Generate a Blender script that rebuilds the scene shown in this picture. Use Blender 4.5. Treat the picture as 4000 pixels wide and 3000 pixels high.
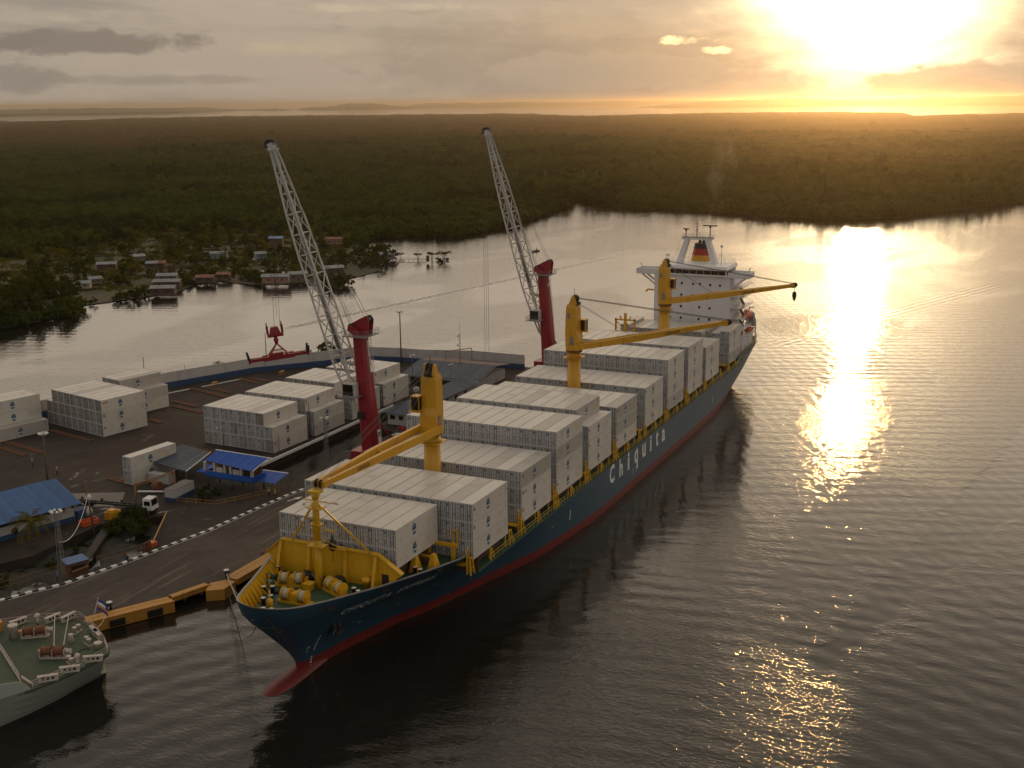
import bpy, bmesh, math, random
from mathutils import Vector, Matrix
from math import sin, cos, pi, radians, sqrt, atan2, exp

random.seed(7)
for o in list(bpy.data.objects):
    bpy.data.objects.remove(o)
SC = bpy.context.scene
COL = SC.collection

# ------------------------------------------------------------------ camera
# world frame: +X runs from the bow to the stern of the big ship, +Y towards the quay, Z=0 is the water
CAM = Vector((-135.135, -76.205, 77.17))
YAW, PITCH, ROLL = radians(25.026), radians(13.423), radians(-0.508)
fw = Vector((cos(YAW)*cos(PITCH), sin(YAW)*cos(PITCH), -sin(PITCH)))
rt = Vector((sin(YAW), -cos(YAW), 0))
up = rt.cross(fw)
r2 = rt*cos(ROLL) + up*sin(ROLL)
u2 = -rt*sin(ROLL) + up*cos(ROLL)
cam = bpy.data.cameras.new('camera')
cam.sensor_width = 36.0
cam.lens = 36.0*4613.9/4000.0
cam.clip_start = 1.0
cam.clip_end = 90000.0
camo = bpy.data.objects.new('camera', cam)
m = Matrix.Identity(4)
for i in range(3):
    m[i][0], m[i][1], m[i][2], m[i][3] = r2[i], u2[i], -fw[i], CAM[i]
camo.matrix_world = m
COL.objects.link(camo)
SC.camera = camo

# ------------------------------------------------------------------ sky, sun, exposure
SUN_EL, SUN_AZ = radians(6.3), radians(8.6)      # azimuth measured from +X towards +Y
SUN_DIR = Vector((cos(SUN_AZ)*cos(SUN_EL), sin(SUN_AZ)*cos(SUN_EL), sin(SUN_EL)))
SUN_STRENGTH = 0.6          # the sun stands behind thin cloud: weak and soft
SKY_STRENGTH = 0.10
w = bpy.data.worlds.new('World')
SC.world = w
w.use_nodes = True
wt = w.node_tree
wt.nodes.clear()

class NT:
    """tiny node-graph helper"""
    def __init__(self, tree):
        self.t = tree
    def n(self, typ, **kw):
        nd = self.t.nodes.new(typ)
        for k, val in kw.items():
            setattr(nd, k, val)
        return nd
    def put(self, sock, val):
        if val is None:
            return
        if hasattr(val, 'is_output') or isinstance(val, bpy.types.NodeSocket):
            self.t.links.new(val, sock)
        else:
            sock.default_value = val
    def math(self, op, a, b=None, c=None, clamp=False):
        nd = self.n('ShaderNodeMath', operation=op, use_clamp=clamp)
        self.put(nd.inputs[0], a)
        if b is not None: self.put(nd.inputs[1], b)
        if c is not None: self.put(nd.inputs[2], c)
        return nd.outputs[0]
    def vmath(self, op, a, b=None):
        nd = self.n('ShaderNodeVectorMath', operation=op)
        self.put(nd.inputs[0], a)
        if b is not None: self.put(nd.inputs[1], b)
        return nd.outputs['Value'] if op in ('DOT_PRODUCT', 'LENGTH') else nd.outputs['Vector']
    def mapping(self, vec, scale=(1, 1, 1), rot=(0, 0, 0), loc=(0, 0, 0)):
        nd = self.n('ShaderNodeMapping')
        self.put(nd.inputs['Vector'], vec)
        nd.inputs['Scale'].default_value = scale
        nd.inputs['Rotation'].default_value = rot
        nd.inputs['Location'].default_value = loc
        return nd.outputs[0]
    def noise(self, vec, scale, detail=2.0, rough=0.5, dist=0.0, col=False):
        nd = self.n('ShaderNodeTexNoise')
        self.put(nd.inputs['Vector'], vec)
        nd.inputs['Scale'].default_value = scale
        nd.inputs['Detail'].default_value = detail
        nd.inputs['Roughness'].default_value = rough
        nd.inputs['Distortion'].default_value = dist
        return nd.outputs['Color' if col else 'Fac']
    def ramp(self, fac, stops, interp='LINEAR'):
        nd = self.n('ShaderNodeValToRGB')
        nd.color_ramp.interpolation = interp
        el = nd.color_ramp.elements
        while len(el) < len(stops):
            el.new(0.5)
        for e, (p, c) in zip(el, stops):
            e.position = p
            if not hasattr(c, '__len__'): c = (c, c, c)
            e.color = (c[0], c[1], c[2], 1)
        self.put(nd.inputs[0], fac)
        return nd.outputs['Color']
    def mix(self, fac, a, b, blend='MIX'):
        nd = self.n('ShaderNodeMix', data_type='RGBA', blend_type=blend)
        self.put(nd.inputs[0], fac)
        for s, val in ((nd.inputs[6], a), (nd.inputs[7], b)):
            if isinstance(val, (tuple, list)) and len(val) == 3: val = (*val, 1)
            self.put(s, val)
        return nd.outputs[2]
    def smooth(self, x, a, b):
        nd = self.n('ShaderNodeMapRange', interpolation_type='SMOOTHSTEP')
        self.put(nd.inputs['Value'], x)
        nd.inputs['From Min'].default_value = a
        nd.inputs['From Max'].default_value = b
        return nd.outputs['Result']

N = NT(wt)
tc = N.n('ShaderNodeTexCoord')
vdir = tc.outputs['Generated']
sky = N.n('ShaderNodeTexSky', sky_type='NISHITA')
sky.sun_disc = False
sky.sun_elevation = SUN_EL
sky.sun_rotation = pi/2 - SUN_AZ
sky.air_density, sky.dust_density, sky.ozone_density = 1.2, 3.0, 1.0
clear = N.vmath('SCALE', sky.outputs['Color']); clear.node.inputs['Scale'].default_value = SKY_STRENGTH
sep = N.n('ShaderNodeSeparateXYZ'); N.put(sep.inputs[0], vdir)
# flat cloud layers: long streaks near the horizon
cv = N.mapping(vdir, scale=(2.2, 2.2, 15.0))
cn1 = N.noise(cv, 1.6, 5, 0.55, 0.6)
cn2 = N.noise(N.mapping(vdir, scale=(3.5, 3.5, 13.0), loc=(3.1, 1.7, 0.4)), 4.2, 6, 0.6, 0.3)
cn3 = N.noise(N.mapping(vdir, scale=(1.0, 1.0, 4.0), loc=(9, 2, 5)), 1.5, 4, 0.5, 0.2)
# angle from the sun, broken up by the cloud edges
cosang = N.vmath('DOT_PRODUCT', N.vmath('NORMALIZE', vdir), tuple(SUN_DIR))
ang = N.math('ARCCOSINE', N.math('MINIMUM', cosang, 0.999999))
angw = N.math('MULTIPLY', ang, N.math('ADD', 0.72, N.math('MULTIPLY', cn2, 0.55)))
core = N.math('POWER', 2.718, N.math('MULTIPLY', -1.0, N.math('POWER', N.math('DIVIDE', angw, 0.084), 3.2)))
disc = N.math('POWER', 2.718, N.math('MULTIPLY', -1.0, N.math('POWER', N.math('DIVIDE', ang, 0.020), 2.0)))
halo = N.math('POWER', 2.718, N.math('MULTIPLY', -1.0, N.math('DIVIDE', angw, 0.052)))
wide = N.math('POWER', 2.718, N.math('MULTIPLY', -1.0, N.math('DIVIDE', ang, 0.7)))
# cloud tone
dark = N.smooth(cn1, 0.46, 0.66)
tone = N.mix(dark, (0.395, 0.335, 0.272), (0.27, 0.238, 0.212))
tone = N.mix(N.math('MULTIPLY', N.smooth(cn2, 0.55, 0.75), 0.5), tone, (0.20, 0.178, 0.165))
tone = N.mix(N.math('MULTIPLY', N.smooth(cn2, 0.45, 0.25), 0.35), tone, (0.54, 0.44, 0.325))
# single cloud banks low over the horizon: azimuth, elevation, half sizes (radians), colour, opacity
caz = N.math('ARCTAN2', sep.outputs['Y'], sep.outputs['X']); cel = N.math('ARCSINE', sep.outputs['Z'])
puff = N.noise(N.mapping(vdir, scale=(1, 1, 2.2)), 34.0, 6, 0.62, 0.25)
def bank(a, e, wa, we, k, soft=0.5):
    x_ = N.math('DIVIDE', N.math('SUBTRACT', caz, a), wa); y_ = N.math('DIVIDE', N.math('SUBTRACT', cel, e), we)
    d_ = N.math('SUBTRACT', 1.0, N.math('ADD', N.math('MULTIPLY', x_, x_), N.math('MULTIPLY', y_, y_)))
    return N.smooth(N.math('ADD', d_, N.math('MULTIPLY', N.math('SUBTRACT', puff, 0.5), k)), 0.0, soft)
for a, e, wa, we, k, c_, op, soft in (
        (0.4135, 0.0341, 0.1717, 0.0455, 2.0, (0.27, 0.235, 0.20), 0.7, 0.9),
        (0.7693, 0.0476, 0.1019, 0.0104, 2.6, (0.185, 0.160, 0.145), 0.85, 0.7),
        (0.8213, 0.0200, 0.0477, 0.0119, 2.6, (0.22, 0.20, 0.18), 0.75, 0.8),
        (0.7281, 0.0195, 0.1127, 0.0050, 2.4, (0.25, 0.22, 0.185), 0.6, 0.9),
        (0.3613, 0.0245, 0.1084, 0.0163, 2.6, (0.36, 0.305, 0.245), 0.8, 0.35),
        (0.3719, 0.0577, 0.0390, 0.0087, 2.8, (0.38, 0.32, 0.25), 0.6, 0.6),
        (0.5413, 0.0750, 0.1240, 0.0040, 4.5, (0.56, 0.46, 0.34), 0.55, 1.4),
        (0.6038, 0.0442, 0.0664, 0.0070, 4.5, (0.52, 0.41, 0.28), 0.5, 1.4),
        (0.2936, 0.0471, 0.0330, 0.0040, 5.5, (1.5, 1.15, 0.60), 0.85, 1.0),
        (0.2710, 0.0392, 0.0210, 0.0032, 5.5, (1.5, 1.15, 0.60), 0.85, 1.0)):
    tone = N.mix(N.math('MULTIPLY', bank(a, e, wa, we, k, soft), op), tone, c_)
hide = N.math('MAXIMUM', bank(0.0695, 0.0110, 0.0937, 0.0173, 1.8, 0.5), N.math('MULTIPLY', bank(0.33, 0.012, 0.17, 0.026, 1.6, 0.7), 0.8))
hide = N.math('SUBTRACT', 1.0, N.math('MULTIPLY', hide, 0.93))
# overhead and behind: cooler grey stratus
highf = N.smooth(sep.outputs['Z'], 0.20, 0.52)
band_ = N.math('MULTIPLY', N.smooth(sep.outputs['Z'], 0.075, 0.17), 1.0)
tone = N.mix(band_, tone, N.mix(cn3, (0.84, 0.71, 0.57), (1.12, 0.95, 0.76)))
tone = N.mix(highf, tone, N.mix(cn3, (0.26, 0.245, 0.23), (0.42, 0.395, 0.365)))
rear = N.smooth(cosang, 0.35, -0.75)
tone = N.mix(N.math('MULTIPLY', rear, 0.55), tone, (0.22, 0.235, 0.26))
cover = N.math('ADD', 0.95, N.math('MULTIPLY', N.smooth(cn3, 0.35, 0.6), 0.05))
skycol = N.mix(cover, clear, tone)
def addc(a, f, c):
    s = N.vmath('SCALE', c); N.put(s.node.inputs['Scale'], f)
    return N.vmath('ADD', a, s)
upf = N.smooth(sep.outputs['Z'], 0.03, 0.30)
skycol = addc(skycol, N.math('MULTIPLY', wide, N.math('ADD', 0.03, N.math('MULTIPLY', upf, 0.60))), (1.0, 0.74, 0.47))
skycol = addc(skycol, N.math('MULTIPLY', N.math('MULTIPLY', halo, 2.6), N.math('ADD', 0.35, N.math('MULTIPLY', hide, 0.65))), (1.0, 0.62, 0.24))
skycol = addc(skycol, N.math('MULTIPLY', N.math('ADD', N.math('MULTIPLY', core, 3.0), N.math('MULTIPLY', disc, 8.0)), hide), (1.0, 0.84, 0.50))
bg = N.n('ShaderNodeBackground')
N.put(bg.inputs['Color'], skycol)
bg.inputs['Strength'].default_value = 1.0
wo = N.n('ShaderNodeOutputWorld')
wt.links.new(bg.outputs[0], wo.inputs['Surface'])

sl = bpy.data.lights.new('sun', 'SUN')
sl.energy = SUN_STRENGTH
sl.angle = radians(1.5)
sl.color = (1.0, 0.54, 0.18)
so = bpy.data.objects.new('sun', sl)
so.rotation_euler = (-SUN_DIR).to_track_quat('-Z', 'Y').to_euler()
so.location = (600, 80, 300)
COL.objects.link(so)

SC.view_settings.view_transform = 'Standard'
SC.view_settings.look = 'None'
SC.view_settings.exposure = 0.0
SC.view_settings.gamma = 1.0
SC.view_settings.use_curve_mapping = False
SC.render.engine = 'CYCLES'
cy = SC.cycles
cy.use_denoising = True
cy.max_bounces = 6
cy.diffuse_bounces = 2
cy.glossy_bounces = 3
cy.transmission_bounces = 3
cy.transparent_max_bounces = 8
cy.volume_bounces = 0
cy.sample_clamp_indirect = 6.0
cy.caustics_reflective = False
cy.caustics_refractive = False

# ------------------------------------------------------------------ helpers
def tag(o, label=None, cat=None, group=None, kind=None):
    if label: o['label'] = label
    if cat: o['category'] = cat
    if group: o['group'] = group
    if kind: o['kind'] = kind
    return o

def empty(name, loc=(0, 0, 0), rz=0.0, parent=None, rot=None):
    o = bpy.data.objects.new(name, None)
    o.empty_display_size = 0.5
    o.location = loc
    o.rotation_euler = rot if rot else (0, 0, rz)
    COL.objects.link(o)
    if parent: o.parent = parent
    return o

def thing(name, label, cat, loc=(0, 0, 0), rz=0.0, group=None):
    return tag(empty(name, loc, rz), label, cat, group)

class MB:
    """collects polygons; build() links them as ONE mesh object"""
    def __init__(self):
        self.v = []; self.f = []; self.mi = []; self.smooth = []; self.cur = 0; self.sm = False
    def mat(self, i): self.cur = i; return self
    def face(self, *idx):
        self.f.append(idx); self.mi.append(self.cur); self.smooth.append(self.sm)
    def poly(self, pts):
        b = len(self.v); self.v += [tuple(p) for p in pts]; self.face(*range(b, b+len(pts)))
    def hexa(self, P):
        b = len(self.v); self.v += [tuple(p) for p in P]
        for q in ((0, 3, 2, 1), (4, 5, 6, 7), (0, 1, 5, 4), (1, 2, 6, 5), (2, 3, 7, 6), (3, 0, 4, 7)):
            self.face(*[b+i for i in q])
        return self
    def box(self, x0, x1, y0, y1, z0, z1):
        return self.hexa([(x0, y0, z0), (x1, y0, z0), (x1, y1, z0), (x0, y1, z0), (x0, y0, z1), (x1, y0, z1), (x1, y1, z1), (x0, y1, z1)])
    def cbox(self, c, s, rz=0.0):
        x, y, z = c; a, b, h = s[0]/2, s[1]/2, s[2]/2
        P = []
        for dz in (-h, h):
            for dx, dy in ((-a, -b), (a, -b), (a, b), (-a, b)):
                P.append((x+dx*cos(rz)-dy*sin(rz), y+dx*sin(rz)+dy*cos(rz), z+dz))
        return self.hexa(P)
    def beam(self, p0, p1, w, h=None, w1=None, h1=None, upv=(0, 0, 1)):
        h = w if h is None else h; w1 = w if w1 is None else w1; h1 = h if h1 is None else h1
        p0, p1 = Vector(p0), Vector(p1); d = (p1-p0).normalized(); u = Vector(upv)
        if abs(d.dot(u)) > 0.98: u = Vector((1, 0, 0))
        s = d.cross(u).normalized(); n = s.cross(d)
        P = []
        for p, a, b in ((p0, w/2, h/2), (p1, w1/2, h1/2)):
            P += [p-s*a-n*b, p+s*a-n*b, p+s*a+n*b, p-s*a+n*b]
        return self.hexa(P)
    def tube(self, p0, p1, r0, r1=None, n=8, cap=True):
        r1 = r0 if r1 is None else r1
        p0, p1 = Vector(p0), Vector(p1); d = (p1-p0).normalized()
        a = Vector((0, 0, 1)) if abs(d.z) < 0.9 else Vector((1, 0, 0))
        s = d.cross(a).normalized(); t = d.cross(s)
        b = len(self.v)
        for p, r in ((p0, r0), (p1, r1)):
            for k in range(n):
                q = 2*pi*k/n; self.v.append(tuple(p + s*cos(q)*r + t*sin(q)*r))
        sm = self.sm; self.sm = n > 5
        for k in range(n):
            self.face(b+k, b+(k+1) % n, b+n+(k+1) % n, b+n+k)
        self.sm = sm
        if cap:
            self.face(*[b+k for k in reversed(range(n))]); self.face(*[b+n+k for k in range(n)])
        return self
    def path(self, pts, r, n=5):
        for a, c in zip(pts[:-1], pts[1:]): self.tube(a, c, r, r, n)
        return self
    def lathe(self, c, prof, n=14, axis=(0, 0, 1)):
        c = Vector(c); d = Vector(axis).normalized()
        a = Vector((0, 0, 1)) if abs(d.z) < 0.9 else Vector((1, 0, 0))
        s = d.cross(a).normalized(); t = d.cross(s); b = len(self.v)
        for r, z in prof:
            for k in range(n):
                q = 2*pi*k/n; self.v.append(tuple(c + d*z + s*cos(q)*r + t*sin(q)*r))
        sm = self.sm; self.sm = True
        for i in range(len(prof)-1):
            for k in range(n):
                self.face(b+i*n+k, b+i*n+(k+1) % n, b+(i+1)*n+(k+1) % n, b+(i+1)*n+k)
        self.sm = sm
        self.face(*[b+k for k in reversed(range(n))]); self.face(*[b+(len(prof)-1)*n+k for k in range(n)])
        return self
    def prism(self, poly, z0, z1):
        n = len(poly); b = len(self.v)
        self.v += [(p[0], p[1], z0) for p in poly] + [(p[0], p[1], z1) for p in poly]
        self.face(*[b+k for k in reversed(range(n))]); self.face(*[b+n+k for k in range(n)])
        for k in range(n):
            self.face(b+k, b+(k+1) % n, b+n+(k+1) % n, b+n+k)
        return self
    def extrude(self, prof, axis_o, ux, uy, uw, w0, w1):
        """polygon prof (a,b) in the plane ux,uy, swept along uw"""
        o, ux, uy, uw = Vector(axis_o), Vector(ux), Vector(uy), Vector(uw)
        n = len(prof); b = len(self.v)
        for wv in (w0, w1):
            self.v += [tuple(o+ux*p[0]+uy*p[1]+uw*wv) for p in prof]
        self.face(*[b+k for k in reversed(range(n))]); self.face(*[b+n+k for k in range(n)])
        for k in range(n):
            self.face(b+k, b+(k+1) % n, b+n+(k+1) % n, b+n+k)
        return self
    def mesh(self, name, mats):
        me = bpy.data.meshes.new(name)
        me.from_pydata(self.v, [], self.f)
        if not isinstance(mats, (list, tuple)): mats = [mats]
        for mm in mats: me.materials.append(mm)
        me.polygons.foreach_set('material_index', self.mi)
        me.polygons.foreach_set('use_smooth', self.smooth)
        me.update()
        return me
    def build(self, name, mats, parent=None, loc=(0, 0, 0), rz=0.0, fix=False):
        me = self.mesh(name, mats)
        if fix:
            bm = bmesh.new(); bm.from_mesh(me); bmesh.ops.recalc_face_normals(bm, faces=bm.faces); bm.to_mesh(me); bm.free()
        return link(name, me, parent, loc, rz)

def link(name, me, parent=None, loc=(0, 0, 0), rz=0.0):
    o = bpy.data.objects.new(name, me)
    o.location = loc; o.rotation_euler = (0, 0, rz)
    COL.objects.link(o)
    if parent: o.parent = parent
    return o

def copy_tree(o, parent=None):
    c = o.copy(); COL.objects.link(c); c.parent = parent
    for ch in KIDS.get(o.name, list(o.children)): copy_tree(ch, c)
    return c
KIDS = {}

def text_mesh(s, size, extrude=0.0, align='LEFT', spacing=1.0, bold=0.0):
    cu = bpy.data.curves.new('t', 'FONT'); cu.body = s; cu.size = size; cu.align_x = align; cu.extrude = extrude
    cu.space_character = spacing; cu.resolution_u = 2; cu.offset = bold
    o = bpy.data.objects.new('t', cu); COL.objects.link(o)
    dg = bpy.context.evaluated_depsgraph_get()
    me = bpy.data.meshes.new_from_object(o.evaluated_get(dg))
    bpy.data.objects.remove(o); bpy.data.curves.remove(cu)
    return me

def place_text(name, s, origin, ux, uy, size, mat, parent=None, sx=1.0, spacing=1.0, warp=None, align='LEFT'):
    me = text_mesh(s, size, 0.0, align, spacing)
    o, ux, uy = Vector(origin), Vector(ux), Vector(uy)
    for vv in me.vertices:
        p = o + ux*(vv.co.x*sx) + uy*vv.co.y
        vv.co = warp(p) if warp else p
    me.materials.clear(); me.materials.append(mat); me.name = name
    return link(name, me, parent)

# ------------------------------------------------------------------ materials
MATS = {}
def mat(name, col, rough=0.6, metal=0.0, var=0.12, vscale=0.6, grime=None, gamt=0.0, gscale=0.35, bump=0.0, bscale=8.0,
        objrand=0.0, stretch=(1, 1, 1), spec=0.5, alpha=None, streak=False):
    m_ = bpy.data.materials.new(name); m_.use_nodes = True
    t = m_.node_tree; n = NT(t); bs = t.nodes['Principled BSDF']
    geo = n.n('ShaderNodeTexCoord'); vec = n.mapping(geo.outputs['Object'], scale=stretch)
    nz = n.noise(vec, vscale, 5, 0.6)
    k = n.math('ADD', 1.0-var, n.math('MULTIPLY', nz, 2*var))
    c = n.mix(1.0, (*col, 1), k, 'MULTIPLY')
    if objrand:
        oi = n.n('ShaderNodeObjectInfo')
        c = n.mix(1.0, c, n.math('ADD', 1.0-objrand, n.math('MULTIPLY', oi.outputs['Random'], objrand)), 'MULTIPLY')
        if grime:
            vec = n.vmath('ADD', vec, n.vmath('SCALE', (37.0, 11.0, 5.0)))
            n.put(vec.node.inputs[1].links[0].from_node.inputs['Scale'], oi.outputs['Random'])
    if grime:
        gv = n.mapping(vec, scale=(1.6, 1.6, 0.12)) if streak else vec
        g = n.smooth(n.noise(gv, gscale, 6, 0.65, 0.4), 0.50, 0.78)
        c = n.mix(n.math('MULTIPLY', g, gamt), c, (*grime, 1))
    n.put(bs.inputs['Base Color'], c)
    bs.inputs['Roughness'].default_value = rough
    bs.inputs['Metallic'].default_value = metal
    bs.inputs['Specular IOR Level'].default_value = spec
    if bump:
        b = n.n('ShaderNodeBump'); b.inputs['Strength'].default_value = 0.6; b.inputs['Distance'].default_value = bump
        n.put(b.inputs['Height'], n.noise(vec, bscale, 4, 0.6)); t.links.new(b.outputs[0], bs.inputs['Normal'])
    MATS[name] = m_
    return m_
MW = mat('container_white', (0.64, 0.60, 0.535), 0.42, var=0.06, vscale=0.5, grime=(0.36, 0.28, 0.20), gamt=0.55, gscale=0.25, objrand=0.10)
MWG = mat('container_greyed', (0.50, 0.465, 0.42), 0.5, var=0.08, vscale=0.5, grime=(0.26, 0.20, 0.15), gamt=0.5, gscale=0.3, objrand=0.15)
MDOOR = mat('container_door_white', (0.62, 0.625, 0.62), 0.5, var=0.08, vscale=1.2, grime=(0.22, 0.16, 0.11), gamt=0.55, gscale=0.7, objrand=0.22, streak=True)
MDOORD = mat('container_door_dirty', (0.52, 0.50, 0.46), 0.6, var=0.15, vscale=1.2, grime=(0.16, 0.10, 0.07), gamt=0.75, gscale=0.7, objrand=0.35, streak=True)
MGASK = mat('door_gasket', (0.06, 0.06, 0.06), 0.7)
MFRAME = mat('container_frame', (0.62, 0.60, 0.56), 0.55, grime=(0.18, 0.10, 0.06), gamt=0.5, gscale=0.9, objrand=0.1)
MBLUE = mat('emblem_blue', (0.02, 0.085, 0.19), 0.5, var=0.1)
MCREAM = mat('emblem_cream', (0.62, 0.62, 0.50), 0.5)
MPRINT = mat('print_yellow', (0.58, 0.43, 0.12), 0.6)
MPRINTD = mat('print_dark', (0.09, 0.075, 0.065), 0.6)
MRUST = mat('placard_brown', (0.22, 0.11, 0.06), 0.6)
MRED_PRINT = mat('print_red', (0.42, 0.05, 0.04), 0.6)
MNAVY = mat('hull_navy', (0.024, 0.066, 0.105), 0.40, var=0.22, vscale=0.12, grime=(0.062, 0.060, 0.058), gamt=0.45, gscale=0.12, streak=True, bump=0.04, bscale=0.25)
def plate_seams(m_, amt, sx=0.16, sz=0.42):
    t = m_.node_tree; n = NT(t); bs = t.nodes['Principled BSDF']
    sp = n.n('ShaderNodeSeparateXYZ'); n.put(sp.inputs[0], n.n('ShaderNodeTexCoord').outputs['Object'])
    cb = n.n('ShaderNodeCombineXYZ'); n.put(cb.inputs['X'], sp.outputs['X']); n.put(cb.inputs['Y'], sp.outputs['Z'])
    br = n.n('ShaderNodeTexBrick'); n.put(br.inputs['Vector'], cb.outputs[0]); br.inputs['Scale'].default_value = 1.0; br.inputs['Brick Width'].default_value = 1/sx; br.inputs['Row Height'].default_value = 1/sz
    br.inputs['Mortar Size'].default_value = 0.035; br.inputs['Mortar Smooth'].default_value = 1.0; br.inputs['Color1'].default_value = (0.94, 0.94, 0.94, 1); br.inputs['Color2'].default_value = (1.06, 1.06, 1.06, 1); br.inputs['Mortar'].default_value = (0.8, 0.8, 0.8, 1)
    old = bs.inputs['Base Color'].links[0].from_socket
    n.put(bs.inputs['Base Color'], n.mix(amt, old, n.mix(1.0, old, br.outputs['Color'], 'MULTIPLY')))
plate_seams(MNAVY, 0.9)
MBOOT = mat('hull_red', (0.15, 0.018, 0.016), 0.5, var=0.25, vscale=0.25, grime=(0.06, 0.025, 0.018), gamt=0.6, gscale=0.3)
MDECK = mat('deck_green', (0.030, 0.085, 0.045), 0.45, var=0.3, vscale=0.4, grime=(0.05, 0.04, 0.025), gamt=0.5, gscale=0.4)
MYEL = mat('crane_yellow', (0.62, 0.32, 0.015), 0.42, var=0.10, vscale=0.3, grime=(0.20, 0.085, 0.02), gamt=0.75, gscale=0.6, streak=True)
MYEL2 = mat('deck_yellow', (0.66, 0.38, 0.015), 0.45, var=0.10, vscale=0.5, grime=(0.22, 0.09, 0.02), gamt=0.45, gscale=0.6, streak=True)
MSHIPW = mat('ship_white', (0.74, 0.74, 0.73), 0.45, var=0.05, vscale=0.3, grime=(0.40, 0.30, 0.20), gamt=0.35, gscale=0.35, streak=True)
MGLASS = mat('dark_glass', (0.012, 0.011, 0.010), 0.08, var=0.0, spec=0.6)
MBLACK = mat('black_steel', (0.018, 0.017, 0.016), 0.55)
MGREY = mat('grey_steel', (0.22, 0.21, 0.20), 0.5, grime=(0.12, 0.08, 0.05), gamt=0.4)
MREDC = mat('crane_red', (0.27, 0.012, 0.022), 0.40, var=0.12, vscale=0.3, grime=(0.14, 0.012, 0.015), gamt=0.4, gscale=0.4, streak=True)
MBOOM = mat('boom_pale_grey', (0.55, 0.53, 0.49), 0.45, grime=(0.30, 0.22, 0.15), gamt=0.35, gscale=0.6)
MROPE = mat('wire_rope', (0.10, 0.085, 0.06), 0.6)
MHAWSER = mat('mooring_rope', (0.50, 0.46, 0.38), 0.8)
MRUSTY = mat('rusty_steel', (0.17, 0.065, 0.03), 0.8, var=0.3, vscale=1.5)
MDARKIN = mat('hatch_dark', (0.10, 0.045, 0.028), 0.7, var=0.3)
MGOLD = mat('funnel_gold', (0.62, 0.30, 0.02), 0.5)
MFRED = mat('funnel_red', (0.35, 0.02, 0.02), 0.5)
MWHITE = mat('paint_white', (0.76, 0.75, 0.72), 0.6, grime=(0.3, 0.25, 0.2), gamt=0.3)
MORANGE = mat('lifeboat_orange', (0.60, 0.11, 0.03), 0.45)
# ================================================================== SETTING
LAND = 1.8          # level of the quay and the container yard

def in_poly(x, y, P):
    c = False; j = len(P)-1
    for i in range(len(P)):
        xi, yi = P[i]; xj, yj = P[j]
        if (yi > y) != (yj > y) and x < (xj-xi)*(y-yi)/(yj-yi)+xi: c = not c
        j = i
    return c

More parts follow.
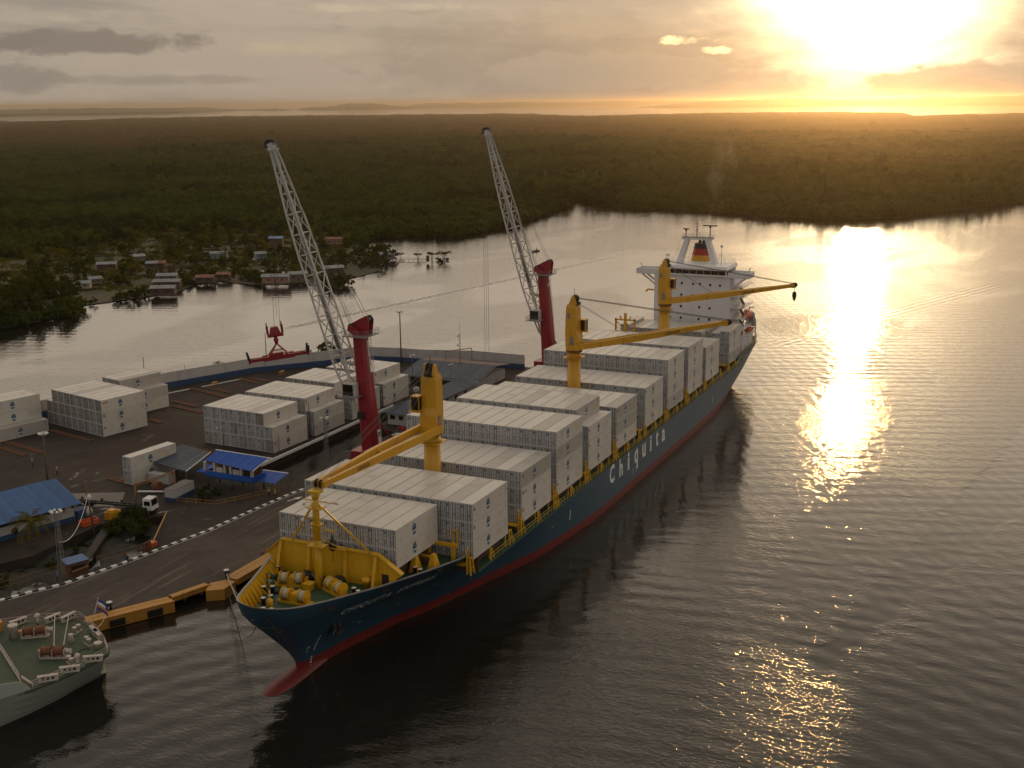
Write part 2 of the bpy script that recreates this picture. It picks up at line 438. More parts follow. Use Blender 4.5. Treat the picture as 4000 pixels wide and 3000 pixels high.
# ---- water: one sheet to the horizon
def water_material():
    m_ = bpy.data.materials.new('harbour_water'); m_.use_nodes = True
    t = m_.node_tree; n = NT(t); bs = t.nodes['Principled BSDF']
    geo = n.n('ShaderNodeNewGeometry'); P = geo.outputs['Position']
    sp = n.n('ShaderNodeSeparateXYZ'); n.put(sp.inputs[0], P)
    X, Y = sp.outputs['X'], sp.outputs['Y']
    # broad calm and ruffled patches drawn out by the breeze
    patch = n.noise(n.mapping(P, scale=(0.010, 0.022, 0.01), rot=(0, 0, radians(20))), 1.0, 3, 0.5, 0.8)
    ruff = n.smooth(patch, 0.42, 0.56)
    # short ripples, long crests across the view
    r1 = n.noise(n.mapping(P, scale=(1.5, 0.66, 1), rot=(0, 0, radians(-24))), 1.0, 3, 0.55, 0.6)
    r2_ = n.noise(n.mapping(P, scale=(2.6, 1.3, 1), rot=(0, 0, radians(-8))), 1.0, 3, 0.6, 0.3)
    r3 = n.noise(n.mapping(P, scale=(0.16, 0.07, 1), rot=(0, 0, radians(10))), 1.0, 2, 0.5, 0.6)
    def train(kx, ky, wl, warp):
        ph = n.math('ADD', n.math('ADD', n.math('MULTIPLY', X, kx), n.math('MULTIPLY', Y, ky)), n.math('MULTIPLY', r3, warp))
        return n.math('SINE', n.math('MULTIPLY', ph, 2*pi/wl))
    sw1 = train(0.93, 0.36, 5.2, 6.0)
    sw2 = train(-0.45, 0.89, 3.6, 5.0)
    # ring waves spreading from a passing launch, bottom right of the view
    dx = n.math('SUBTRACT', X, -60.0); dy = n.math('SUBTRACT', Y, -40.0)
    rr = n.math('SQRT', n.math('ADD', n.math('MULTIPLY', dx, dx), n.math('MULTIPLY', dy, dy)))
    ring = n.math('SINE', n.math('MULTIPLY', n.math('ADD', rr, n.math('MULTIPLY', r3, 2.5)), 2*pi/4.4))
    ringm = n.math('MULTIPLY', n.smooth(rr, 20.0, 45.0), n.smooth(rr, 170.0, 70.0))
    FOAM = []
    # two launch wakes crossing the basin
    def wake(x0, y0, x1, y1, width, wl):
        d = Vector((x1-x0, y1-y0)); Ln = d.length; d /= Ln
        ax = n.math('SUBTRACT', X, x0); ay = n.math('SUBTRACT', Y, y0)
        al = n.math('ADD', n.math('MULTIPLY', ax, d.x), n.math('MULTIPLY', ay, d.y))
        ac = n.math('ADD', n.math('MULTIPLY', ax, -d.y), n.math('MULTIPLY', ay, d.x))
        ac = n.math('ADD', ac, n.math('MULTIPLY', r3, 1.2))
        env = n.math('MULTIPLY', n.smooth(n.math('ABSOLUTE', ac), width, 0.2*width), n.math('MULTIPLY', n.smooth(al, 0, 15), n.smooth(al, Ln, Ln-60)))
        FOAM.append((ac, al, Ln))
        return n.math('MULTIPLY', env, n.math('SINE', n.math('MULTIPLY', ac, 2*pi/wl)))
    wk1 = wake(195, 172, 470, 124, 3.4, 2.6)
    wk2 = wake(228, 11, 470, -77, 9.0, 3.4)
    def cat_paw(cx, cy, rx, ry):
        a_ = n.math('DIVIDE', n.math('SUBTRACT', X, cx), rx); b_ = n.math('DIVIDE', n.math('SUBTRACT', Y, cy), ry)
        d_ = n.math('SUBTRACT', 1.0, n.math('ADD', n.math('MULTIPLY', a_, a_), n.math('MULTIPLY', b_, b_)))
        return n.smooth(n.math('ADD', d_, n.math('MULTIPLY', n.math('SUBTRACT', patch, 0.5), 2.2)), -0.15, 0.45)
    gust = n.math('MAXIMUM', n.math('MAXIMUM', cat_paw(280, -9, 30, 27), cat_paw(158, -32, 24, 11)), cat_paw(-2, -36, 26, 26))
    # smooth slick trailing behind a launch, wider with age
    d0 = Vector((125.7-15.9, -72.8+49.8)).normalized(); sx_ = n.math('SUBTRACT', X, 15.9); sy_ = n.math('SUBTRACT', Y, -49.8)
    s_al = n.math('ADD', n.math('MULTIPLY', sx_, d0.x), n.math('MULTIPLY', sy_, d0.y))
    s_ac = n.math('ABSOLUTE', n.math('ADD', n.math('ADD', n.math('MULTIPLY', sx_, -d0.y), n.math('MULTIPLY', sy_, d0.x)), n.math('MULTIPLY', n.math('SUBTRACT', r3, 0.5), 6.0)))
    s_w = n.math('ADD', 1.4, n.math('MULTIPLY', n.math('MAXIMUM', s_al, 0.0), 0.055))
    s_m = n.math('MULTIPLY', n.smooth(n.math('SUBTRACT', s_w, s_ac), -0.6, 1.0), n.smooth(s_al, -4, 12))
    slick = n.math('SUBTRACT', 1.0, n.math('MULTIPLY', s_m, 0.9))
    r4 = n.noise(P, 6.0, 2, 0.5)
    H = n.math('MULTIPLY', r1, n.math('MULTIPLY', slick, n.math('ADD', 0.026, n.math('ADD', n.math('MULTIPLY', ruff, 0.030), n.math('MULTIPLY', gust, 0.050)))))
    H = n.math('ADD', H, n.math('MULTIPLY', r2_, n.math('MULTIPLY', slick, n.math('ADD', 0.012, n.math('ADD', n.math('MULTIPLY', ruff, 0.012), n.math('MULTIPLY', gust, 0.016))))))
    H = n.math('ADD', H, n.math('MULTIPLY', r4, n.math('MULTIPLY', cat_paw(-4, -36, 26, 28), 0.007)))
    H = n.math('ADD', H, n.math('MULTIPLY', sw1, 0.010))
    H = n.math('ADD', H, n.math('MULTIPLY', sw2, 0.007))
    H = n.math('ADD', H, n.math('MULTIPLY', r3, 0.05))
    H = n.math('ADD', H, n.math('MULTIPLY', n.math('MULTIPLY', ring, ringm), 0.016))
    H = n.math('ADD', H, n.math('MULTIPLY', wk1, 0.05))
    H = n.math('ADD', H, n.math('MULTIPLY', wk2, 0.022))
    b = n.n('ShaderNodeBump'); b.inputs['Strength'].default_value = 1.0; b.inputs['Distance'].default_value = 1.0
    n.put(b.inputs['Height'], H); t.links.new(b.outputs[0], bs.inputs['Normal'])
    ac, al, Ln = FOAM[0]        # two broken foam lines left by the launch
    line = n.math('SUBTRACT', n.math('ABSOLUTE', n.math('SUBTRACT', n.math('ABSOLUTE', ac), n.math('ADD', 1.0, n.math('MULTIPLY', n.math('SUBTRACT', Ln, al), 0.006)))), 0.0)
    fo_ = n.math('MULTIPLY', n.smooth(line, 0.55, 0.1), n.smooth(n.noise(P, 1.1, 4, 0.7), 0.46, 0.60))
    fo_ = n.math('MULTIPLY', fo_, n.math('MULTIPLY', n.smooth(al, 0, 25), n.smooth(al, Ln, Ln-50)))
    n.put(bs.inputs['Base Color'], n.mix(fo_, (0.014, 0.013, 0.010), (0.75, 0.72, 0.68)))
    n.put(bs.inputs['Roughness'], n.math('ADD', 0.02, n.math('MULTIPLY', ruff, 0.03)))
    bs.inputs['IOR'].default_value = 1.40
    return m_
MWATER = water_material()
wm = MB()
R_ = 31000.0
xs = [-R_, -600, -300, -100, 100, 300, 600, 1500, R_]
for i in range(len(xs)-1):
    for j in range(len(xs)-1):
        wm.poly([(xs[i], xs[j], 0), (xs[i+1], xs[j], 0), (xs[i+1], xs[j+1], 0), (xs[i], xs[j+1], 0)])
tag(wm.build('water', MWATER), kind='structure')

# ---- mangrove land on the far side of the channel
SHORE = [(60, 345), (120, 288), (162, 263), (178, 262), (193, 261), (212, 274), (236, 265), (256, 262), (273, 268), (286, 266), (283, 243), (294, 226),
         (286, 200), (312, 214), (341, 215), (372, 230), (385, 233), (400, 262), (427, 277), (454, 294), (473, 281), (486, 248), (557, 246), (649, 258), (736, 276),
         (758, 287), (862, 334), (872, 408), (906, 418), (908, 306), (868, 326), (762, 281), (720, 250), (705, 210), (692, 148), (672, 107), (664, 55), (688, 25), (751, -1), (817, -31), (859, -47), (930, -80), (1100, -190)]
FAR = [(5600, -900), (5902, -284), (6062, 141), (5584, 440), (5276, 556), (6537, 782), (6989, 1567), (6067, 2045), (5506, 2190), (6932, 3206),
       (6497, 3900), (6366, 4796), (5077, 4702), (4054, 4552), (3343, 4352), (1500, 3000), (300, 900)]
MAINLAND = SHORE + FAR
CLEAR = [(304, 420), (362, 424), (440, 435), (470, 395), (462, 335), (446, 289), (419, 272), (340, 200), (282, 197), (288, 222), (278, 238), (281, 261),
         (251, 258), (232, 260), (211, 271), (239, 306), (256, 366)]
NEARLEFT = [(120, 262), (195, 256), (212, 270), (240, 305), (256, 366), (304, 420), (262, 425), (215, 345), (120, 310)]
MLAND = bpy.data.materials.new('marsh_ground'); MLAND.use_nodes = True
t = MLAND.node_tree; n = NT(t); bs = t.nodes['Principled BSDF']
geo = n.n('ShaderNodeNewGeometry'); P = geo.outputs['Position']
na = n.noise(P, 0.05, 5, 0.6, 0.5); nb = n.noise(P, 0.35, 5, 0.65)
c = n.mix(n.smooth(na, 0.4, 0.62), (0.045, 0.055, 0.018), (0.085, 0.060, 0.035))
c = n.mix(n.math('MULTIPLY', n.smooth(nb, 0.45, 0.7), 0.6), c, (0.035, 0.045, 0.014))
n.put(bs.inputs['Base Color'], c); bs.inputs['Roughness'].default_value = 0.9
pd = MB()
pd.poly([(x, y, 0.25) for x, y in reversed(MAINLAND)])
lo = pd.build('mangrove_land', MLAND, fix=False)
bm = bmesh.new(); bm.from_mesh(lo.data); bmesh.ops.triangulate(bm, faces=bm.faces)
for f in bm.faces:
    if f.normal.z < 0: f.normal_flip()
bm.to_mesh(lo.data); bm.free()
tag(lo, kind='structure')

# ---- far islands: long ridges with a wooded skyline
MISL = mat('far_wood', (0.040, 0.050, 0.020), 0.9, var=0.3, vscale=0.02)
def island(name, pts, depth):
    rnd = random.Random(hash(name) % 1000 if False else len(pts)*7+int(depth))
    b = MB(); ctr = Vector((CAM.x, CAM.y, 0)); prev = None
    fine = []
    for (x0, y0, z0), (x1, y1, z1) in zip(pts[:-1], pts[1:]):
        k = max(2, int(math.hypot(x1-x0, y1-y0)/60))
        for i in range(k):
            u = i/k; fine.append((x0+(x1-x0)*u, y0+(y1-y0)*u, z0+(z1-z0)*u))
    fine.append(pts[-1])
    rows = []
    for x, y, z in fine:
        d = (Vector((x, y, 0))-ctr).normalized()
        z = z if z < 70 else 70+(z-70)*0.42
        z = max(2.0, z*(0.94+rnd.random()*0.12)+rnd.uniform(-3, 3))
        tr = min(14.0, z*0.5)
        rows.append([(x, y, -1), (x+d.x*10, y+d.y*10, tr), (x+d.x*depth*0.35, y+d.y*depth*0.35, z*0.72), (x+d.x*depth*0.6, y+d.y*depth*0.6, z), (x+d.x*depth, y+d.y*depth, -1)])
    nb_ = len(rows[0])
    for r in rows: b.v += r
    for i in range(len(rows)-1):
        for j in range(nb_-1):
            b.face(i*nb_+j, i*nb_+j+1, (i+1)*nb_+j+1, (i+1)*nb_+j)
    tag(b.build(name, MISL, fix=True), kind='structure')
island('far_island_mangrove_terrain', [(5200, 7600, 50), (6321, 7853, 53), (7367, 8206, 49), (8052, 8325, 52), (8304, 7958, 54), (9247, 7872, 49), (10772, 8798, 47), (11897, 9437, 28), (12728, 9845, 12)], 900)
island('far_islet_terrain', [(12728, 9845, 10), (13038, 9791, 13), (12761, 9260, 20), (13102, 9263, 7)], 400)
island('far_hill_island_terrain', [(13032, 9132, 6), (13458, 9265, 30), (13671, 8999, 40), (14089, 9064, 86), (14312, 8788, 86), (15327, 9059, 44), (15471, 8622, 10)], 700)
island('far_ridge_terrain', [(19539, 11161, 28), (18889, 10371, 76), (19370, 10212, 59), (18972, 9746, 88), (18593, 9303, 56), (19054, 9132, 87), (19449, 8868, 97), (21275, 9323, 77), (23496, 9132, 78), (23546, 8415, 113), (25686, 8579, 78), (25856, 7921, 94), (22445, 6114, 71), (20285, 5076, 89)], 900)
island('far_hills_terrain', [(13326, 4560, 3), (14158, 4615, 18), (13835, 4221, 42), (13851, 3757, 67), (13935, 3381, 102), (14018, 3010, 133), (14277, 2826, 126), (15088, 2707, 71), (15625, 2267, 72), (15575, 1768, 80), (15409, 1629, 121), (15696, 1419, 144), (15364, 1155, 116), (15089, 936, 131), (14826, 726, 150), (15089, 520, 152), (14651, 187, 133), (13990, -314, 150), (13800, -900, 120)], 1200)

# ---- leaf materials: object-random tint, a little light passes through
def leaf_mat(name, ca, cb, trans=0.35, tcol=None, patchy=False):
    m_ = bpy.data.materials.new(name); m_.use_nodes = True
    t = m_.node_tree; t.nodes.clear(); n = NT(t)
    oi = n.n('ShaderNodeObjectInfo'); g = n.n('ShaderNodeNewGeometry')
    nz = n.noise(g.outputs['Position'], 0.8, 2, 0.6)
    k = n.math('ADD', n.math('MULTIPLY', oi.outputs['Random'], 0.6), n.math('MULTIPLY', nz, 0.4))
    c = n.mix(k, (*ca, 1), (*cb, 1))
    if patchy:      # stands of different growth: golden scrub inland, dark tall stands between
        pos = n.n('ShaderNodeSeparateXYZ'); n.put(pos.inputs[0], g.outputs['Position'])
        inland = n.math('ADD', n.math('MULTIPLY', pos.outputs['X'], 0.76), n.math('MULTIPLY', pos.outputs['Y'], 0.65))
        big = n.noise(g.outputs['Position'], 0.0016, 4, 0.6, 0.6); mid = n.noise(g.outputs['Position'], 0.009, 3, 0.6, 0.4)
        gold = n.smooth(n.math('ADD', inland, n.math('MULTIPLY', n.math('SUBTRACT', big, 0.5), 2600)), 1750, 2500)
        c = n.mix(n.math('MULTIPLY', gold, 0.75), c, (0.16, 0.105, 0.042))
        c = n.mix(n.math('MULTIPLY', n.math('MULTIPLY', n.smooth(mid, 0.48, 0.66), 0.75), n.math('SUBTRACT', 1.0, gold)), c, (0.026, 0.030, 0.011))
        c = n.mix(n.math('MULTIPLY', n.smooth(mid, 0.42, 0.30), 0.5), c, (0.060, 0.085, 0.016))
    d = n.n('ShaderNodeBsdfDiffuse'); n.put(d.inputs['Color'], c)
    tr = n.n('ShaderNodeBsdfTranslucent')
    n.put(tr.inputs['Color'], n.mix(1.0, c, (*(tcol or (1.6, 1.3, 0.5)), 1), 'MULTIPLY'))
    mx = n.n('ShaderNodeMixShader'); mx.inputs[0].default_value = trans
    t.links.new(d.outputs[0], mx.inputs[1]); t.links.new(tr.outputs[0], mx.inputs[2])
    out = n.n('ShaderNodeOutputMaterial'); t.links.new(mx.outputs[0], out.inputs['Surface'])
    return m_
MLEAF = leaf_mat('mangrove_leaf', (0.030, 0.046, 0.012), (0.085, 0.085, 0.020))
MLEAF2 = leaf_mat('forest_leaf', (0.036, 0.062, 0.014), (0.105, 0.115, 0.028), 0.25, patchy=True)
MPALM = leaf_mat('palm_leaf', (0.055, 0.075, 0.014), (0.14, 0.12, 0.025), 0.4)
MBARK = mat('bark', (0.10, 0.075, 0.055), 0.9, var=0.3, vscale=3)

def leaf_quad(b, p, nrm, s, rnd):
    nrm = Vector(nrm); 
    if nrm.length < 1e-4: nrm = Vector((0, 0, 1))
    nrm.normalize()
    a = Vector((rnd.uniform(-1, 1), rnd.uniform(-1, 1), rnd.uniform(-1, 1)))
    u = nrm.cross(a)
    if u.length < 1e-3: u = nrm.orthogonal()
    u.normalize(); v_ = nrm.cross(u)
    p = Vector(p); k = rnd.uniform(0.45, 0.8)
    b.poly([p-u*s*0.5, p+v_*s*k*0.5, p+u*s*0.5, p-v_*s*k*0.5])

def crown_mb(rnd, rx, rz, zc, clumps, per, leaf, flat=0.0):
    b = MB()
    for i in range(clumps):
        th = rnd.uniform(0, 2*pi); h = rnd.uniform(-0.75, 1.0); rad = sqrt(max(0.05, 1-h*h))*rnd.uniform(0.45, 1.0)
        c = Vector((cos(th)*rad*rx, sin(th)*rad*rx, zc+h*rz)); cr = rx*rnd.uniform(0.20, 0.36)
        for j in range(per):
            d = Vector((rnd.gauss(0, 1), rnd.gauss(0, 1), rnd.gauss(0, 0.8))); d.normalize()
            if d.z < -0.4: d.z *= -0.5
            p = c + d*cr*rnd.uniform(0.65, 1.05)
            leaf_quad(b, p, d+Vector((rnd.uniform(-.5, .5), rnd.uniform(-.5, .5), rnd.uniform(-.1, .7))), leaf*rnd.uniform(0.6, 1.3), rnd)
    return b

SRC = bpy.data.collections.new('forest_sources')
for k in range(6):
    rnd = random.Random(100+k)
    rz = (0.55, 0.7, 0.85, 0.6, 1.0, 0.75)[k]
    b = crown_mb(rnd, 1.0, rz, 0.55, 15, 15, 0.30)
    o = bpy.data.objects.new('forest_crown', b.mesh('forest_crown', MLEAF2))
    SRC.objects.link(o)

def scatter_points():
    rnd = random.Random(11)
    pts = []
    d = 330.0
    while d < 7600:
        s = max(5.6, d*0.0066)
        na_ = int(1.02*d/s)
        for i in range(na_):
            a = YAW + radians(27.5)*(1-2*(i+rnd.random())/na_)
            r = d + rnd.uniform(-.6, .6)*s
            x, y = CAM.x+cos(a)*r, CAM.y+sin(a)*r
            if not in_poly(x, y, MAINLAND): continue
            if in_poly(x, y, CLEAR) or in_poly(x, y, NEARLEFT): continue
            q = math.sin(x*0.0071+1.3)*math.sin(y*0.0093+0.4)+0.5*math.sin(x*0.019+y*0.013)
            band = 900 < r < 2700 and a < YAW+radians(17)
            sz = s*rnd.uniform(0.65, 1.1)
            hz = rnd.uniform(3.6, 5.4) + max(0.0, q)*1.5
            if band: hz = rnd.uniform(5, 8)+max(0, q)*3
            if rnd.random() < 0.02: hz *= 1.45
            if q < -0.55 and rnd.random() < 0.5 and r > 700: continue
            pts.append((x, y, 0.2, sz, hz, rnd.uniform(0, 6.28)))
        d += s*0.86
    for (x0, y0), (x1, y1) in zip(SHORE[:-1], SHORE[1:]):      # the water's edge is overgrown
        L_ = math.hypot(x1-x0, y1-y0); k = int(L_/2.6); nx_, ny_ = -(y1-y0)/L_, (x1-x0)/L_
        for i in range(k):
            u = (i+rnd.random())/k; o_ = rnd.uniform(-1.0, 3.5); x, y = x0+(x1-x0)*u+nx_*o_, y0+(y1-y0)*u+ny_*o_
            if y0 > 190 and 205 < x0 < 420: continue
            pts.append((x, y, -0.4, rnd.uniform(3.0, 4.6), rnd.uniform(3.2, 5.4), rnd.uniform(0, 6.28)))
    return pts
fp = scatter_points()
print('forest points', len(fp))
me = bpy.data.meshes.new('mangrove_forest')
me.from_pydata([p[:3] for p in fp], [], [])
at = me.attributes.new('sc', 'FLOAT_VECTOR', 'POINT'); at.data.foreach_set('vector', [c for p in fp for c in (p[3], p[3], p[4])])
at = me.attributes.new('rz', 'FLOAT', 'POINT'); at.data.foreach_set('value', [p[5] for p in fp])
fo = link('mangrove_forest', me)
tag(fo, 'dense dark mangrove forest spreading behind the channel', 'forest', kind='stuff')
ng = bpy.data.node_groups.new('scatter', 'GeometryNodeTree')
ng.interface.new_socket('Geometry', in_out='INPUT', socket_type='NodeSocketGeometry')
ng.interface.new_socket('Geometry', in_out='OUTPUT', socket_type='NodeSocketGeometry')
gi = ng.nodes.new('NodeGroupInput'); go = ng.nodes.new('NodeGroupOutput')
ci = ng.nodes.new('GeometryNodeCollectionInfo'); ci.inputs['Collection'].default_value = SRC
ci.inputs['Separate Children'].default_value = True; ci.inputs['Reset Children'].default_value = True
ip = ng.nodes.new('GeometryNodeInstanceOnPoints'); ip.inputs['Pick Instance'].default_value = True
rv = ng.nodes.new('FunctionNodeRandomValue'); rv.data_type = 'INT'
for s in rv.inputs:
    if s.name == 'Max' and s.type == 'INT': s.default_value = 5
    if s.name == 'Min' and s.type == 'INT': s.default_value = 0
a1 = ng.nodes.new('GeometryNodeInputNamedAttribute'); a1.data_type = 'FLOAT_VECTOR'; a1.inputs['Name'].default_value = 'sc'
a2 = ng.nodes.new('GeometryNodeInputNamedAttribute'); a2.data_type = 'FLOAT'; a2.inputs['Name'].default_value = 'rz'
cx = ng.nodes.new('ShaderNodeCombineXYZ')
ng.links.new(a2.outputs[0], cx.inputs['Z'])
ng.links.new(gi.outputs[0], ip.inputs['Points']); ng.links.new(ci.outputs[0], ip.inputs['Instance'])
ro = [s for s in rv.outputs if s.type == 'INT'][0]
ng.links.new(ro, ip.inputs['Instance Index']); ng.links.new(a1.outputs[0], ip.inputs['Scale']); ng.links.new(cx.outputs[0], ip.inputs['Rotation'])
ng.links.new(ip.outputs[0], go.inputs[0])
md = fo.modifiers.new('scatter', 'NODES'); md.node_group = ng

# ---- haze: the air over the whole place
hz = MB(); hz.box(-33000, 33000, -33000, 33000, -8, 114)
MHAZE = bpy.data.materials.new('haze_air'); MHAZE.use_nodes = True
t = MHAZE.node_tree; t.nodes.clear(); n = NT(t)
pv = n.n('ShaderNodeVolumePrincipled')
pv.inputs['Color'].default_value = (1.0, 0.84, 0.64, 1)
pv.inputs['Density'].default_value = 0.000070
pv.inputs['Anisotropy'].default_value = 0.93
ou = n.n('ShaderNodeOutputMaterial'); t.links.new(pv.outputs[0], ou.inputs['Volume'])
ho = hz.build('haze', MHAZE)
tag(ho, kind='stuff')
ho.display_type = 'WIRE'
# ================================================================== THE BIG SHIP
SHIP = thing('container_ship', 'long navy container ship with red waterline stacked with white containers', 'ship', (0, 0, 0))
TC = 15.0                                   # centreline
def lerp_tab(tab, x):
    if x <= tab[0][0]: return tab[0][1]
    for (a, va), (b_, vb) in zip(tab[:-1], tab[1:]):
        if x <= b_:
            return va+(vb-va)*(x-a)/(b_-a)
    return tab[-1][1]
STEM = [(-7, -10.5), (0, -11.4), (1.5, -11.3), (2.6, -11.8), (4.8, -13.7), (8.9, -17.6), (10.9, -19.5), (13.6, -20.3), (16, -20.6)]
AFT = [(-7, 168), (0, 181), (4, 190), (8.5, 197), (12, 197.6)]
HBD = [(-20.3, 0), (-20.1, 1.3), (-19.7, 2.4), (-19, 3.6), (-17.4, 4.8), (-14, 6.3), (-8, 8.7), (-1.3, 11.4), (4.4, 13.6), (10, 15.4), (16, 15.9), (180, 15.9), (190, 15.4), (197.6, 14.3)]
HBW = [(-11.4, 0), (-10.6, 0.7), (-2.8, 1.9), (8.3, 4.3), (15.2, 6.9), (23.2, 8.9), (31.7, 11.0), (40, 13.2), (50, 14.7), (62, 15.7), (72, 15.9), (140, 15.9), (154, 14.9), (166, 13.6), (178, 11.6), (181, 9.5)]
def zt(s):      # top of the side plating
    return lerp_tab([(-20.3, 13.6), (-17, 13.0), (-12, 12.5), (-5, 12.0), (2, 11.75), (12, 11.4), (14.5, 11.2), (17.5, 8.6), (166, 8.5), (171, 10.9), (197.6, 11.0)], s)
S_F, S_A = 34.0, 150.0
def hull_hb(s, z):
    """half breadth at s, z"""
    st = lerp_tab(STEM, z); en = lerp_tab(AFT, z)
    if s < S_F:
        u = max(0.0, (s-st)/(S_F-st)); sd = -20.3+(S_F+20.3)*u; sw = -11.4+(S_F+11.4)*u
    elif s > S_A:
        u = min(1.0, (s-S_A)/(en-S_A)); sd = S_A+(197.6-S_A)*u; sw = S_A+(181-S_A)*u
    else: sd = sw = s
    d, w_ = lerp_tab(HBD, sd), lerp_tab(HBW, sw)
    if z < 0: return w_*(1-0.55*(z/-7.0)**2)
    k = min(1.0, z/12.0)
    return w_+(d-w_)*k**(1.35 if s < 60 else 0.8)
ZL = [-6.5, -3, -0.5, 0.6, 1.7, 3.6, 5.2, 7.0, 8.5, 9.4, 10.3, 11.2, None]
U_F = [0, .002, .005, .01, .017, .025, .035, .05, .065, .08, .1, .125, .15, .175, .2, .235, .27, .305, .34, .38, .42, .46, .5, .54, .58, .61, .64, .67, .7, .75, .85]
US = [('f', u) for u in U_F] + [('m', s) for s in (34, 40, 46, 54, 62, 72, 90, 110, 130, 145)] + [('a', u) for u in (0, .12, .25, .36, .43, .5, .6, .7, .8, .9, .96, 1.0)]
# extra stations where the sheer steps
def st_pt(kind, q, z):
    if kind == 'f':
        st = lerp_tab(STEM, z); return st+(S_F-st)*q
    if kind == 'm': return q
    return S_A+(lerp_tab(AFT, z)-S_A)*q
US = sorted(set(US), key=lambda k: st_pt(k[0], k[1], 12.0))
hb = MB(); hb.sm = True
cols = []
for kind, q in US:
    top = st_pt(kind, q, 12.0); ztop = zt(top)
    colp = []
    for z in ZL:
        zz = ztop if z is None else min(z, ztop-0.02*(len(ZL)-ZL.index(z)))
        s = st_pt(kind, q, zz); colp.append((s, hull_hb(s, zz), zz))
    cols.append(colp)
nz_ = len(ZL)
for side in (-1, 1):
    base = len(hb.v)
    for colp in cols:
        hb.v += [(s, TC+side*h, z) for s, h, z in colp]
    for i in range(len(cols)-1):
        for j in range(nz_-1):
            hb.mat(1 if j < 4 else 0)
            a, b_, c_, d_ = base+i*nz_+j, base+(i+1)*nz_+j, base+(i+1)*nz_+j+1, base+i*nz_+j+1
            hb.face(*((a, b_, c_, d_) if side < 0 else (d_, c_, b_, a)))
# transom
hb.sm = False
L_ = cols[-1]
for j in range(nz_-1):
    hb.mat(1 if j < 4 else 0)
    hb.poly([(L_[j][0], TC-L_[j][1], L_[j][2]), (L_[j][0], TC+L_[j][1], L_[j][2]), (L_[j+1][0], TC+L_[j+1][1], L_[j+1][2]), (L_[j+1][0], TC-L_[j+1][1], L_[j+1][2])])
HULL = hb.build('hull', [MNAVY, MBOOT], SHIP)
# bulbous bow
bb = MB()
prof = []
nseg = 16
rings = [(-19.4, 0.15, 0.15), (-19.1, 0.9, 0.75), (-18.4, 1.5, 1.25), (-17.2, 1.95, 1.65), (-15.4, 2.2, 1.9), (-13.4, 2.25, 2.0), (-11.2, 2.2, 2.2), (-8.5, 2.0, 2.6), (-4, 1.9, 2.6)]
for s, ry, rz_ in rings:
    zc = -1.15 - max(0, (s+13))*0.06
    for k in range(nseg):
        q = 2*pi*k/nseg; bb.v.append((s, TC+cos(q)*ry, zc+sin(q)*rz_))
bb.sm = True
for i in range(len(rings)-1):
    for k in range(nseg):
        bb.face(i*nseg+k, (i+1)*nseg+k, (i+1)*nseg+(k+1) % nseg, i*nseg+(k+1) % nseg)
bb.face(*range(nseg))
bb.build('bulbous_bow', MBOOT, SHIP, fix=True)

# bulwark inner face, cap rail and stays on the forecastle
FZ = 10.3
SKIN = 0.30
ss = [-19.2, -18.9, -18.4, -17.6] + [-16.5+1.3*i for i in range(24)]
for side, nm in ((-1, 'port'), (1, 'starboard')):
    bw = MB(); cap = MB(); prev = None
    for s in [-20.22, -20.1, -19.8, -19.5]+ss:
        z1 = zt(s); sb = max(s, -18.55); ht = max(0.03, hull_hb(s, z1)); hd_ = max(0.0, hull_hb(sb, FZ)-SKIN)
        cur = (s, TC+side*max(0.0, ht-SKIN), TC+side*(ht+0.04), z1, TC+side*hd_, sb)
        if prev:
            ps, py, pyo, pz, pd, psb = prev; _, y, yo, _, yd, _ = cur
            bw.poly([(psb, pd, FZ), (sb, yd, FZ), (s, y, z1), (ps, py, pz)])
            cap.hexa([(ps, pyo, pz), (s, yo, z1), (s, y-side*0.08, z1), (ps, py-side*0.08, pz), (ps, pyo, pz+0.09), (s, yo, z1+0.09), (s, y-side*0.08, z1+0.09), (ps, py-side*0.08, pz+0.09)])
        prev = cur
    bw.build('bulwark', MYEL2, SHIP); cap.build('cap_rail', MGREY, SHIP, fix=True)
    for s in ss[3:]:
        z1 = zt(s); y1 = TC+side*(hull_hb(s, z1)-SKIN-0.02); y0 = TC+side*(hull_hb(s, FZ)-SKIN-0.02); yi = TC+side*(hull_hb(s, FZ)-SKIN-0.8)
        b = MB(); b.hexa([(s, y0, FZ), (s+0.07, y0, FZ), (s+0.07, yi, FZ), (s, yi, FZ), (s, y1, z1-0.15), (s+0.07, y1, z1-0.15), (s+0.07, y1-side*0.1, z1-0.15), (s, y1-side*0.1, z1-0.15)]); b.build('bulwark_stay', MYEL2, SHIP, fix=True)
dss = [-19.2, -18.9, -18.4, -17.6] + [-16.5+1.3*i for i in range(24)]
# decks
dk = MB()
p1 = [(s, TC-max(0.02, hull_hb(s, FZ)-0.31)) for s in dss if s <= 14.2]; p2 = [(s, 2*TC-y) for s, y in reversed(p1)]
dk.prism(p1+p2, FZ-0.25, FZ)
dk.build('forecastle_deck', MDECK, SHIP, fix=True)
dk = MB(); dk.box(14.3, 171.5, TC-15.75, TC+15.75, 8.05, 8.30); dk.build('main_deck', MDECK, SHIP)
dk = MB(); q1 = [(s, TC-lerp_tab(HBD, s)+0.2) for s in (171.5, 176, 180, 185, 190, 194, 197.4)]; dk.prism(q1+[(s, 2*TC-y) for s, y in reversed(q1)], 9.7, 9.95)
dk.build('poop_deck', MDECK, SHIP, fix=True)
st_ = MB(); st_.box(14.2, 14.32, TC-15.6, TC+15.6, 8.3, FZ); st_.build('deck_step', MDARKIN, SHIP)

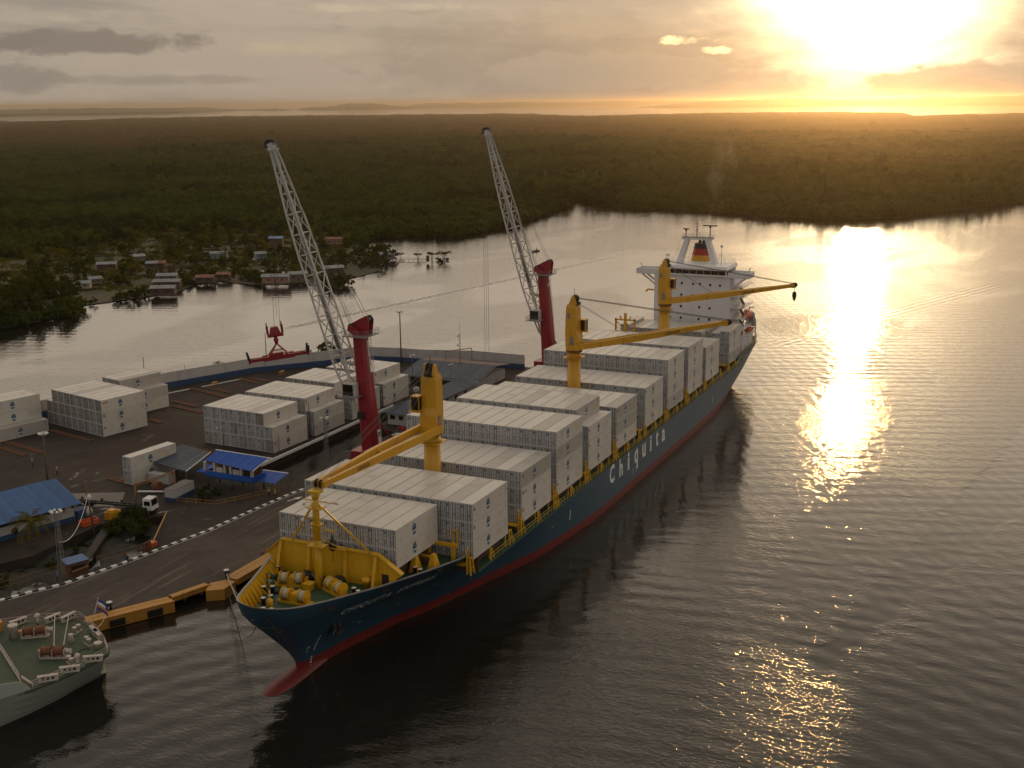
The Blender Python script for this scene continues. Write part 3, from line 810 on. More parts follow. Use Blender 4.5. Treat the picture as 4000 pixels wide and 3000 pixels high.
# bays: (s of the forward end, first row t, rows, base z)
BAYS = [(0.0, 5.13, 8, 12.87), (13.15, -0.35, 12, 10.36), (31.5, 0, 12, 10), (46.16, 0, 12, 10), (61.42, 0, 12, 10), (76.53, 0, 12, 10),
        (94.08, 0, 12, 10), (109.55, 0, 12, 10), (125.01, 0, 12, 10), (139.79, -0.1, 12, 10), (161.64, -0.1, 12, 10)]
PITCHY = 2.497
for i, (s, t0, nr, zb) in enumerate(BAYS):
    b = MB(); zf = FZ if i == 0 else 8.3
    b.box(s+0.1, s+12.1, t0+1.4, t0+nr*PITCHY-1.4, zf, zb-0.35)
    b.box(s-0.1, s+12.3, t0+1.0, t0+nr*PITCHY-1.0, zb-0.35, zb-0.04)
    b.build('hatch_cover', MDARKIN, SHIP)
    if i:      # stanchions that carry the outer stacks
        b = MB()
        for x in (s+0.4, s+6.1, s+11.8):
            for y in (t0+0.25, t0+nr*PITCHY-0.45):
                b = MB(); b.box(x-0.14, x+0.14, y, y+0.22, 8.3, zb-0.05); b.build('cargo_stanchion', MYEL2, SHIP)
# side frames by the deck edge (an A-shaped pair at each gap, one at mid bay)
def side_frame(s, wide=0.9, z1=10.6):
    b = MB()
    for k in (-1, 1):
        b.beam((s+k*wide*0.55, -0.55, 8.3), (s+k*wide*0.32, -0.30, z1), 0.20, 0.16)
    b.beam((s-wide*0.36, -0.30, z1), (s+wide*0.36, -0.30, z1), 0.22, 0.18)
    b.beam((s-wide*0.45, -0.42, 9.4), (s+wide*0.45, -0.42, 9.4), 0.14, 0.12)
    b.build('lashing_frame', MYEL2, SHIP)
for i, (s, t0, nr, zb) in enumerate(BAYS):
    if i < 1: continue
    side_frame(s+6.1, 1.0, 9.9)
    side_frame(s-0.75, 1.1, 10.9); side_frame(s+13.0, 1.1, 10.6)
    if i in (1, 2, 3, 4, 5, 8):   # tall loop on the walkway in the gap ahead of the bay
        b = MB(); x = s-1.4
        b.path([(x-0.35, -0.1, 8.6), (x-0.35, -0.1, 12.2), (x-0.2, -0.1, 12.6), (x+0.2, -0.1, 12.6), (x+0.35, -0.1, 12.2), (x+0.35, -0.1, 8.6)], 0.10)
        for k in range(6): b.beam((x-0.35, -0.1, 9.2+k*0.5), (x+0.35, -0.1, 9.2+k*0.5), 0.05)
        b.beam((x+0.35, -0.1, 11.0), (s-0.2, 0.5, 11.0), 0.45, 0.16)
        b.build('ladder_loop', MYEL2, SHIP)
# cross-deck walkways in the gaps
for i in range(1, len(BAYS)):
    s = BAYS[i][0]
    b = MB(); b.box(s-1.9, s-0.5, 0.2, 29.8, 9.9, 10.05)
    b.build('cross_walkway', MYEL2, SHIP)
# deck-edge rails
rl = MB()
for a, e in ((18, 171),):
    s = a
    while s < e:
        rl.tube((s, -0.72, 8.45), (s, -0.72, 9.5), 0.035, n=4)
        s += 1.5
    for z in (8.95, 9.5): rl.tube((a, -0.72, z), (e, -0.72, z), 0.03, n=4)
rl.build('deck_rail', MYEL2, SHIP)

# breakwater
bk = MB()
bp = [(24.2, FZ), (25.6, 12.0), (26.4, 12.8), (23.7, 15.1), (16, 15.15), (7.3, 15.2), (3.4, 12.8), (4.4, 12.0), (5.8, FZ)]
bk.extrude(bp, (0, 0, 0), (0, 1, 0), (0, 0, 1), (1, 0, 0), -1.55, -1.25)
for y, z in ((23.7, 15.0), (7.5, 15.1), (12.5, 15.0), (18.8, 15.0)):
    d = 1.7 if y in (23.7, 7.5) else 1.0
    bk.hexa([(-1.55, y-0.22, FZ), (-1.55-d, y-0.22, FZ), (-1.55-d, y+0.22, FZ), (-1.55, y+0.22, FZ), (-1.55, y-0.22, z), (-1.75, y-0.22, z), (-1.75, y+0.22, z), (-1.55, y+0.22, z)])
for (ya, za), (yb, zb) in zip(bp[2:-3], bp[3:-2]):
    if abs(ya-yb) > 0.3: bk.beam((-1.4, ya, za+0.08), (-1.4, yb, zb+0.08), 0.16, 0.9, upv=(1, 0, 0))
bk.box(-2.0, -1.55, 12.2, 15.4, 15.2, 15.55)
BRK = bk.build('breakwater', MYEL2, SHIP, fix=True)
b = MB(); b.box(-1.62, -1.56, 5.6, 6.7, FZ+0.35, FZ+2.2); b.build('doorway', MBLACK, BRK)

# foremast, with its stays, arms and lamps
FM = empty('foremast', (-4.9, TC, FZ), parent=SHIP)
b = MB(); b.tube((0, 0, 0), (0, 0, 7.2), 0.62, 0.5, 12); b.tube((0, 0, 7.2), (0, 0, 14.2), 0.5, 0.42, 12); b.box(-0.7, 0.7, -0.9, 0.9, 14.2, 14.55)
b.tube((0, 0, 13.2), (0, 0, 14.2), 0.42, 0.75, 12)
b.build('mast_tube', MYEL2, FM)
for sy in (-1, 1):
    b = MB(); b.beam((3.4, sy*7.0, 4.7), (0.1, sy*0.5, 12.4), 0.24, 0.24); b.build('mast_leg', MYEL2, FM)
b = MB()
for z, r in ((6.4, 1.3), (9.6, 0.9), (12.0, 1.2)):
    b.cbox((0.0, 0, z), (r*1.2, r*2.0, 0.1)); 
    for k in (-1, 1):
        b.path([(-r*0.6, k*r, z+0.9), (r*0.6, k*r, z+0.9)], 0.04, 4)
    b.path([(-r*0.6, -r, z+0.9), (-r*0.6, r, z+0.9)], 0.04, 4)
    for x in (-r*.6, r*.6):
        for k in (-1, 1): b.tube((x, k*r, z), (x, k*r, z+0.9), 0.03, n=4)
b.build('mast_platform', MYEL2, FM)
b = MB()
for z, y0, y1 in ((6.2, -4.6, 0.3), (8.7, -2.9, 1.6), (12.9, -3.6, 2.2)):
    b.beam((0.2, y0, z), (0.2, y1, z), 0.12)
b.beam((0.2, -4.6, 6.2), (0.2, -0.4, 7.4), 0.1); b.beam((0.2, -2.9, 8.7), (0.2, -0.4, 9.3), 0.1)
for k in range(24): b.beam((-0.55, -0.25, 0.6+k*0.5), (-0.55, 0.25, 0.6+k*0.5), 0.04)
b.beam((-0.55, -0.25, 0.3), (-0.55, -0.25, 12.5), 0.05); b.beam((-0.55, 0.25, 0.3), (-0.55, 0.25, 12.5), 0.05)
b.build('mast_arm', MYEL2, FM)
for p in ((-0.6, 1.6, 12.3), (-0.6, 1.9, 9.9), (-0.4, -3.6, 13.1)):
    b = MB(); b.lathe(p, [(0.12, 0), (0.22, 0.1), (0.22, 0.35), (0.1, 0.5)], 8); b.build('mast_lamp', MWHITE, FM)
b = MB(); b.lathe((0.7, -2.0, 6.6), [(0.15, -1.0), (0.55, -0.7), (0.6, 0.3), (0.25, 0.8), (0.08, 1.4)], 8); b.beam((0.7, -2.0, 4.0), (0.7, -2.0, 5.7), 0.06); b.build('hook_block', MBLACK, FM)

# windlasses and winches
def winch(loc, rz, drums, name='mooring_winch'):
    W = empty(name, (*loc, FZ), rz, SHIP)
    b = MB(); b.box(-0.7, 0.7, -2.6, 2.6, 0, 0.25)
    for y in (-2.0, -0.55, 0.55, 2.0): b.box(-0.55, 0.55, y-0.12, y+0.12, 0.25, 1.25)
    b.box(-0.6, 0.7, -0.42, 0.42, 0.25, 1.5)
    b.build('winch_bed', MYEL2, W)
    for y in drums:
        b = MB(); b.lathe((0, y, 1.15), [(0.95, -0.62), (0.95, -0.54), (0.42, -0.5), (0.42, 0.5), (0.95, 0.54), (0.95, 0.62)], 18, (0, 1, 0)); b.build('winch_drum', MYEL2, W)
        b = MB(); b.lathe((0, y, 1.15), [(0.72, -0.45), (0.76, 0), (0.72, 0.45)], 18, (0, 1, 0)); b.build('rope_coil', MHAWSER, W)
    b = MB(); b.lathe((0, 2.75, 1.15), [(0.5, -0.4), (0.3, 0), (0.5, 0.4)], 12, (0, 1, 0)); b.build('warping_head', MBLACK, W)
    return W
winch((-10.6, 15.2), radians(2), (-1.3, 1.3))
winch((-5.7, 19.0), radians(18), (-0.9, 1.25))
winch((-5.6, 11.9), radians(-24), (-1.2, 1.0))
winch((5.2, 24.0), radians(0), (-1.2, 1.2))
b = MB(); b.box(-6.6, -5.4, 15.5, 16.7, FZ, FZ+0.8); b.box(-6.7, -5.3, 15.4, 16.8, FZ+0.8, FZ+1.0); b.build('hatch_box', MYEL2, SHIP)
for x, y in ((-3.2, 18.4), (-3.0, 13.0)):
    b = MB(); b.lathe((x, y, FZ), [(1.0, 0), (1.15, 0.4), (0.8, 1.1), (0.3, 1.4)], 10); b.build('chain_stopper', MBLACK, SHIP)
b = MB()
for k in range(12): b.cbox((-3.1-k*0.18, 17.6-k*0.34, FZ+0.95-k*0.05), (0.22, 0.3, 0.14), 0.5*k)
b.build('anchor_chain', MGREY, SHIP)
def bollard_pair(x, y, rz, z=FZ):
    B_ = empty('bollard_pair', (x, y, z), rz, SHIP)
    b = MB(); b.box(-0.35, 0.35, -1.0, 1.0, 0, 0.1)
    for k in (-0.6, 0.6): b.lathe((0, k, 0.1), [(0.28, 0), (0.28, 0.75), (0.36, 0.8), (0.36, 0.92)], 10)
    b.build('bollard_post', MBLACK, B_)
    b = MB()
    for k in (-0.6, 0.6): b.lathe((0, k, 1.022), [(0.34, 0), (0.34, 0.02)], 10)
    b.build('bollard_cap', MWHITE, B_)
for a in ((-3.0, 24.2, 0.5), (-12.4, 18.6, 1.2), (-5.3, 8.7, -0.5), (4.9, 4.6, -0.4), (-14.6, 13.2, 0.9), (-9.4, 20.6, 0.5), (-15.6, 16.2, 0.2)): bollard_pair(*a)
b = MB(); b.lathe((-2.3, 8.8, FZ), [(0.5, 0), (0.5, 0.9), (0.75, 1.0), (0.75, 1.5), (0.2, 1.7)], 12); b.build('deck_vent', MYEL2, SHIP)
b = MB(); b.path([(-8.4, 21.5, FZ), (-8.4, 21.5, FZ+2.4), (-8.4, 20.5, FZ+2.4), (-8.4, 20.5, FZ)], 0.1); b.box(-8.8, -8.0, 20.4, 21.6, FZ+1.3, FZ+1.4); b.build('deck_stand', MDECK, SHIP)
b = MB(); b.tube((-13.6, 17.2, FZ), (-13.6, 17.2, FZ+2.6), 0.12); b.lathe((-13.6, 17.2, FZ), [(0.5, 0), (0.4, 1.3), (0.15, 1.5)], 10); b.build('jack_staff', MYEL2, SHIP)
# brackets and gear between the breakwater and the second bay
for x, y in ((6.0, 5.6), (7.6, 3.4)):
    b = MB(); b.hexa([(x-0.9, y-0.7, FZ), (x+0.9, y-0.7, FZ), (x+0.9, y+0.7, FZ), (x-0.9, y+0.7, FZ), (x-0.4, y-0.25, FZ+2.4), (x+0.4, y-0.25, FZ+2.4), (x+0.4, y+0.25, FZ+2.4), (x-0.4, y+0.25, FZ+2.4)])
    b.build('stack_pedestal', MYEL2, SHIP)
b = MB(); b.box(11.4, 11.9, 2.0, 2.5, FZ, 13.2); b.box(11.4, 11.9, 6.2, 6.7, FZ, 13.0); b.box(11.3, 12.0, 1.6, 7.0, 12.6, 13.0)
b.path([(12.5, 2.0, 12.8), (12.5, 2.0, 14.8), (12.5, 2.8, 14.8), (12.5, 2.8, 12.8)], 0.14); b.box(9.0, 9.5, 5.0, 7.6, FZ, 11.6)
b.build('cargo_gallows', MYEL2, SHIP)
b = MB(); b.box(8.6, 10.6, 4.4, 7.2, FZ, FZ+1.1); b.build('paint_locker', MRUSTY, SHIP)

# lettering on the side
def on_side(p):
    return Vector((p.x, TC-hull_hb(p.x, p.z)-0.035, p.z))
for ch, s0, s1, z0, hgt in (('C', 70.4, 73.1, 4.95, 3.6), ('h', 75.9, 77.9, 4.85, 3.5), ('i', 80.8, 81.9, 4.9, 3.5), ('q', 84.9, 87.1, 5.0, 2.75), ('u', 89.9, 92.1, 4.95, 2.7),
                            ('i', 94.9, 96.0, 4.9, 3.4), ('t', 98.9, 100.6, 4.9, 3.4), ('a', 103.0, 105.3, 4.85, 2.65)):
    me = text_mesh(ch, 1.0, bold=0.03)
    xs_ = [q.co.x for q in me.vertices]; ys_ = [q.co.y for q in me.vertices]
    x0, x1, y1 = min(xs_), max(xs_), max(ys_)
    for q in me.vertices:
        p = Vector((s0+(q.co.x-x0)/(x1-x0)*(s1-s0), 0, z0+q.co.y/y1*hgt)); q.co = on_side(p)
    me.materials.clear(); me.materials.append(MWHITE); me.name = 'side_letter'
    link('side_letter', me, SHIP)
place_text('bow_name', 'CHIQUITA  EXPRESS', (-8.4, 0, 8.45), (1, 0, 0), (0, 0, 1), 1.45, MWHITE, SHIP, sx=1.12, spacing=1.15, warp=on_side)
# draught marks, load lines and plates
b = MB()
def hull_quad(b, s0, s1, z0, z1):
    b.poly([on_side(Vector((s0, 0, z0))), on_side(Vector((s1, 0, z0))), on_side(Vector((s1, 0, z1))), on_side(Vector((s0, 0, z1)))])
for s in (52.0, 144.5): hull_quad(b, s-0.12, s+0.12, 3.7, 5.6)
for s in (84.2, 86.2): hull_quad(b, s-0.1, s+0.1, 3.0, 4.2)
for k in range(12): hull_quad(b, -9.6, -9.35, 0.6+k*0.42, 0.8+k*0.42)
for s, z in ((26, 5.6), (45, 4.5), (-2, 4.4), (5.5, 4.6), (11, 6.0)): hull_quad(b, s, s+0.7, z, z+0.1)
b.build('draught_mark', MWHITE, SHIP)
b = MB()
for k in range(16):      # bow thruster sign, a ring with a cross
    a, c_ = 2*pi*k/16, 2*pi*(k+1)/16
    b.poly([on_side(Vector((-6.2+cos(q)*r*0.8, 0, 4.9+sin(q)*r))) for q, r in ((a, 0.5), (c_, 0.5), (c_, 0.62), (a, 0.62))])
hull_quad(b, -6.7, -5.7, 4.85, 4.95); hull_quad(b, -6.25, -6.15, 4.35, 5.45)
for a, c_ in (((-11.0, 3.9), (-10.7, 2.9)), ((-10.7, 2.9), (-9.9, 2.6)), ((-9.9, 2.6), (-9.4, 3.0)), ((-11.0, 3.9), (-10.6, 4.0))):
    b.poly([on_side(Vector((a[0], 0, a[1]))), on_side(Vector((c_[0], 0, c_[1]))), on_side(Vector((c_[0], 0, c_[1]+0.14))), on_side(Vector((a[0], 0, a[1]+0.14)))])
b.build('bow_sign', MWHITE, SHIP)
# anchor in its pocket, fairleads cut in the bulwark
b = MB(); p = on_side(Vector((-7.4, 0, 6.6))); b.cbox((p.x, p.y, p.z), (1.9, 0.3, 1.6)); b.cbox((p.x+0.2, p.y-0.2, p.z-0.4), (0.4, 0.35, 2.0)); b.cbox((p.x+0.2, p.y-0.25, p.z-1.2), (1.9, 0.4, 0.5)); b.build('anchor', MBLACK, SHIP)
for s, z in ((-19.4, 11.9), (-12.2, 11.4), (-3.3, 11.2), (6.5, 10.9)):
    b = MB(); p = on_side(Vector((s, 0, z))); b.cbox((p.x, p.y, p.z), (1.0, 0.22, 0.7), radians(-35)); b.build('fairlead', MBLACK, SHIP)

# deck cranes
def deck_crane(loc, z_slew, z_base, yaw, luff, jl, cab_side, hook_z, text=True):
    K = empty('deck_crane', (loc[0], loc[1], 0), yaw, SHIP)
    b = MB(); b.tube((0, 0, z_base), (0, 0, z_slew-0.35), 1.5, 1.42, 8); b.tube((0, 0, z_slew-1.4), (0, 0, z_slew-1.25), 1.6, 1.6, 16)
    b.build('pedestal', MYEL, K)
    b = MB(); b.tube((0, 0, z_slew-0.35), (0, 0, z_slew+0.05), 1.72, 1.72, 20); b.build('slew_ring', MRUSTY, K)
    b = MB(); z0 = z_slew+0.05
    def sec(z, xf, xb, hw): return [(-xb, -hw, z), (xf, -hw, z), (xf, hw, z), (-xb, hw, z)]
    b.hexa(sec(z0, 1.35, 1.35, 1.42)+sec(z0+3.0, 1.35, 1.5, 1.42))
    b.hexa(sec(z0+3.0, 1.35, 1.5, 1.42)+sec(z0+4.2, 0.95, 1.5, 1.42))
    b.hexa(sec(z0+4.2, 0.95, 1.5, 1.42)+sec(z0+9.0, 0.85, 1.35, 1.36))
    b.hexa(sec(z0+9.0, 0.85, 1.35, 1.36)+sec(z0+9.7, 0.6, 1.1, 1.2))
    for y in (-0.85, 0.85):
        b.hexa([(-0.9, y-0.22, z0+9.7), (0.9, y-0.22, z0+9.7), (0.9, y+0.22, z0+9.7), (-0.9, y+0.22, z0+9.7), (-0.25, y-0.14, z0+11.4), (0.35, y-0.14, z0+11.4), (0.35, y+0.14, z0+11.4), (-0.25, y+0.14, z0+11.4)])
    TW = b.build('crane_tower', MYEL, K)
    b = MB()
    for y in (-0.3, 0.3): b.lathe((0.25, y, z0+10.9), [(0.75, -0.1), (0.75, 0.1)], 14, (0, 1, 0))
    b.lathe((0.75, 0, z0+9.9), [(0.5, -0.6), (0.5, 0.6)], 12, (0, 1, 0)); b.tube((0, 0, z0+11.3), (0, 0, z0+13.0), 0.05, n=5)
    b.build('head_sheave', MBLACK, K)
    b = MB()
    for y in (-0.25, 0.25): b.beam((-1.62, y, z_base+1), (-1.62, y, z0+9.5), 0.06)
    for k in range(int((z0+9.5-z_base-1)/0.6)): b.beam((-1.62, -0.25, z_base+1.2+k*0.6), (-1.62, 0.25, z_base+1.2+k*0.6), 0.05)
    b.build('tower_ladder', MYEL, K)
    b = MB(); b.box(-0.5, 0.4, -1.5, -1.40, z0+1.0, z0+2.9); b.box(-0.5, 0.4, 1.40, 1.5, z0+1.0, z0+2.9); b.box(-1.0, -0.4, -1.44, -1.36, z0+6.8, z0+8.0); b.build('tower_hatch', MGREY, K)
    b = MB(); b.box(-1.9, 1.9, -1.9, 1.9, z_slew-1.62, z_slew-1.52); b.build('slew_platform', MYEL, K)
    C_ = empty('operator_cab', (1.1, cab_side*1.95, z0+3.9), 0, K)
    b = MB(); b.box(-0.8, 0.9, -0.75, 0.75, -0.15, 0.0); b.box(-0.8, 0.9, -0.75, 0.75, 2.2, 2.35); b.box(-0.8, -0.7, -0.75, 0.75, 0, 2.2)
    for x in (-0.7, 0.85):
        for y in (-0.72, 0.72): b.box(x-0.05, x+0.05, y-0.05, y+0.05, 0, 2.2)
    b.box(-0.9, 1.3, -0.9, 0.9, -0.28, -0.16)
    b.build('cab_frame', MYEL, C_)
    b = MB(); b.box(-0.66, 0.82, -0.68, 0.68, 0.02, 2.18); b.build('cab_glass', MGLASS, C_)
    # twin-girder jib
    px, pz = 1.45, z0+0.75
    tip = Vector((px+jl*cos(luff), 0, pz+jl*sin(luff)))
    b = MB()
    for k in (-1, 1):
        a = Vector((px-0.9, k*1.75, pz-0.1)); mid = Vector((px+jl*0.42*cos(luff), k*1.30, pz+jl*0.42*sin(luff))); e = Vector((tip.x-0.6, k*0.62, tip.z))
        b.beam(a, mid, 0.62, 1.15, 0.62, 1.35); b.beam(mid, e, 0.62, 1.35, 0.5, 0.75)
        b.beam(a-Vector((0.7, 0, 0)), a, 0.66, 1.1)
    b.beam((px+jl*.93*cos(luff), -0.9, pz+jl*.93*sin(luff)), (px+jl*.93*cos(luff), 0.9, pz+jl*.93*sin(luff)), 0.7, 0.6)
    b.beam((tip.x-0.5, -0.95, tip.z), (tip.x-0.5, 0.95, tip.z), 1.1, 1.0)
    b.beam((px+jl*.45*cos(luff), -1.3, pz+jl*.45*sin(luff)), (px+jl*.45*cos(luff), 1.3, pz+jl*.45*sin(luff)), 0.3, 0.4)
    J = b.build('jib', MYEL, K)
    b = MB()
    for y in (-0.35, 0.35): b.lathe((tip.x, y, tip.z+0.15), [(0.62, -0.08), (0.62, 0.08)], 14, (0, 1, 0))
    b.build('jib_sheave', MBLACK, J)
    b = MB()
    for y in (-0.8, -0.45, 0.45, 0.8):
        b.tube((0.4, y*0.6, z0+11.0), (tip.x-0.3, y, tip.z+0.5), 0.035, n=4)
    for y in (-0.3, 0.3): b.tube((0.6, y, z0+10.0), (px+jl*0.36*cos(luff), y*1.5, pz+jl*0.36*sin(luff)+0.5), 0.035, n=4)
    if hook_z:
        for y in (-0.25, 0.25): b.tube((tip.x, y, tip.z), (tip.x, y*0.5, hook_z+0.9), 0.03, n=4)
    b.build('hoist_rope', MROPE, K)
    if hook_z:
        b = MB(); b.lathe((tip.x, 0, hook_z), [(0.08, -1.5), (0.35, -1.0), (0.55, -0.2), (0.5, 0.6), (0.2, 0.9)], 10); b.build('hook_block', MBLACK, K)
    if text:
        for k in (-1, 1):
            d = Vector((cos(luff), 0, sin(luff))); nn = Vector((-sin(luff), 0, cos(luff)))
            yk = k*(1.30-0.68*0.45+0.34)
            o_ = Vector((px, yk, pz)) + d*(jl*(0.60 if k < 0 else 0.74)) - nn*0.3
            # the girder tapers inwards: follow it
            ux = Vector((d.x, -k*0.037, d.z)) if k < 0 else Vector((-d.x, k*0.037, -d.z))
            o_.y = k*(1.30-0.68*((o_-Vector((px, 0, pz))).dot(d)/jl-0.42)/0.56+0.335)
            place_text('jib_lettering', 'LIEBHERR', o_, ux, nn, 0.85, MBLACK, J, sx=0.9)
    return K
deck_crane((28.9, TC), 24.5, 8.3, radians(180), radians(0.2), 31.4, -1, None)
deck_crane((91.4, TC), 26.3, 8.3, radians(-90), radians(13.0), 32.2, 1, None)
deck_crane((153.6, TC), 26.4, 8.3, radians(-90), radians(10.3), 32.0, 1, 30.6)

# tall gallows on the quay side of the aft gap
b = MB()
for y in (22.8, 28.0): b.box(152.6, 153.0, y-0.2, y+0.2, 10, 22.0)
b.box(152.6, 153.0, 22.6, 28.2, 21.4, 21.8); b.box(152.62, 152.98, 22.8, 28.0, 18.4, 18.7); b.box(152.5, 153.1, 25.1, 25.7, 17.5, 23.4)
b.beam((152.8, 22.9, 18.7), (152.8, 25.3, 21.0), 0.2); b.beam((152.8, 27.9, 21.2), (152.8, 25.4, 18.6), 0.2)
for y in (24.3, 26.5): b.beam((152.8, y, 21.8), (152.8, y+(0.4 if y > 25 else -0.4), 22.6), 0.3)
b.build('aft_gallows', MYEL, SHIP)

# accommodation block
HS = empty('superstructure', (0, 0, 0), 0, SHIP)
b = MB(); b.box(176.5, 190, 4.0, 25.4, 9.95, 30.5); b.box(178.5, 190, 0.6, 29.2, 9.95, 14.2); b.build('house_wall', MSHIPW, HS)
wmesh = None
for y, z in ((17.5, 28.4), (14.3, 28.35), (12.4, 28.4), (9.5, 28.3), (6.8, 28.3), (20.6, 28.4), (17.6, 25.2), (14.4, 25.1), (12.4, 25.3), (9.5, 25.2), (17.6, 22.0), (12.4, 22.0), (9.5, 21.9), (20.7, 22.0), (17.6, 18.8), (12.5, 18.75), (9.5, 18.75), (20.7, 18.8)):
    if wmesh is None:
        b = MB(); b.box(-0.06, 0.0, -0.28, 0.28, -0.34, 0.34); wmesh = b.mesh('window', MGLASS)
        b = MB(); 
        for q in ((-0.36, 0.36, 0.34, 0.42), (-0.36, 0.36, -0.42, -0.34)): b.box(-0.05, 0.0, *q)
        for q in ((-0.36, -0.28, -0.34, 0.34), (0.28, 0.36, -0.34, 0.34)): b.box(-0.05, 0.0, *q)
        wfm = b.mesh('window_frame', MSHIPW)
    o = link('window', wmesh, HS, (176.49, y, z)); link('window_frame', wfm, o)
# bridge wings and wheelhouse
b = MB(); b.box(176.2, 181.5, -1.3, 30.6, 30.5, 30.75)
for y0, y1 in ((-1.3, -1.1), (30.4, 30.6)): b.box(176.2, 181.5, y0, y1, 30.75, 32.0)
b.box(176.2, 176.4, -1.1, 4.6, 30.75, 32.0); b.box(176.2, 176.4, 24.0, 30.4, 30.75, 32.0); b.box(181.3, 181.5, -1.1, 4.6, 30.75, 32.0); b.box(181.3, 181.5, 24.0, 30.4, 30.75, 32.0)
b.build('bridge_wing', MSHIPW, HS)
for k in (-1, 1):
    b = MB(); yo = 14.7+k*14.6; yi = 14.7+k*10.7
    b.beam((177.4, yo, 30.4), (177.4, yi, 27.6), 0.35, 0.45); b.beam((180.3, yo, 30.4), (180.3, yi, 27.6), 0.35, 0.45); b.build('wing_bracket', MSHIPW, HS)
b = MB(); b.box(175.6, 186.5, 4.9, 23.5, 30.78, 31.2); b.box(175.6, 186.5, 4.9, 23.5, 32.35, 32.75); b.box(176.0, 186.5, 5.2, 23.2, 31.2, 32.35)
b.hexa([(175.2, 4.6, 32.75), (186.8, 4.6, 32.75), (186.8, 23.8, 32.75), (175.2, 23.8, 32.75), (175.6, 5.0, 33.5), (186.6, 5.0, 33.5), (186.6, 23.4, 33.5), (175.6, 23.4, 33.5)])
b.build('wheelhouse', MSHIPW, HS)
for k in range(9):
    y0 = 5.35+k*2.02
    b = MB(); b.hexa([(175.72, y0, 31.22), (176.0, y0, 31.22), (176.0, y0+1.75, 31.22), (175.72, y0+1.75, 31.22), (175.62, y0, 32.33), (176.0, y0, 32.33), (176.0, y0+1.75, 32.33), (175.62, y0+1.75, 32.33)])
    b.build('bridge_window', MGLASS, HS)
b = MB(); b.box(177, 185, 4.93-0.06, 4.93, 31.22, 32.33); b.build('bridge_window', MGLASS, HS)
def rail_run(pts, parent, m_, z0, hgt=1.05, step=1.4, r=0.03, name='rail', bars=3):
    b = MB()
    for a, e in zip(pts[:-1], pts[1:]):
        a, e = Vector((*a, z0)) if len(a) == 2 else Vector(a), Vector((*e, z0)) if len(e) == 2 else Vector(e)
        k = max(1, int((e-a).length/step))
        for i in range(k+1):
            p = a.lerp(e, i/k); b.tube(p, p+Vector((0, 0, hgt)), r, n=4)
        for j in range(bars):
            dz = Vector((0, 0, hgt*(j+1)/bars)); b.tube(a+dz, e+dz, r*0.85, n=4)
    return b.build(name, m_, parent)
rail_run([(176, 5.2), (186, 5.2), (186, 23.2), (176, 23.2), (176, 5.2)], HS, MSHIPW, 33.5)
# funnel with its bands, and the white radar gantry
FU = empty('funnel', (187.5, 15.2, 30.5), 0, SHIP)
lv = [(0, 3.4, 3.1), (2.6, 2.95, 2.7), (4.6, 2.55, 2.35), (6.4, 2.15, 2.0), (7.9, 1.9, 1.75)]
for nm, i, mm in (('lower_band', 0, MGOLD), ('gold_band', 1, MGOLD), ('red_band', 2, MFRED), ('black_band', 3, MBLACK)):
    b = MB(); (z0, a0, c0), (z1, a1, c1) = lv[i], lv[i+1]
    def oct_(z, a, c): return [(sx*a, sy*c, z) for sx, sy in ((-1, -.6), (-.6, -1), (.6, -1), (1, -.6), (1, .6), (.6, 1), (-.6, 1), (-1, .6))]
    b.v += oct_(z0, a0, c0)+oct_(z1, a1, c1)
    for k in range(8): b.face(k, (k+1) % 8, 8+(k+1) % 8, 8+k)
    b.face(*range(8, 16)); b.build(nm, mm, FU)
b = MB()
for x, y in ((-0.6, -0.5), (-0.6, 0.6), (0.7, -0.4), (0.6, 0.6)): b.tube((x, y, 7.5), (x, y, 8.7), 0.3, n=10)
b.build('exhaust_pipe', MBLACK, FU)
GA = empty('radar_gantry', (182.0, 14.9, 33.5), 0, SHIP)
for k in (-1, 1):
    b = MB(); b.hexa([(-1.3, k*5.0-0.75, 0), (1.3, k*5.0-0.75, 0), (1.3, k*5.0+0.75, 0), (-1.3, k*5.0+0.75, 0), (-1.0, k*2.9-0.6, 6.4), (1.0, k*2.9-0.6, 6.4), (1.0, k*2.9+0.6, 6.4), (-1.0, k*2.9+0.6, 6.4)])
    b.build('gantry_leg', MSHIPW, GA)
b = MB(); b.box(-1.2, 1.2, -4.2, 4.2, 6.4, 7.0); b.build('gantry_top', MSHIPW, GA)
b = MB(); b.box(-1.3, 1.3, -4.3, 4.3, 7.0, 7.06); b.build('gantry_deck', MBLACK, GA)
rail_run([(-1.2, -4.2), (1.2, -4.2), (1.2, 4.2), (-1.2, 4.2), (-1.2, -4.2)], GA, MSHIPW, 7.06, 0.9, 1.2)
b = MB(); b.tube((0, 0.3, 7), (0, 0.3, 11.6), 0.16, 0.07); 
for z, h in ((10.0, 0.9), (10.7, 0.7), (9.2, 0.5)): b.beam((0, 0.3-h, z), (0, 0.3+h, z), 0.07)
b.beam((0, 1.5, 7), (0, 0.35, 9.3), 0.06); b.beam((0, -0.9, 7), (0, 0.25, 9.3), 0.06); b.build('signal_mast', MBLACK, GA)
for y, h, w_ in ((-3.4, 3.3, 2.0), (3.4, 2.2, 0.9)):
    b = MB(); b.tube((0, y, 7), (0, y, 7+h-0.3), 0.13); b.cbox((0, y, 7+h-0.35), (0.5, 0.5, 0.5)); b.cbox((0, y, 7+h), (0.35, w_*2, 0.28)); b.build('radar_scanner', MBLACK, GA)
for k in range(5):
    b = MB(); z = 1.2+k*1.15; y = 4.75+0.2-k*0.33; b.box(-0.4, 0.4, y, y+1.4, z, z+0.05); b.path([(0.4, y+1.4, z), (0.4, y+1.4, z+0.8), (-0.4, y+1.4, z+0.8)], 0.03, 4); b.build('leg_platform', MSHIPW, GA)
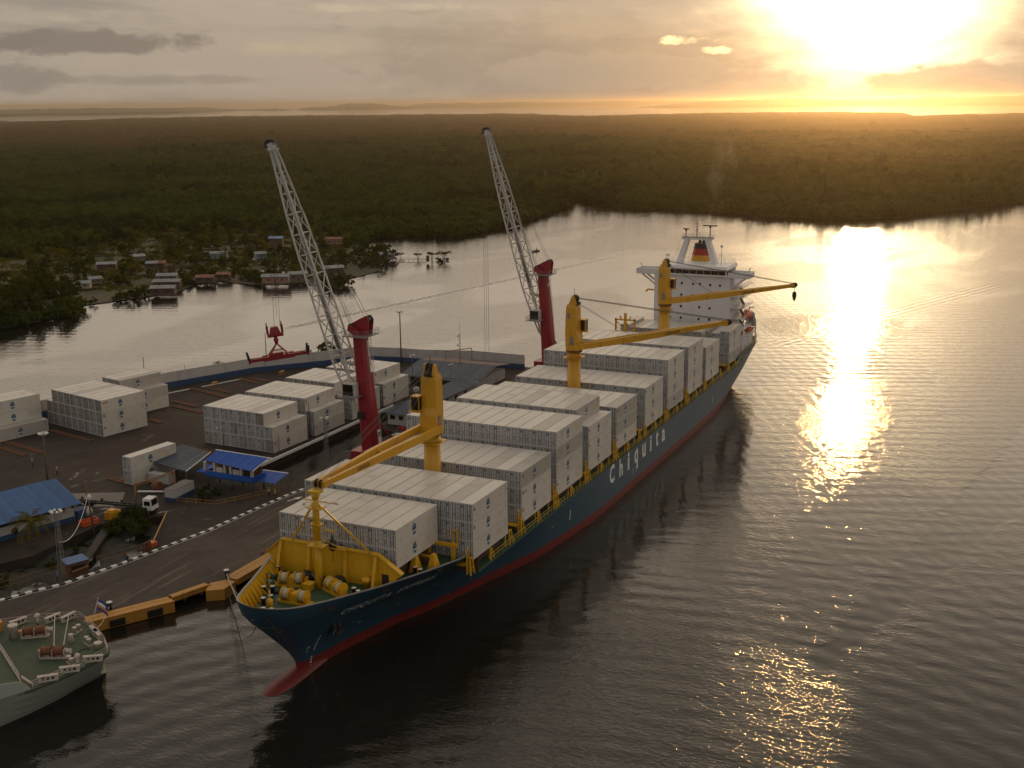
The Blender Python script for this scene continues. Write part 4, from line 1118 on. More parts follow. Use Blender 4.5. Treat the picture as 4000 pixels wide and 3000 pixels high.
for (x, y, z, h, r) in ((182, 8.1, 33.5, 4.8, 0.45), (181, 23.0, 33.5, 1.9, 0.5), (178.5, 29.9, 32.0, 0.9, 0.3), (178.5, -0.7, 32.0, 0.9, 0.3)):
    A_ = empty('antenna', (x, y, z), 0, SHIP)
    b = MB(); b.tube((0, 0, 0), (0, 0, h-r), 0.12, 0.08)
    if h > 3:
        for d in (-1, 1): b.beam((0, d*1.2, 0), (0, 0, h*0.62), 0.08)
    b.build('antenna_post', MSHIPW, A_)
    b = MB(); b.lathe((0, 0, h), [(0.05, -r), (r*0.8, -r*0.6), (r, 0), (r*0.8, r*0.6), (0.05, r)], 12); b.build('antenna_dome', MWHITE, A_)
# side balconies and stairs on the port side of the house
for z in (28.0, 25.2, 22.2, 19.2, 16.2):
    Bc = empty('balcony', (0, 0, z), 0, HS)
    b = MB(); x0 = 177.5 if z > 20 else 178.0; b.box(x0, 188, 0.4, 4.0, -0.12, 0.0); b.build('balcony_floor', MSHIPW, Bc)
    rail_run([(x0, 4.0), (x0, 0.45), (188, 0.45)], Bc, MSHIPW, 0.0, 1.0, 1.6)
    b = MB(); b.beam((179, 1.8, 0), (183.5, 1.8, -2.9), 0.8, 0.12); b.build('stair_flight', MGREY, Bc)
# lifeboat on its davits
LB = empty('lifeboat', (185.0, 1.2, 19.3), 0, SHIP)
b = MB(); b.sm = True
nn_ = 12
for i, (x, r) in enumerate(((-3.4, 0.15), (-2.9, 0.8), (-1.6, 1.15), (0, 1.25), (1.6, 1.15), (2.9, 0.8), (3.4, 0.15))):
    for k in range(nn_):
        q = 2*pi*k/nn_; b.v.append((x, cos(q)*r, sin(q)*r*1.05))
for i in range(6):
    for k in range(nn_): b.face(i*nn_+k, i*nn_+(k+1) % nn_, (i+1)*nn_+(k+1) % nn_, (i+1)*nn_+k)
b.build('boat_hull', MORANGE, LB, fix=True)
b = MB(); b.box(-1.2, 0.8, -0.5, 0.5, 1.1, 1.6); b.build('boat_canopy', MORANGE, LB)
for x in (182.2, 187.8):
    b = MB(); b.beam((x, 3.0, 14.0), (x, 1.4, 17.9), 0.35, 0.5); b.beam((x, 1.4, 17.9), (x, 1.2, 21.0), 0.3, 0.4); b.beam((x, 1.2, 21.0), (x, 0.0, 21.0), 0.3); b.build('davit', MSHIPW, SHIP)
b = MB(); b.box(180.5, 190.5, -0.2, 4, 13.9, 14.1); b.build('boat_deck', MSHIPW, SHIP)
rail_run([(180.5, -0.15), (190.5, -0.15), (190.5, 3.5)], SHIP, MSHIPW, 14.1, 1.0, 1.4, name='boat_deck_rail')
b = MB(); b.beam((193.5, 0.6, 10.0), (193.2, 0.6, 16.0), 0.35); b.beam((193.2, 0.6, 16.0), (189.4, 0.6, 19.4), 0.3); b.build('stores_davit', MSHIPW, SHIP)
b = MB(); b.hexa([(190.2, 0.5, 15.2), (192.4, 0.5, 14.8), (192.4, 2.6, 14.8), (190.2, 2.6, 15.2), (189.2, 0.5, 18.2), (191.4, 0.5, 18.8), (191.4, 2.6, 18.8), (189.2, 2.6, 18.2)]); b.build('canvas_cover', MGREY, SHIP)
RBt = MB(); RBt.hexa([(184.0, -0.1, 14.6), (187.6, -0.1, 14.6), (187.6, 1.3, 14.6), (184.0, 1.3, 14.6), (183.4, -0.4, 15.4), (188.2, -0.4, 15.4), (188.2, 1.6, 15.4), (183.4, 1.6, 15.4)]); RBt.build('rescue_boat', MORANGE, SHIP)
for x in (176, 180, 184, 188):
    b = MB(); b.tube((x, 0.2, 9.95), (x, 0.2, 13.9), 0.14); b.build('deck_pillar', MSHIPW, SHIP)
rail_run([(172.5, -0.55), (181, -0.5), (189, -0.1), (196.8, 0.9), (196.8, 29.0)], SHIP, MYEL2, 10.9, 1.1, 1.6, name='stern_rail')
# accommodation ladder arm on the quay side
b = MB(); b.beam((177, 25.4, 26.0), (177, 27.4, 26.1), 0.4); b.beam((177, 27.4, 26.1), (177, 28.0, 25.4), 0.4); b.build('provision_crane', MYEL, SHIP)
# ================================================================== CONTAINERS
CL, CW, CH, CP = 12.192, 2.438, 2.896, 2.911
def oval(b, cx, cz, rx, rz, y, n=20, x_axis='x', flip=False):
    pts = []
    for k in range(n):
        q = 2*pi*k/n
        pts.append((cx+cos(q)*rx, y, cz+sin(q)*rz) if x_axis == 'x' else (y, cx-cos(q)*rx, cz+sin(q)*rz))
    b.poly(pts)
# shared meshes; local frame: x along the box from the door end, y across (0 = side with the emblem), z up
b = MB(); b.box(0.06, CL-0.02, 0.02, CW-0.02, 0.12, CH-0.03)
ME_BODY = b.mesh('container_body', MW); ME_BODYG = b.mesh('container_body', MWG)
b = MB()
for x in (0.0, CL-0.12):
    for y in (0.0, CW-0.12): b.box(x, x+0.12, y, y+0.12, 0.0, CH)
for y in (0.0, CW-0.10):
    b.box(0.12, CL-0.12, y, y+0.10, 0.0, 0.14); b.box(0.12, CL-0.12, y, y+0.07, CH-0.08, CH)
b.box(0.0, 0.10, 0.12, CW-0.12, 0.0, 0.14); b.box(0.0, 0.10, 0.12, CW-0.12, CH-0.12, CH); b.box(CL-0.1, CL, 0.12, CW-0.12, CH-0.12, CH)
for x in (-0.01, CL-0.17):
    for y in (-0.01, CW-0.15):
        for z in (-0.005, CH-0.115): b.box(x, x+0.18, y, y+0.16, z, z+0.12)
ME_FRAME = b.mesh('container_frame', MFRAME)
def door_mesh(y0, y1, mm):
    b = MB(); b.mat(0); b.box(0.03, 0.06, y0, y1, 0.16, CH-0.14)
    b.mat(1)
    b.box(0.022, 0.05, y0-0.012, y0+0.02, 0.15, CH-0.13); b.box(0.022, 0.05, y1-0.02, y1+0.012, 0.15, CH-0.13)
    w_ = y1-y0
    for f in (0.30, 0.72):
        y = y0+w_*f; b.box(-0.012, 0.03, y-0.035, y+0.035, 0.10, CH-0.07)
        for z in (0.3, 0.95, 1.7, CH-0.35): b.box(-0.02, 0.03, y-0.09, y+0.09, z, z+0.05)
    b.box(-0.02, 0.03, y0+w_*0.3, y0+w_*0.72, 1.05, 1.10)
    for z in (0.5, 1.2, 1.9, 2.5):
        yh = y0 if y0 < 0.5 else y1; b.box(-0.015, 0.03, yh-0.08, yh+0.08, z, z+0.09)
    # small stickers
    b.mat(2); b.box(0.024, 0.03, y0+w_*0.45, y0+w_*0.62, 0.62, 0.80)
    b.mat(3); b.box(0.024, 0.03, y0+w_*0.10, y0+w_*0.20, 2.25, 2.38)
    return b.mesh('door', [mm, MGASK, MRUST, MPRINTD])
ME_D = {}
for key, mm in (('c', MDOOR), ('d', MDOORD)):
    ME_D[key] = (door_mesh(0.14, CW/2-0.01, mm), door_mesh(CW/2+0.01, CW-0.14, mm))
def emblem(rx, rz, cx, cz, y, ax):
    b = MB(); e = 0.004
    b.mat(1); oval(b, cx, cz, rx, rz, y, 22, ax)
    b.mat(0); oval(b, cx, cz, rx*0.91, rz*0.93, y-e, 22, ax)
    b.mat(1)
    def quad(x0, x1, z0, z1, sl=0.0):
        pts = [(cx+x0*rx, cz+z0*rz), (cx+x1*rx, cz+(z0+sl)*rz), (cx+x1*rx, cz+(z1+sl)*rz), (cx+x0*rx, cz+z1*rz)]
        b.poly([(p[0], y-2*e, p[1]) if ax == 'x' else (y-2*e, 2*cx-p[0], p[1]) for p in pts])
    quad(-0.80, 0.80, -0.50, -0.22, 0.10)
    quad(-0.28, 0.30, 0.62, 0.70); quad(-0.45, 0.45, 0.30, 0.36)
    return b.mesh('emblem', [MBLUE, MCREAM])
ME_EMB = emblem(0.62, 0.94, 5.2, 1.45, 0.008, 'x')
ME_EMBE = emblem(0.24, 0.26, CW-0.62, 2.28, 0.020, 'y')
b = MB()
for k in range(3): b.mat(0); b.box(8.8, 10.1-0.3*(k % 2), 0.012, 0.02, 1.75-k*0.22, 1.83-k*0.22)
b.mat(0); b.box(8.9, 10.0, 0.012, 0.02, 0.95, 1.03)
b.mat(1)
for k in range(4): b.box(11.3, 11.42, 0.012, 0.02, 2.45-k*0.22, 2.58-k*0.22)
b.box(0.9, 1.5, 0.012, 0.02, 1.0, 1.04)
ME_MARK = b.mesh('side_marking', [MPRINT, MPRINTD])
b = MB(); b.box(0.32, 0.78, 0.010, 0.02, 1.75, 2.3); ME_PLAC = b.mesh('placard', MRUST)
b = MB(); b.mat(0); b.box(0.5, 1.9, 0.012, 0.02, 2.0, 2.32); b.mat(1)
for k in range(4): b.box(0.62+k*0.32, 0.70+k*0.32, 0.010, 0.02, 2.04, 2.28)
ME_REDM = b.mesh('red_marking', [MRED_PRINT, MW])

ORD = ['first', 'second', 'third', 'fourth', 'fifth', 'sixth', 'seventh', 'eighth', 'ninth', 'tenth', 'eleventh', 'twelfth']
NUM = ['one', 'two', 'three', 'four', 'five', 'six', 'seven', 'eight', 'nine', 'ten', 'eleven', 'twelve']
crnd = random.Random(5)
NCONT = 0
def container(loc, rz, label, group, front=True, side=False, door='c', placard=None, special=None):
    global NCONT
    NCONT += 1
    r = thing('shipping_container', label, 'container', loc, rz, group)
    link('body', ME_BODYG if crnd.random() < 0.09 else ME_BODY, r); link('frame', ME_FRAME, r)
    if front:
        for q in ME_D[door]: link('door', q, r)
        link('door_emblem', ME_EMBE, r)
    if side:
        link('side_emblem', ME_EMB, r); link('side_marking', ME_MARK, r)
        if placard if placard is not None else crnd.random() < 0.55: link('placard', ME_PLAC, r)
        if special == 'red': link('red_marking', ME_REDM, r)
    return r

TIERW = {0: 'bottom', 1: 'second', 2: 'third', 3: 'fourth'}
def tier_word(k, top): return 'top' if k == top else ('bottom' if k == 0 else ORD[k])
CONF = []
for i, (s, t0, nr, zb) in enumerate(BAYS):
    tiers = [3]*12
    if i == 0: tiers = [2]*8
    elif i in (3, 7, 8): tiers = [4]*12
    elif i == 4: tiers = [3]+[4]*10+[3]
    elif i == 10: tiers = [3, 3, 0]+[3]*9
    CONF.append(tiers)
for i, (s, t0, nr, zb) in enumerate(BAYS):
    T = CONF[i]
    for r in range(nr):
        for k in range(T[r]):
            top = k == T[r]-1
            side = r == 0 or T[r-1] <= k
            want = top or side or i == 0
            if i == 1 and r <= 3: want = True
            if i in (3, 7) and k == T[r]-2: want = True
            if i == 4 and k == 2 and r == 11: want = True
            if not want: continue
            dz = -0.62 if (i == 10 and 1 <= r <= 10) else 0.0
            lab = 'white reefer container in bay %s from bow, row %s from open water, %s tier' % (NUM[i], NUM[r], tier_word(k, T[r]-1))
            sp = 'red' if (i, r, k) in ((2, 0, 1), (5, 0, 2)) else None
            c_ = container((s, t0+r*PITCHY, zb+k*CP+dz), 0, lab, 'white containers stacked on the ship', front=True, side=side, special=sp)

# ---- stacks on the quayside yard: (name, x, y, heading, tiers per row)
YARD = [('beside the blue gatehouse', 70.31, 78.02, -0.039, 2.471, [2]+[3]*7, 'c', 'front'),
        ('second back from gatehouse', 85.6, 77.55, -0.016, 2.477, [2]+[3]*7, 'c', 'behind'),
        ('third back from gatehouse', 101.2, 77.2, -0.035, 2.48, [2, 2]+[3]*6, 'd', 'behind'),
        ('fourth back from gatehouse', 115.75, 77.08, -0.027, 2.473, [2]+[3]*6, 'd', 'behind'),
        ('at the yard corner', 52.45, 141.8, -0.236, 2.489, [1, 3, 3, 3], 'd', 'side'),
        ('in mid yard', 65.26, 122.63, -0.200, 2.49, [3]*8+[2], 'd', 'front'),
        ('by the perimeter wall', 82.24, 130.77, -0.218, 2.484, [2, 3, 3, 3], 'd', 'behind')]
for nm, x, y, h, wd, T, dk_, mode in YARD:
    for r in range(len(T)):
        for k in range(T[r]):
            top = k == T[r]-1
            side = r == 0 or T[r-1] <= k
            want = top or side or mode == 'front' or (mode == 'behind' and r <= 2)
            if not want: continue
            lab = 'white container in stack %s, row %s from quay, %s tier' % (nm, NUM[r], tier_word(k, T[r]-1))
            dd = dk_ if not (nm == 'beside the blue gatehouse' and crnd.random() < 0.25) else 'd'
            container((x-sin(h)*r*wd, y+cos(h)*r*wd, LAND+0.10+k*CP), h, lab, 'white containers stacked in the yard', True, side, dd, special='red' if (nm == 'in mid yard' and r == 0 and k == 2) else None)
for k in range(2):
    container((40.1, 91.13, LAND+0.10+k*CP), -0.106, '%s container of the pair standing alone beside the open shed' % ('upper', 'lower')[1-k], 'white containers stacked in the yard', True, True)
print('containers', NCONT)
# ================================================================== PORT: ground, quay, walls
def ground_mat(name, c0, c1, c2, wet=0.55, sc=0.06, track=None):
    m_ = bpy.data.materials.new(name); m_.use_nodes = True
    t = m_.node_tree; n = NT(t); bs = t.nodes['Principled BSDF']
    g = n.n('ShaderNodeNewGeometry'); P = g.outputs['Position']
    a = n.noise(P, sc, 6, 0.62, 0.6); b_ = n.noise(P, sc*9, 5, 0.65); 
    tr = n.noise(n.mapping(P, scale=(0.05, 0.75, 1), rot=(0, 0, track or 0.0)), 1.0, 4, 0.6, 0.3)
    c = n.mix(n.smooth(a, 0.38, 0.66), c0, c1)
    c = n.mix(n.math('MULTIPLY', n.smooth(b_, 0.42, 0.72), 0.5), c, c2)
    if track is not None: c = n.mix(n.math('MULTIPLY', n.smooth(tr, 0.52, 0.72), 0.6), c, tuple(q*2.6 for q in c1))
    n.put(bs.inputs['Base Color'], c)
    w_ = n.smooth(n.noise(n.mapping(P, scale=(1, 1.6, 1), loc=(13, 4, 0)), sc*1.5, 4, 0.6, 0.8), wet, wet+0.10)
    n.put(bs.inputs['Roughness'], n.math('SUBTRACT', 0.88, n.math('MULTIPLY', w_, 0.72)))
    bs.inputs['Specular IOR Level'].default_value = 0.35
    bm_ = n.n('ShaderNodeBump'); bm_.inputs['Distance'].default_value = 0.03; n.put(bm_.inputs['Strength'], n.math('SUBTRACT', 1.0, w_))
    n.put(bm_.inputs['Height'], n.noise(P, 3.0, 4, 0.6)); t.links.new(bm_.outputs[0], bs.inputs['Normal'])
    return m_
MYARD = ground_mat('yard_ground', (0.030, 0.022, 0.017), (0.055, 0.040, 0.030), (0.022, 0.017, 0.014), 0.62)
MQUAY = ground_mat('quay_paving', (0.055, 0.044, 0.036), (0.085, 0.068, 0.054), (0.040, 0.033, 0.028), 0.70, 0.07, 0.06)
MCONC = mat('concrete', (0.20, 0.18, 0.155), 0.85, var=0.25, vscale=0.7, grime=(0.07, 0.06, 0.05), gamt=0.6)
MDCONC = mat('dark_concrete', (0.06, 0.05, 0.042), 0.9, var=0.3)
MFEND = mat('fender_yellow', (0.50, 0.24, 0.035), 0.6, var=0.12, vscale=0.8, grime=(0.18, 0.08, 0.03), gamt=0.5, gscale=0.5, streak=True)
MRUB = mat('rubber', (0.018, 0.016, 0.015), 0.85)
MBLUEP = mat('wall_blue', (0.025, 0.065, 0.15), 0.7, var=0.15, grime=(0.03, 0.04, 0.05), gamt=0.5)
MWALLW = mat('wall_white', (0.50, 0.48, 0.46), 0.75, var=0.10, vscale=0.3, grime=(0.24, 0.20, 0.17), gamt=0.5, gscale=0.3, streak=True)
MROOFB = mat('roof_blue', (0.045, 0.145, 0.36), 0.45, var=0.2, vscale=0.4, grime=(0.04, 0.07, 0.12), gamt=0.5, objrand=0.25)
MROOFV = mat('roof_vivid_blue', (0.022, 0.12, 0.52), 0.45, var=0.15, objrand=0.15)
MROOFG = mat('roof_grey_blue', (0.075, 0.10, 0.14), 0.5, var=0.3, vscale=0.3, grime=(0.10, 0.09, 0.08), gamt=0.6, objrand=0.3)
MROOFP = mat('roof_faded_pink', (0.30, 0.22, 0.20), 0.6, var=0.2, objrand=0.2)
MPIPE = mat('pipe_brown', (0.24, 0.12, 0.05), 0.7, var=0.3)
MTIMB = mat('old_timber', (0.16, 0.07, 0.035), 0.9, var=0.35, vscale=1.2)
MPOLE = mat('pole_wood', (0.13, 0.095, 0.065), 0.85, var=0.2)
MSKIN = mat('skin', (0.24, 0.13, 0.08), 0.6)

def slab(name, polys, z0, z1, m_):
    b = MB()
    for p in polys: b.prism(p, z0, z1)
    return tag(b.build(name, m_, fix=True), kind='structure')
QEDGE = [(-60, 82), (-30, 64), (-12.3, 53.2), (-7, 49.9), (-0.7, 46.1), (5.9, 44.2), (8.7, 42.6), (20, 42.6), (215, 42.6)]
KERB = [(-60, 96), (-30, 78), (-12.1, 69.3), (-8.4, 67.8), (-4.3, 65.6), (1.9, 64.1), (7.1, 62.9), (13, 62.0), (25, 59.9), (36.8, 59.2), (47, 58.4), (53, 57.4)]
slab('quay', [QEDGE+[(215, 57.4)]+list(reversed(KERB))], 0.75, LAND, MQUAY)
slab('yard_ground', [
    [(53, 57.4), (118, 57.4), (118, 69.5), (98, 69.5), (96, 62.5), (53, 62.5)],
    [(118, 57.4), (215, 57.4), (215, 60), (172, 61), (172, 92), (168, 103), (165, 115.5), (154, 122), (137, 136.5), (118, 144.5)],
    [(53, 75.5), (118, 75.5), (118, 144.5), (110, 147.5), (73, 155.5), (53, 160)],
    [(13, 62), (25, 59.9), (36.8, 59.2), (47, 58.4), (53, 57.4), (53, 160), (30, 169), (-60, 189), (-60, 112), (-20, 90), (3, 80), (20, 80.5), (28.5, 73)]], -1.5, LAND-0.004, MYARD)
# bare concrete pad by the truck and pale worn strips
b = MB(); b.poly([(31, 99.5, LAND+0.004), (26, 90, LAND+0.004), (29.5, 84.5, LAND+0.004), (36.2, 89.6, LAND+0.004)])
o = b.build('concrete_path', MCONC, fix=True); tag(o, kind='structure')
for x0, x1, y in ((70, 205, 45.0), (60, 205, 55.0), (10, 205, 50.0)):
    for k in range(int((x1-x0)/9)):
        pass
# piles and dark bank under the quay
b = MB(); b.prism([(p[0], p[1]+3.2) for p in QEDGE]+[(215, 57.0)]+[(p[0], p[1]-0.3) for p in reversed(KERB)], -2, 0.75)
tag(b.build('quay_bank_wall', MDCONC, fix=True), kind='structure')
def along(pts, step):
    out = []; carry = 0.0
    for (x0, y0), (x1, y1) in zip(pts[:-1], pts[1:]):
        L_ = math.hypot(x1-x0, y1-y0); d = carry
        while d < L_:
            out.append((x0+(x1-x0)*d/L_, y0+(y1-y0)*d/L_, atan2(y1-y0, x1-x0))); d += step
        carry = d-L_
    return out
pm = MB(); pm.tube((0, 0, -3), (0, 0, 0.75), 0.32, n=10); pme = pm.mesh('quay_pile', MCONC)
for i, (x, y, a) in enumerate(along(QEDGE[1:8], 3.1)):
    tag(link('quay_pile', pme, None, (x-sin(a)*0.9, y+cos(a)*0.9, 0)), 'round concrete pile under the quay edge', 'pile', 'piles under the quay edge')
# painted kerb: black and white stones
kb = MB(); kb.box(-0.52, 0.52, -0.30, 0.30, 0, 0.22); KW = kb.mesh('kerb_stone', MWHITE); kb = MB(); kb.box(-0.52, 0.52, -0.28, 0.28, 0, 0.20); KK = kb.mesh('kerb_stone', MBLACK)
KR = tag(empty('kerb', (0, 0, 0)), kind='structure')
for i, (x, y, a) in enumerate(along(KERB[1:], 1.06)):
    link('kerb_stone', (KW, KK)[i % 2], KR, (x, y, LAND), a)
b = MB()
for (x0, y0), (x1, y1) in zip(KERB[2:-1], KERB[3:]):
    a = atan2(y1-y0, x1-x0); b.poly([(x0+sin(a)*0.42, y0-cos(a)*0.42, LAND+0.005), (x1+sin(a)*0.42, y1-cos(a)*0.42, LAND+0.005), (x1+sin(a)*0.56, y1-cos(a)*0.56, LAND+0.005), (x0+sin(a)*0.56, y0-cos(a)*0.56, LAND+0.005)])
tag(b.build('road_line', MWHITE, fix=True), kind='structure')
# arrow painted on the quay road
b = MB(); za = LAND+0.005
b.poly([(44.6, 56.2, za), (46.6, 55.55, za), (46.7, 55.85, za), (44.7, 56.5, za)]); b.poly([(46.4, 55.1, za), (48.2, 55.2, za), (46.8, 56.3, za)])
tag(b.build('road_arrow_marking', MWHITE, fix=True), kind='structure')
# channel edge beam
b = MB(); b.box(58, 117.5, 75.2, 75.6, LAND-0.3, LAND+0.30); tag(b.build('channel_kerb', MWHITE), kind='structure')

# fenders along the quay edge
def fender(p0, p1, h, w_, label, pads=()):
    p0, p1 = Vector((*p0, 0)), Vector((*p1, 0)); d = (p1-p0); L_ = d.length; a = atan2(d.y, d.x)
    F_ = thing('quay_fender', label, 'fender', (p0.x, p0.y, 0), a, 'yellow steel fenders along the quay')
    b = MB(); b.box(0, L_, -w_, 0.0, LAND-h, LAND+0.03); b.box(0.2, L_-0.2, 0.0, 0.9, LAND+0.0045, LAND+0.06); b.build('fender_beam', MFEND, F_)
    b = MB(); b.box(-0.05, L_+0.05, -w_-0.05, -w_+0.25, LAND+0.03, LAND+0.16); b.build('fender_lip', MFEND, F_)
    for x in pads:
        b = MB()
        for k in range(3): b.box(x-1.15, x+1.15, -w_-0.35, -w_, LAND-h+0.25+k*0.36, LAND-h+0.55+k*0.36)
        b.build('rubber_pad', MRUB, F_)
fender((-30, 62.9), (-13.2, 52.6), 1.7, 1.6, 'long yellow steel fender half hidden behind the pale green stern', (8, 14))
fender((-12.9, 52.3), (-1.4, 45.7), 1.7, 1.6, 'yellow steel fender with two rubber pads beside the pale green stern', (4.3, 10.1))
fender((-1.0, 46.0), (5.6, 43.9), 0.7, 0.5, 'thin yellow edge beam between the two large fenders')
fender((9.0, 42.4), (40, 42.6), 0.9, 1.7, 'yellow ledge fender running towards the navy bow', ())
b = MB(); b.prism([(3.2, 42.6), (4.9, 40.3), (8.2, 40.6), (8.4, 42.5), (6.0, 44.0)], -0.3, LAND+0.02)
tag(b.build('mooring_dolphin', MFEND, fix=True), 'yellow block jutting from the quay under the white capped bollard', 'dolphin')
def quay_bollard(x, y, label):
    B_ = thing('quay_bollard', label, 'bollard', (x, y, LAND+0.03), 0, 'black bollards on the quay')
    b = MB(); b.lathe((0, 0, 0), [(0.42, 0), (0.30, 0.25), (0.30, 0.75), (0.55, 0.9), (0.55, 1.1)], 14); b.build('bollard_body', MBLACK, B_)
    b = MB(); b.lathe((0, 0, 1.1), [(0.5, 0), (0.42, 0.09), (0.1, 0.12)], 14); b.build('bollard_cap', MWHITE, B_)
quay_bollard(9.3, 43.2, 'white capped bollard at the bend of the quay holding the bow ropes')
quay_bollard(-8.4, 51.6, 'white capped bollard on the yellow fender near the pale green stern')
b = MB(); b.lathe((20.2, 44.2, LAND), [(0.3, 0), (0.12, 0.3), (0.05, 0.8)], 8); tag(b.build('traffic_cone', MORANGE), 'small orange cone at the quay edge beside the bow', 'cone')

# mooring ropes (real sagging lines)
def rope(p0, p1, sag, r, name, label, m_=MHAWSER, n=14):
    p0, p1 = Vector(p0), Vector(p1); pts = []
    for i in range(n+1):
        u = i/n; p = p0.lerp(p1, u); p.z -= sag*4*u*(1-u); pts.append(p)
    b = MB(); b.path(pts, r, 5); tag(b.build(name, m_), label, 'rope', 'mooring ropes')
rope((-19.3, 16.6, 11.6), (9.1, 43.1, LAND+0.6), 0.6, 0.05, 'mooring_rope', 'taut pale mooring rope, upper of two running from bow to bollard')
rope((-19.6, 15.6, 11.4), (9.4, 43.2, LAND+0.5), 1.5, 0.05, 'mooring_rope', 'taut pale mooring rope, lower of two running from bow to bollard')
rope((-20.0, 14.6, 11.2), (8.9, 43.3, LAND+0.4), 5.5, 0.06, 'mooring_rope', 'slack dark mooring rope hanging low from the bow', MROPE)
rope((-14.0, 22.0, 11.6), (9.6, 43.4, LAND+0.6), 0.9, 0.04, 'mooring_rope', 'thin mooring rope from the quay side of the bow')
rope((-19.5, 12.6, 11.6), (-17.4, 12.4, 9.6), 0.8, 0.04, 'mooring_rope', 'short loose rope looped under the bow fairlead', MROPE)

# perimeter wall, white over blue
WALL = [(40, 157.5), (70, 151), (110.3, 142.6), (134.9, 132.1), (151.6, 118.1), (160.9, 112.6), (163.6, 101.4), (164.4, 92), (168.6, 78), (168.8, 61.6)]
PW = thing('perimeter_wall', 'long white wall with blue base around the container yard', 'wall')
for (x0, y0), (x1, y1) in zip(WALL[:-1], WALL[1:]):
    L_ = math.hypot(x1-x0, y1-y0); a = atan2(y1-y0, x1-x0); k = max(1, round(L_/6.0))
    for i in range(k):
        u0, u1 = L_*i/k, L_*(i+1)/k
        b = MB(); b.box(u0+0.01, u1-0.01, -0.12, 0.12, LAND+1.55, LAND+4.2); b.build('wall_panel', MWALLW, PW, (x0, y0, 0), a)
    b = MB(); b.box(0, L_, -0.18, 0.18, LAND, LAND+1.55); b.build('wall_base', MBLUEP, PW, (x0, y0, 0), a)
    b = MB(); b.box(0, L_, -0.16, 0.16, LAND+4.2, LAND+4.3); b.build('wall_coping', MWALLW, PW, (x0, y0, 0), a)

# timbers lying on the yard
for i, (x0, y0, x1, y1) in enumerate([(64.3, 138.6, 61.3, 123.0), (52.9, 141.3, 49.6, 125.7), (48.8, 137.9, 46.6, 128.1), (41.3, 98.9, 40.6, 93.8), (111.6, 136.0, 107.4, 121.0), (114.2, 133.4, 111.8, 122.1), (98.4, 131.1, 96.2, 121.0), (94.2, 127.1, 92.0, 116.0), (81.6, 123.6, 80.1, 118.7), (126.4, 131.1, 123.7, 123.0), (128.1, 129.2, 126.7, 121.5), (66.0, 98.5, 64.0, 80.0)]):
    b = MB(); b.beam((x0, y0, LAND+0.12), (x1, y1, LAND+0.12), 0.45, 0.24); b.beam((x0+0.9, y0, LAND+0.10), (x1+0.9, y1, LAND+0.10), 0.35, 0.2)
    tag(b.build('timber_skid', MTIMB), 'pair of brown timbers lying on the dark yard, %s from the left' % ORD[[2, 1, 0, 3, 9, 10, 7, 6, 4, 11, 11, 5][i]] if i not in (9, 10) else ('pair of brown timbers near the wall under the hanging spreader' if i == 9 else 'shorter pair of brown timbers nearest the wall under the spreader'), 'timber', 'timber skids on the yard')
b = MB()
for (x0, y0), (x1, y1) in (((105.1, 137.9), (111.4, 135.8)), ((114.5, 134.4), (126.8, 130.2))): b.beam((x0, y0, LAND+0.1), (x1, y1, LAND+0.1), 0.25, 0.2)
tag(b.build('drain_kerb', MWHITE), kind='structure')

# ---- marsh bank between the road and the blue-roofed building
MARSH = [(-60, 96.3), (-30, 78.3), (-12.1, 69.6), (-8.4, 68.1), (-4.3, 65.9), (1.9, 64.4), (7.1, 63.2), (13, 62.3), (28.3, 73), (20, 80.3), (3, 79.8), (-20, 89.8), (-60, 111.5)]
rm = random.Random(3)
b = MB(); idx = {}
for i in range(0, 62):
    for j in range(0, 36):
        x, y = -46+i*1.25, 61+j*1.25
        b.v.append((x, y, 0.08+0.42*sin(x*0.5+0.8)*sin(y*0.45+0.3)+rm.uniform(-.15, .25)+(0.25 if y > 74 else 0)))
for i in range(61):
    for j in range(35):
        x, y = -46+i*1.25+0.6, 61+j*1.25+0.6
        if in_poly(x, y, MARSH): b.face(i*36+j, (i+1)*36+j, (i+1)*36+j+1, i*36+j+1)
MMUD = mat('marsh_mud', (0.020, 0.020, 0.012), 0.8, var=0.4, vscale=0.6)
tag(b.build('marsh_ground', MMUD), kind='structure')
b = MB(); b.hexa([(5.0, 71.2, 0.6), (6.6, 70.8, 0.6), (19.2, 77.4, 1.2), (17.8, 78.4, 1.2), (5.0, 71.2, 0.9), (6.6, 70.8, 0.9), (19.2, 77.4, 1.79), (17.8, 78.4, 1.79)])
tag(b.build('plank_ramp_path', MDCONC), kind='structure')

# ================================================================== PORT BUILDINGS
def sheet_roof(parent, A_, B_, C_, D_, nsh, m_, thick=0.08, name='roof_sheet'):
    """quad A-B (eave) C-D (ridge, D over A); split into sheets that run eave to ridge"""
    A_, B_, C_, D_ = map(Vector, (A_, B_, C_, D_)); nn = (B_-A_).cross(D_-A_).normalized()
    if nn.z < 0: nn = -nn
    for i in range(nsh):
        u0, u1 = i/nsh+0.0015, (i+1)/nsh-0.0015
        p = [A_.lerp(B_, u0), A_.lerp(B_, u1), D_.lerp(C_, u1), D_.lerp(C_, u0)]
        off = nn*(0.02*(i % 2))
        b = MB(); b.hexa([q+off for q in p]+[q+off+nn*thick for q in p])
        # standing ribs
        for f in (0.25, 0.5, 0.75):
            a0, a1 = p[0].lerp(p[1], f)+off+nn*(thick+0.02), p[3].lerp(p[2], f)+off+nn*(thick+0.02); b.beam(a0, a1, 0.07, 0.05, upv=nn)
        b.build(name, m_, parent, fix=True)
def posts(parent, pts, z0, z1, r, m_):
    for x, y in pts:
        b = MB(); b.tube((x, y, z0), (x, y, z1), r, n=6); b.build('post', m_, parent)

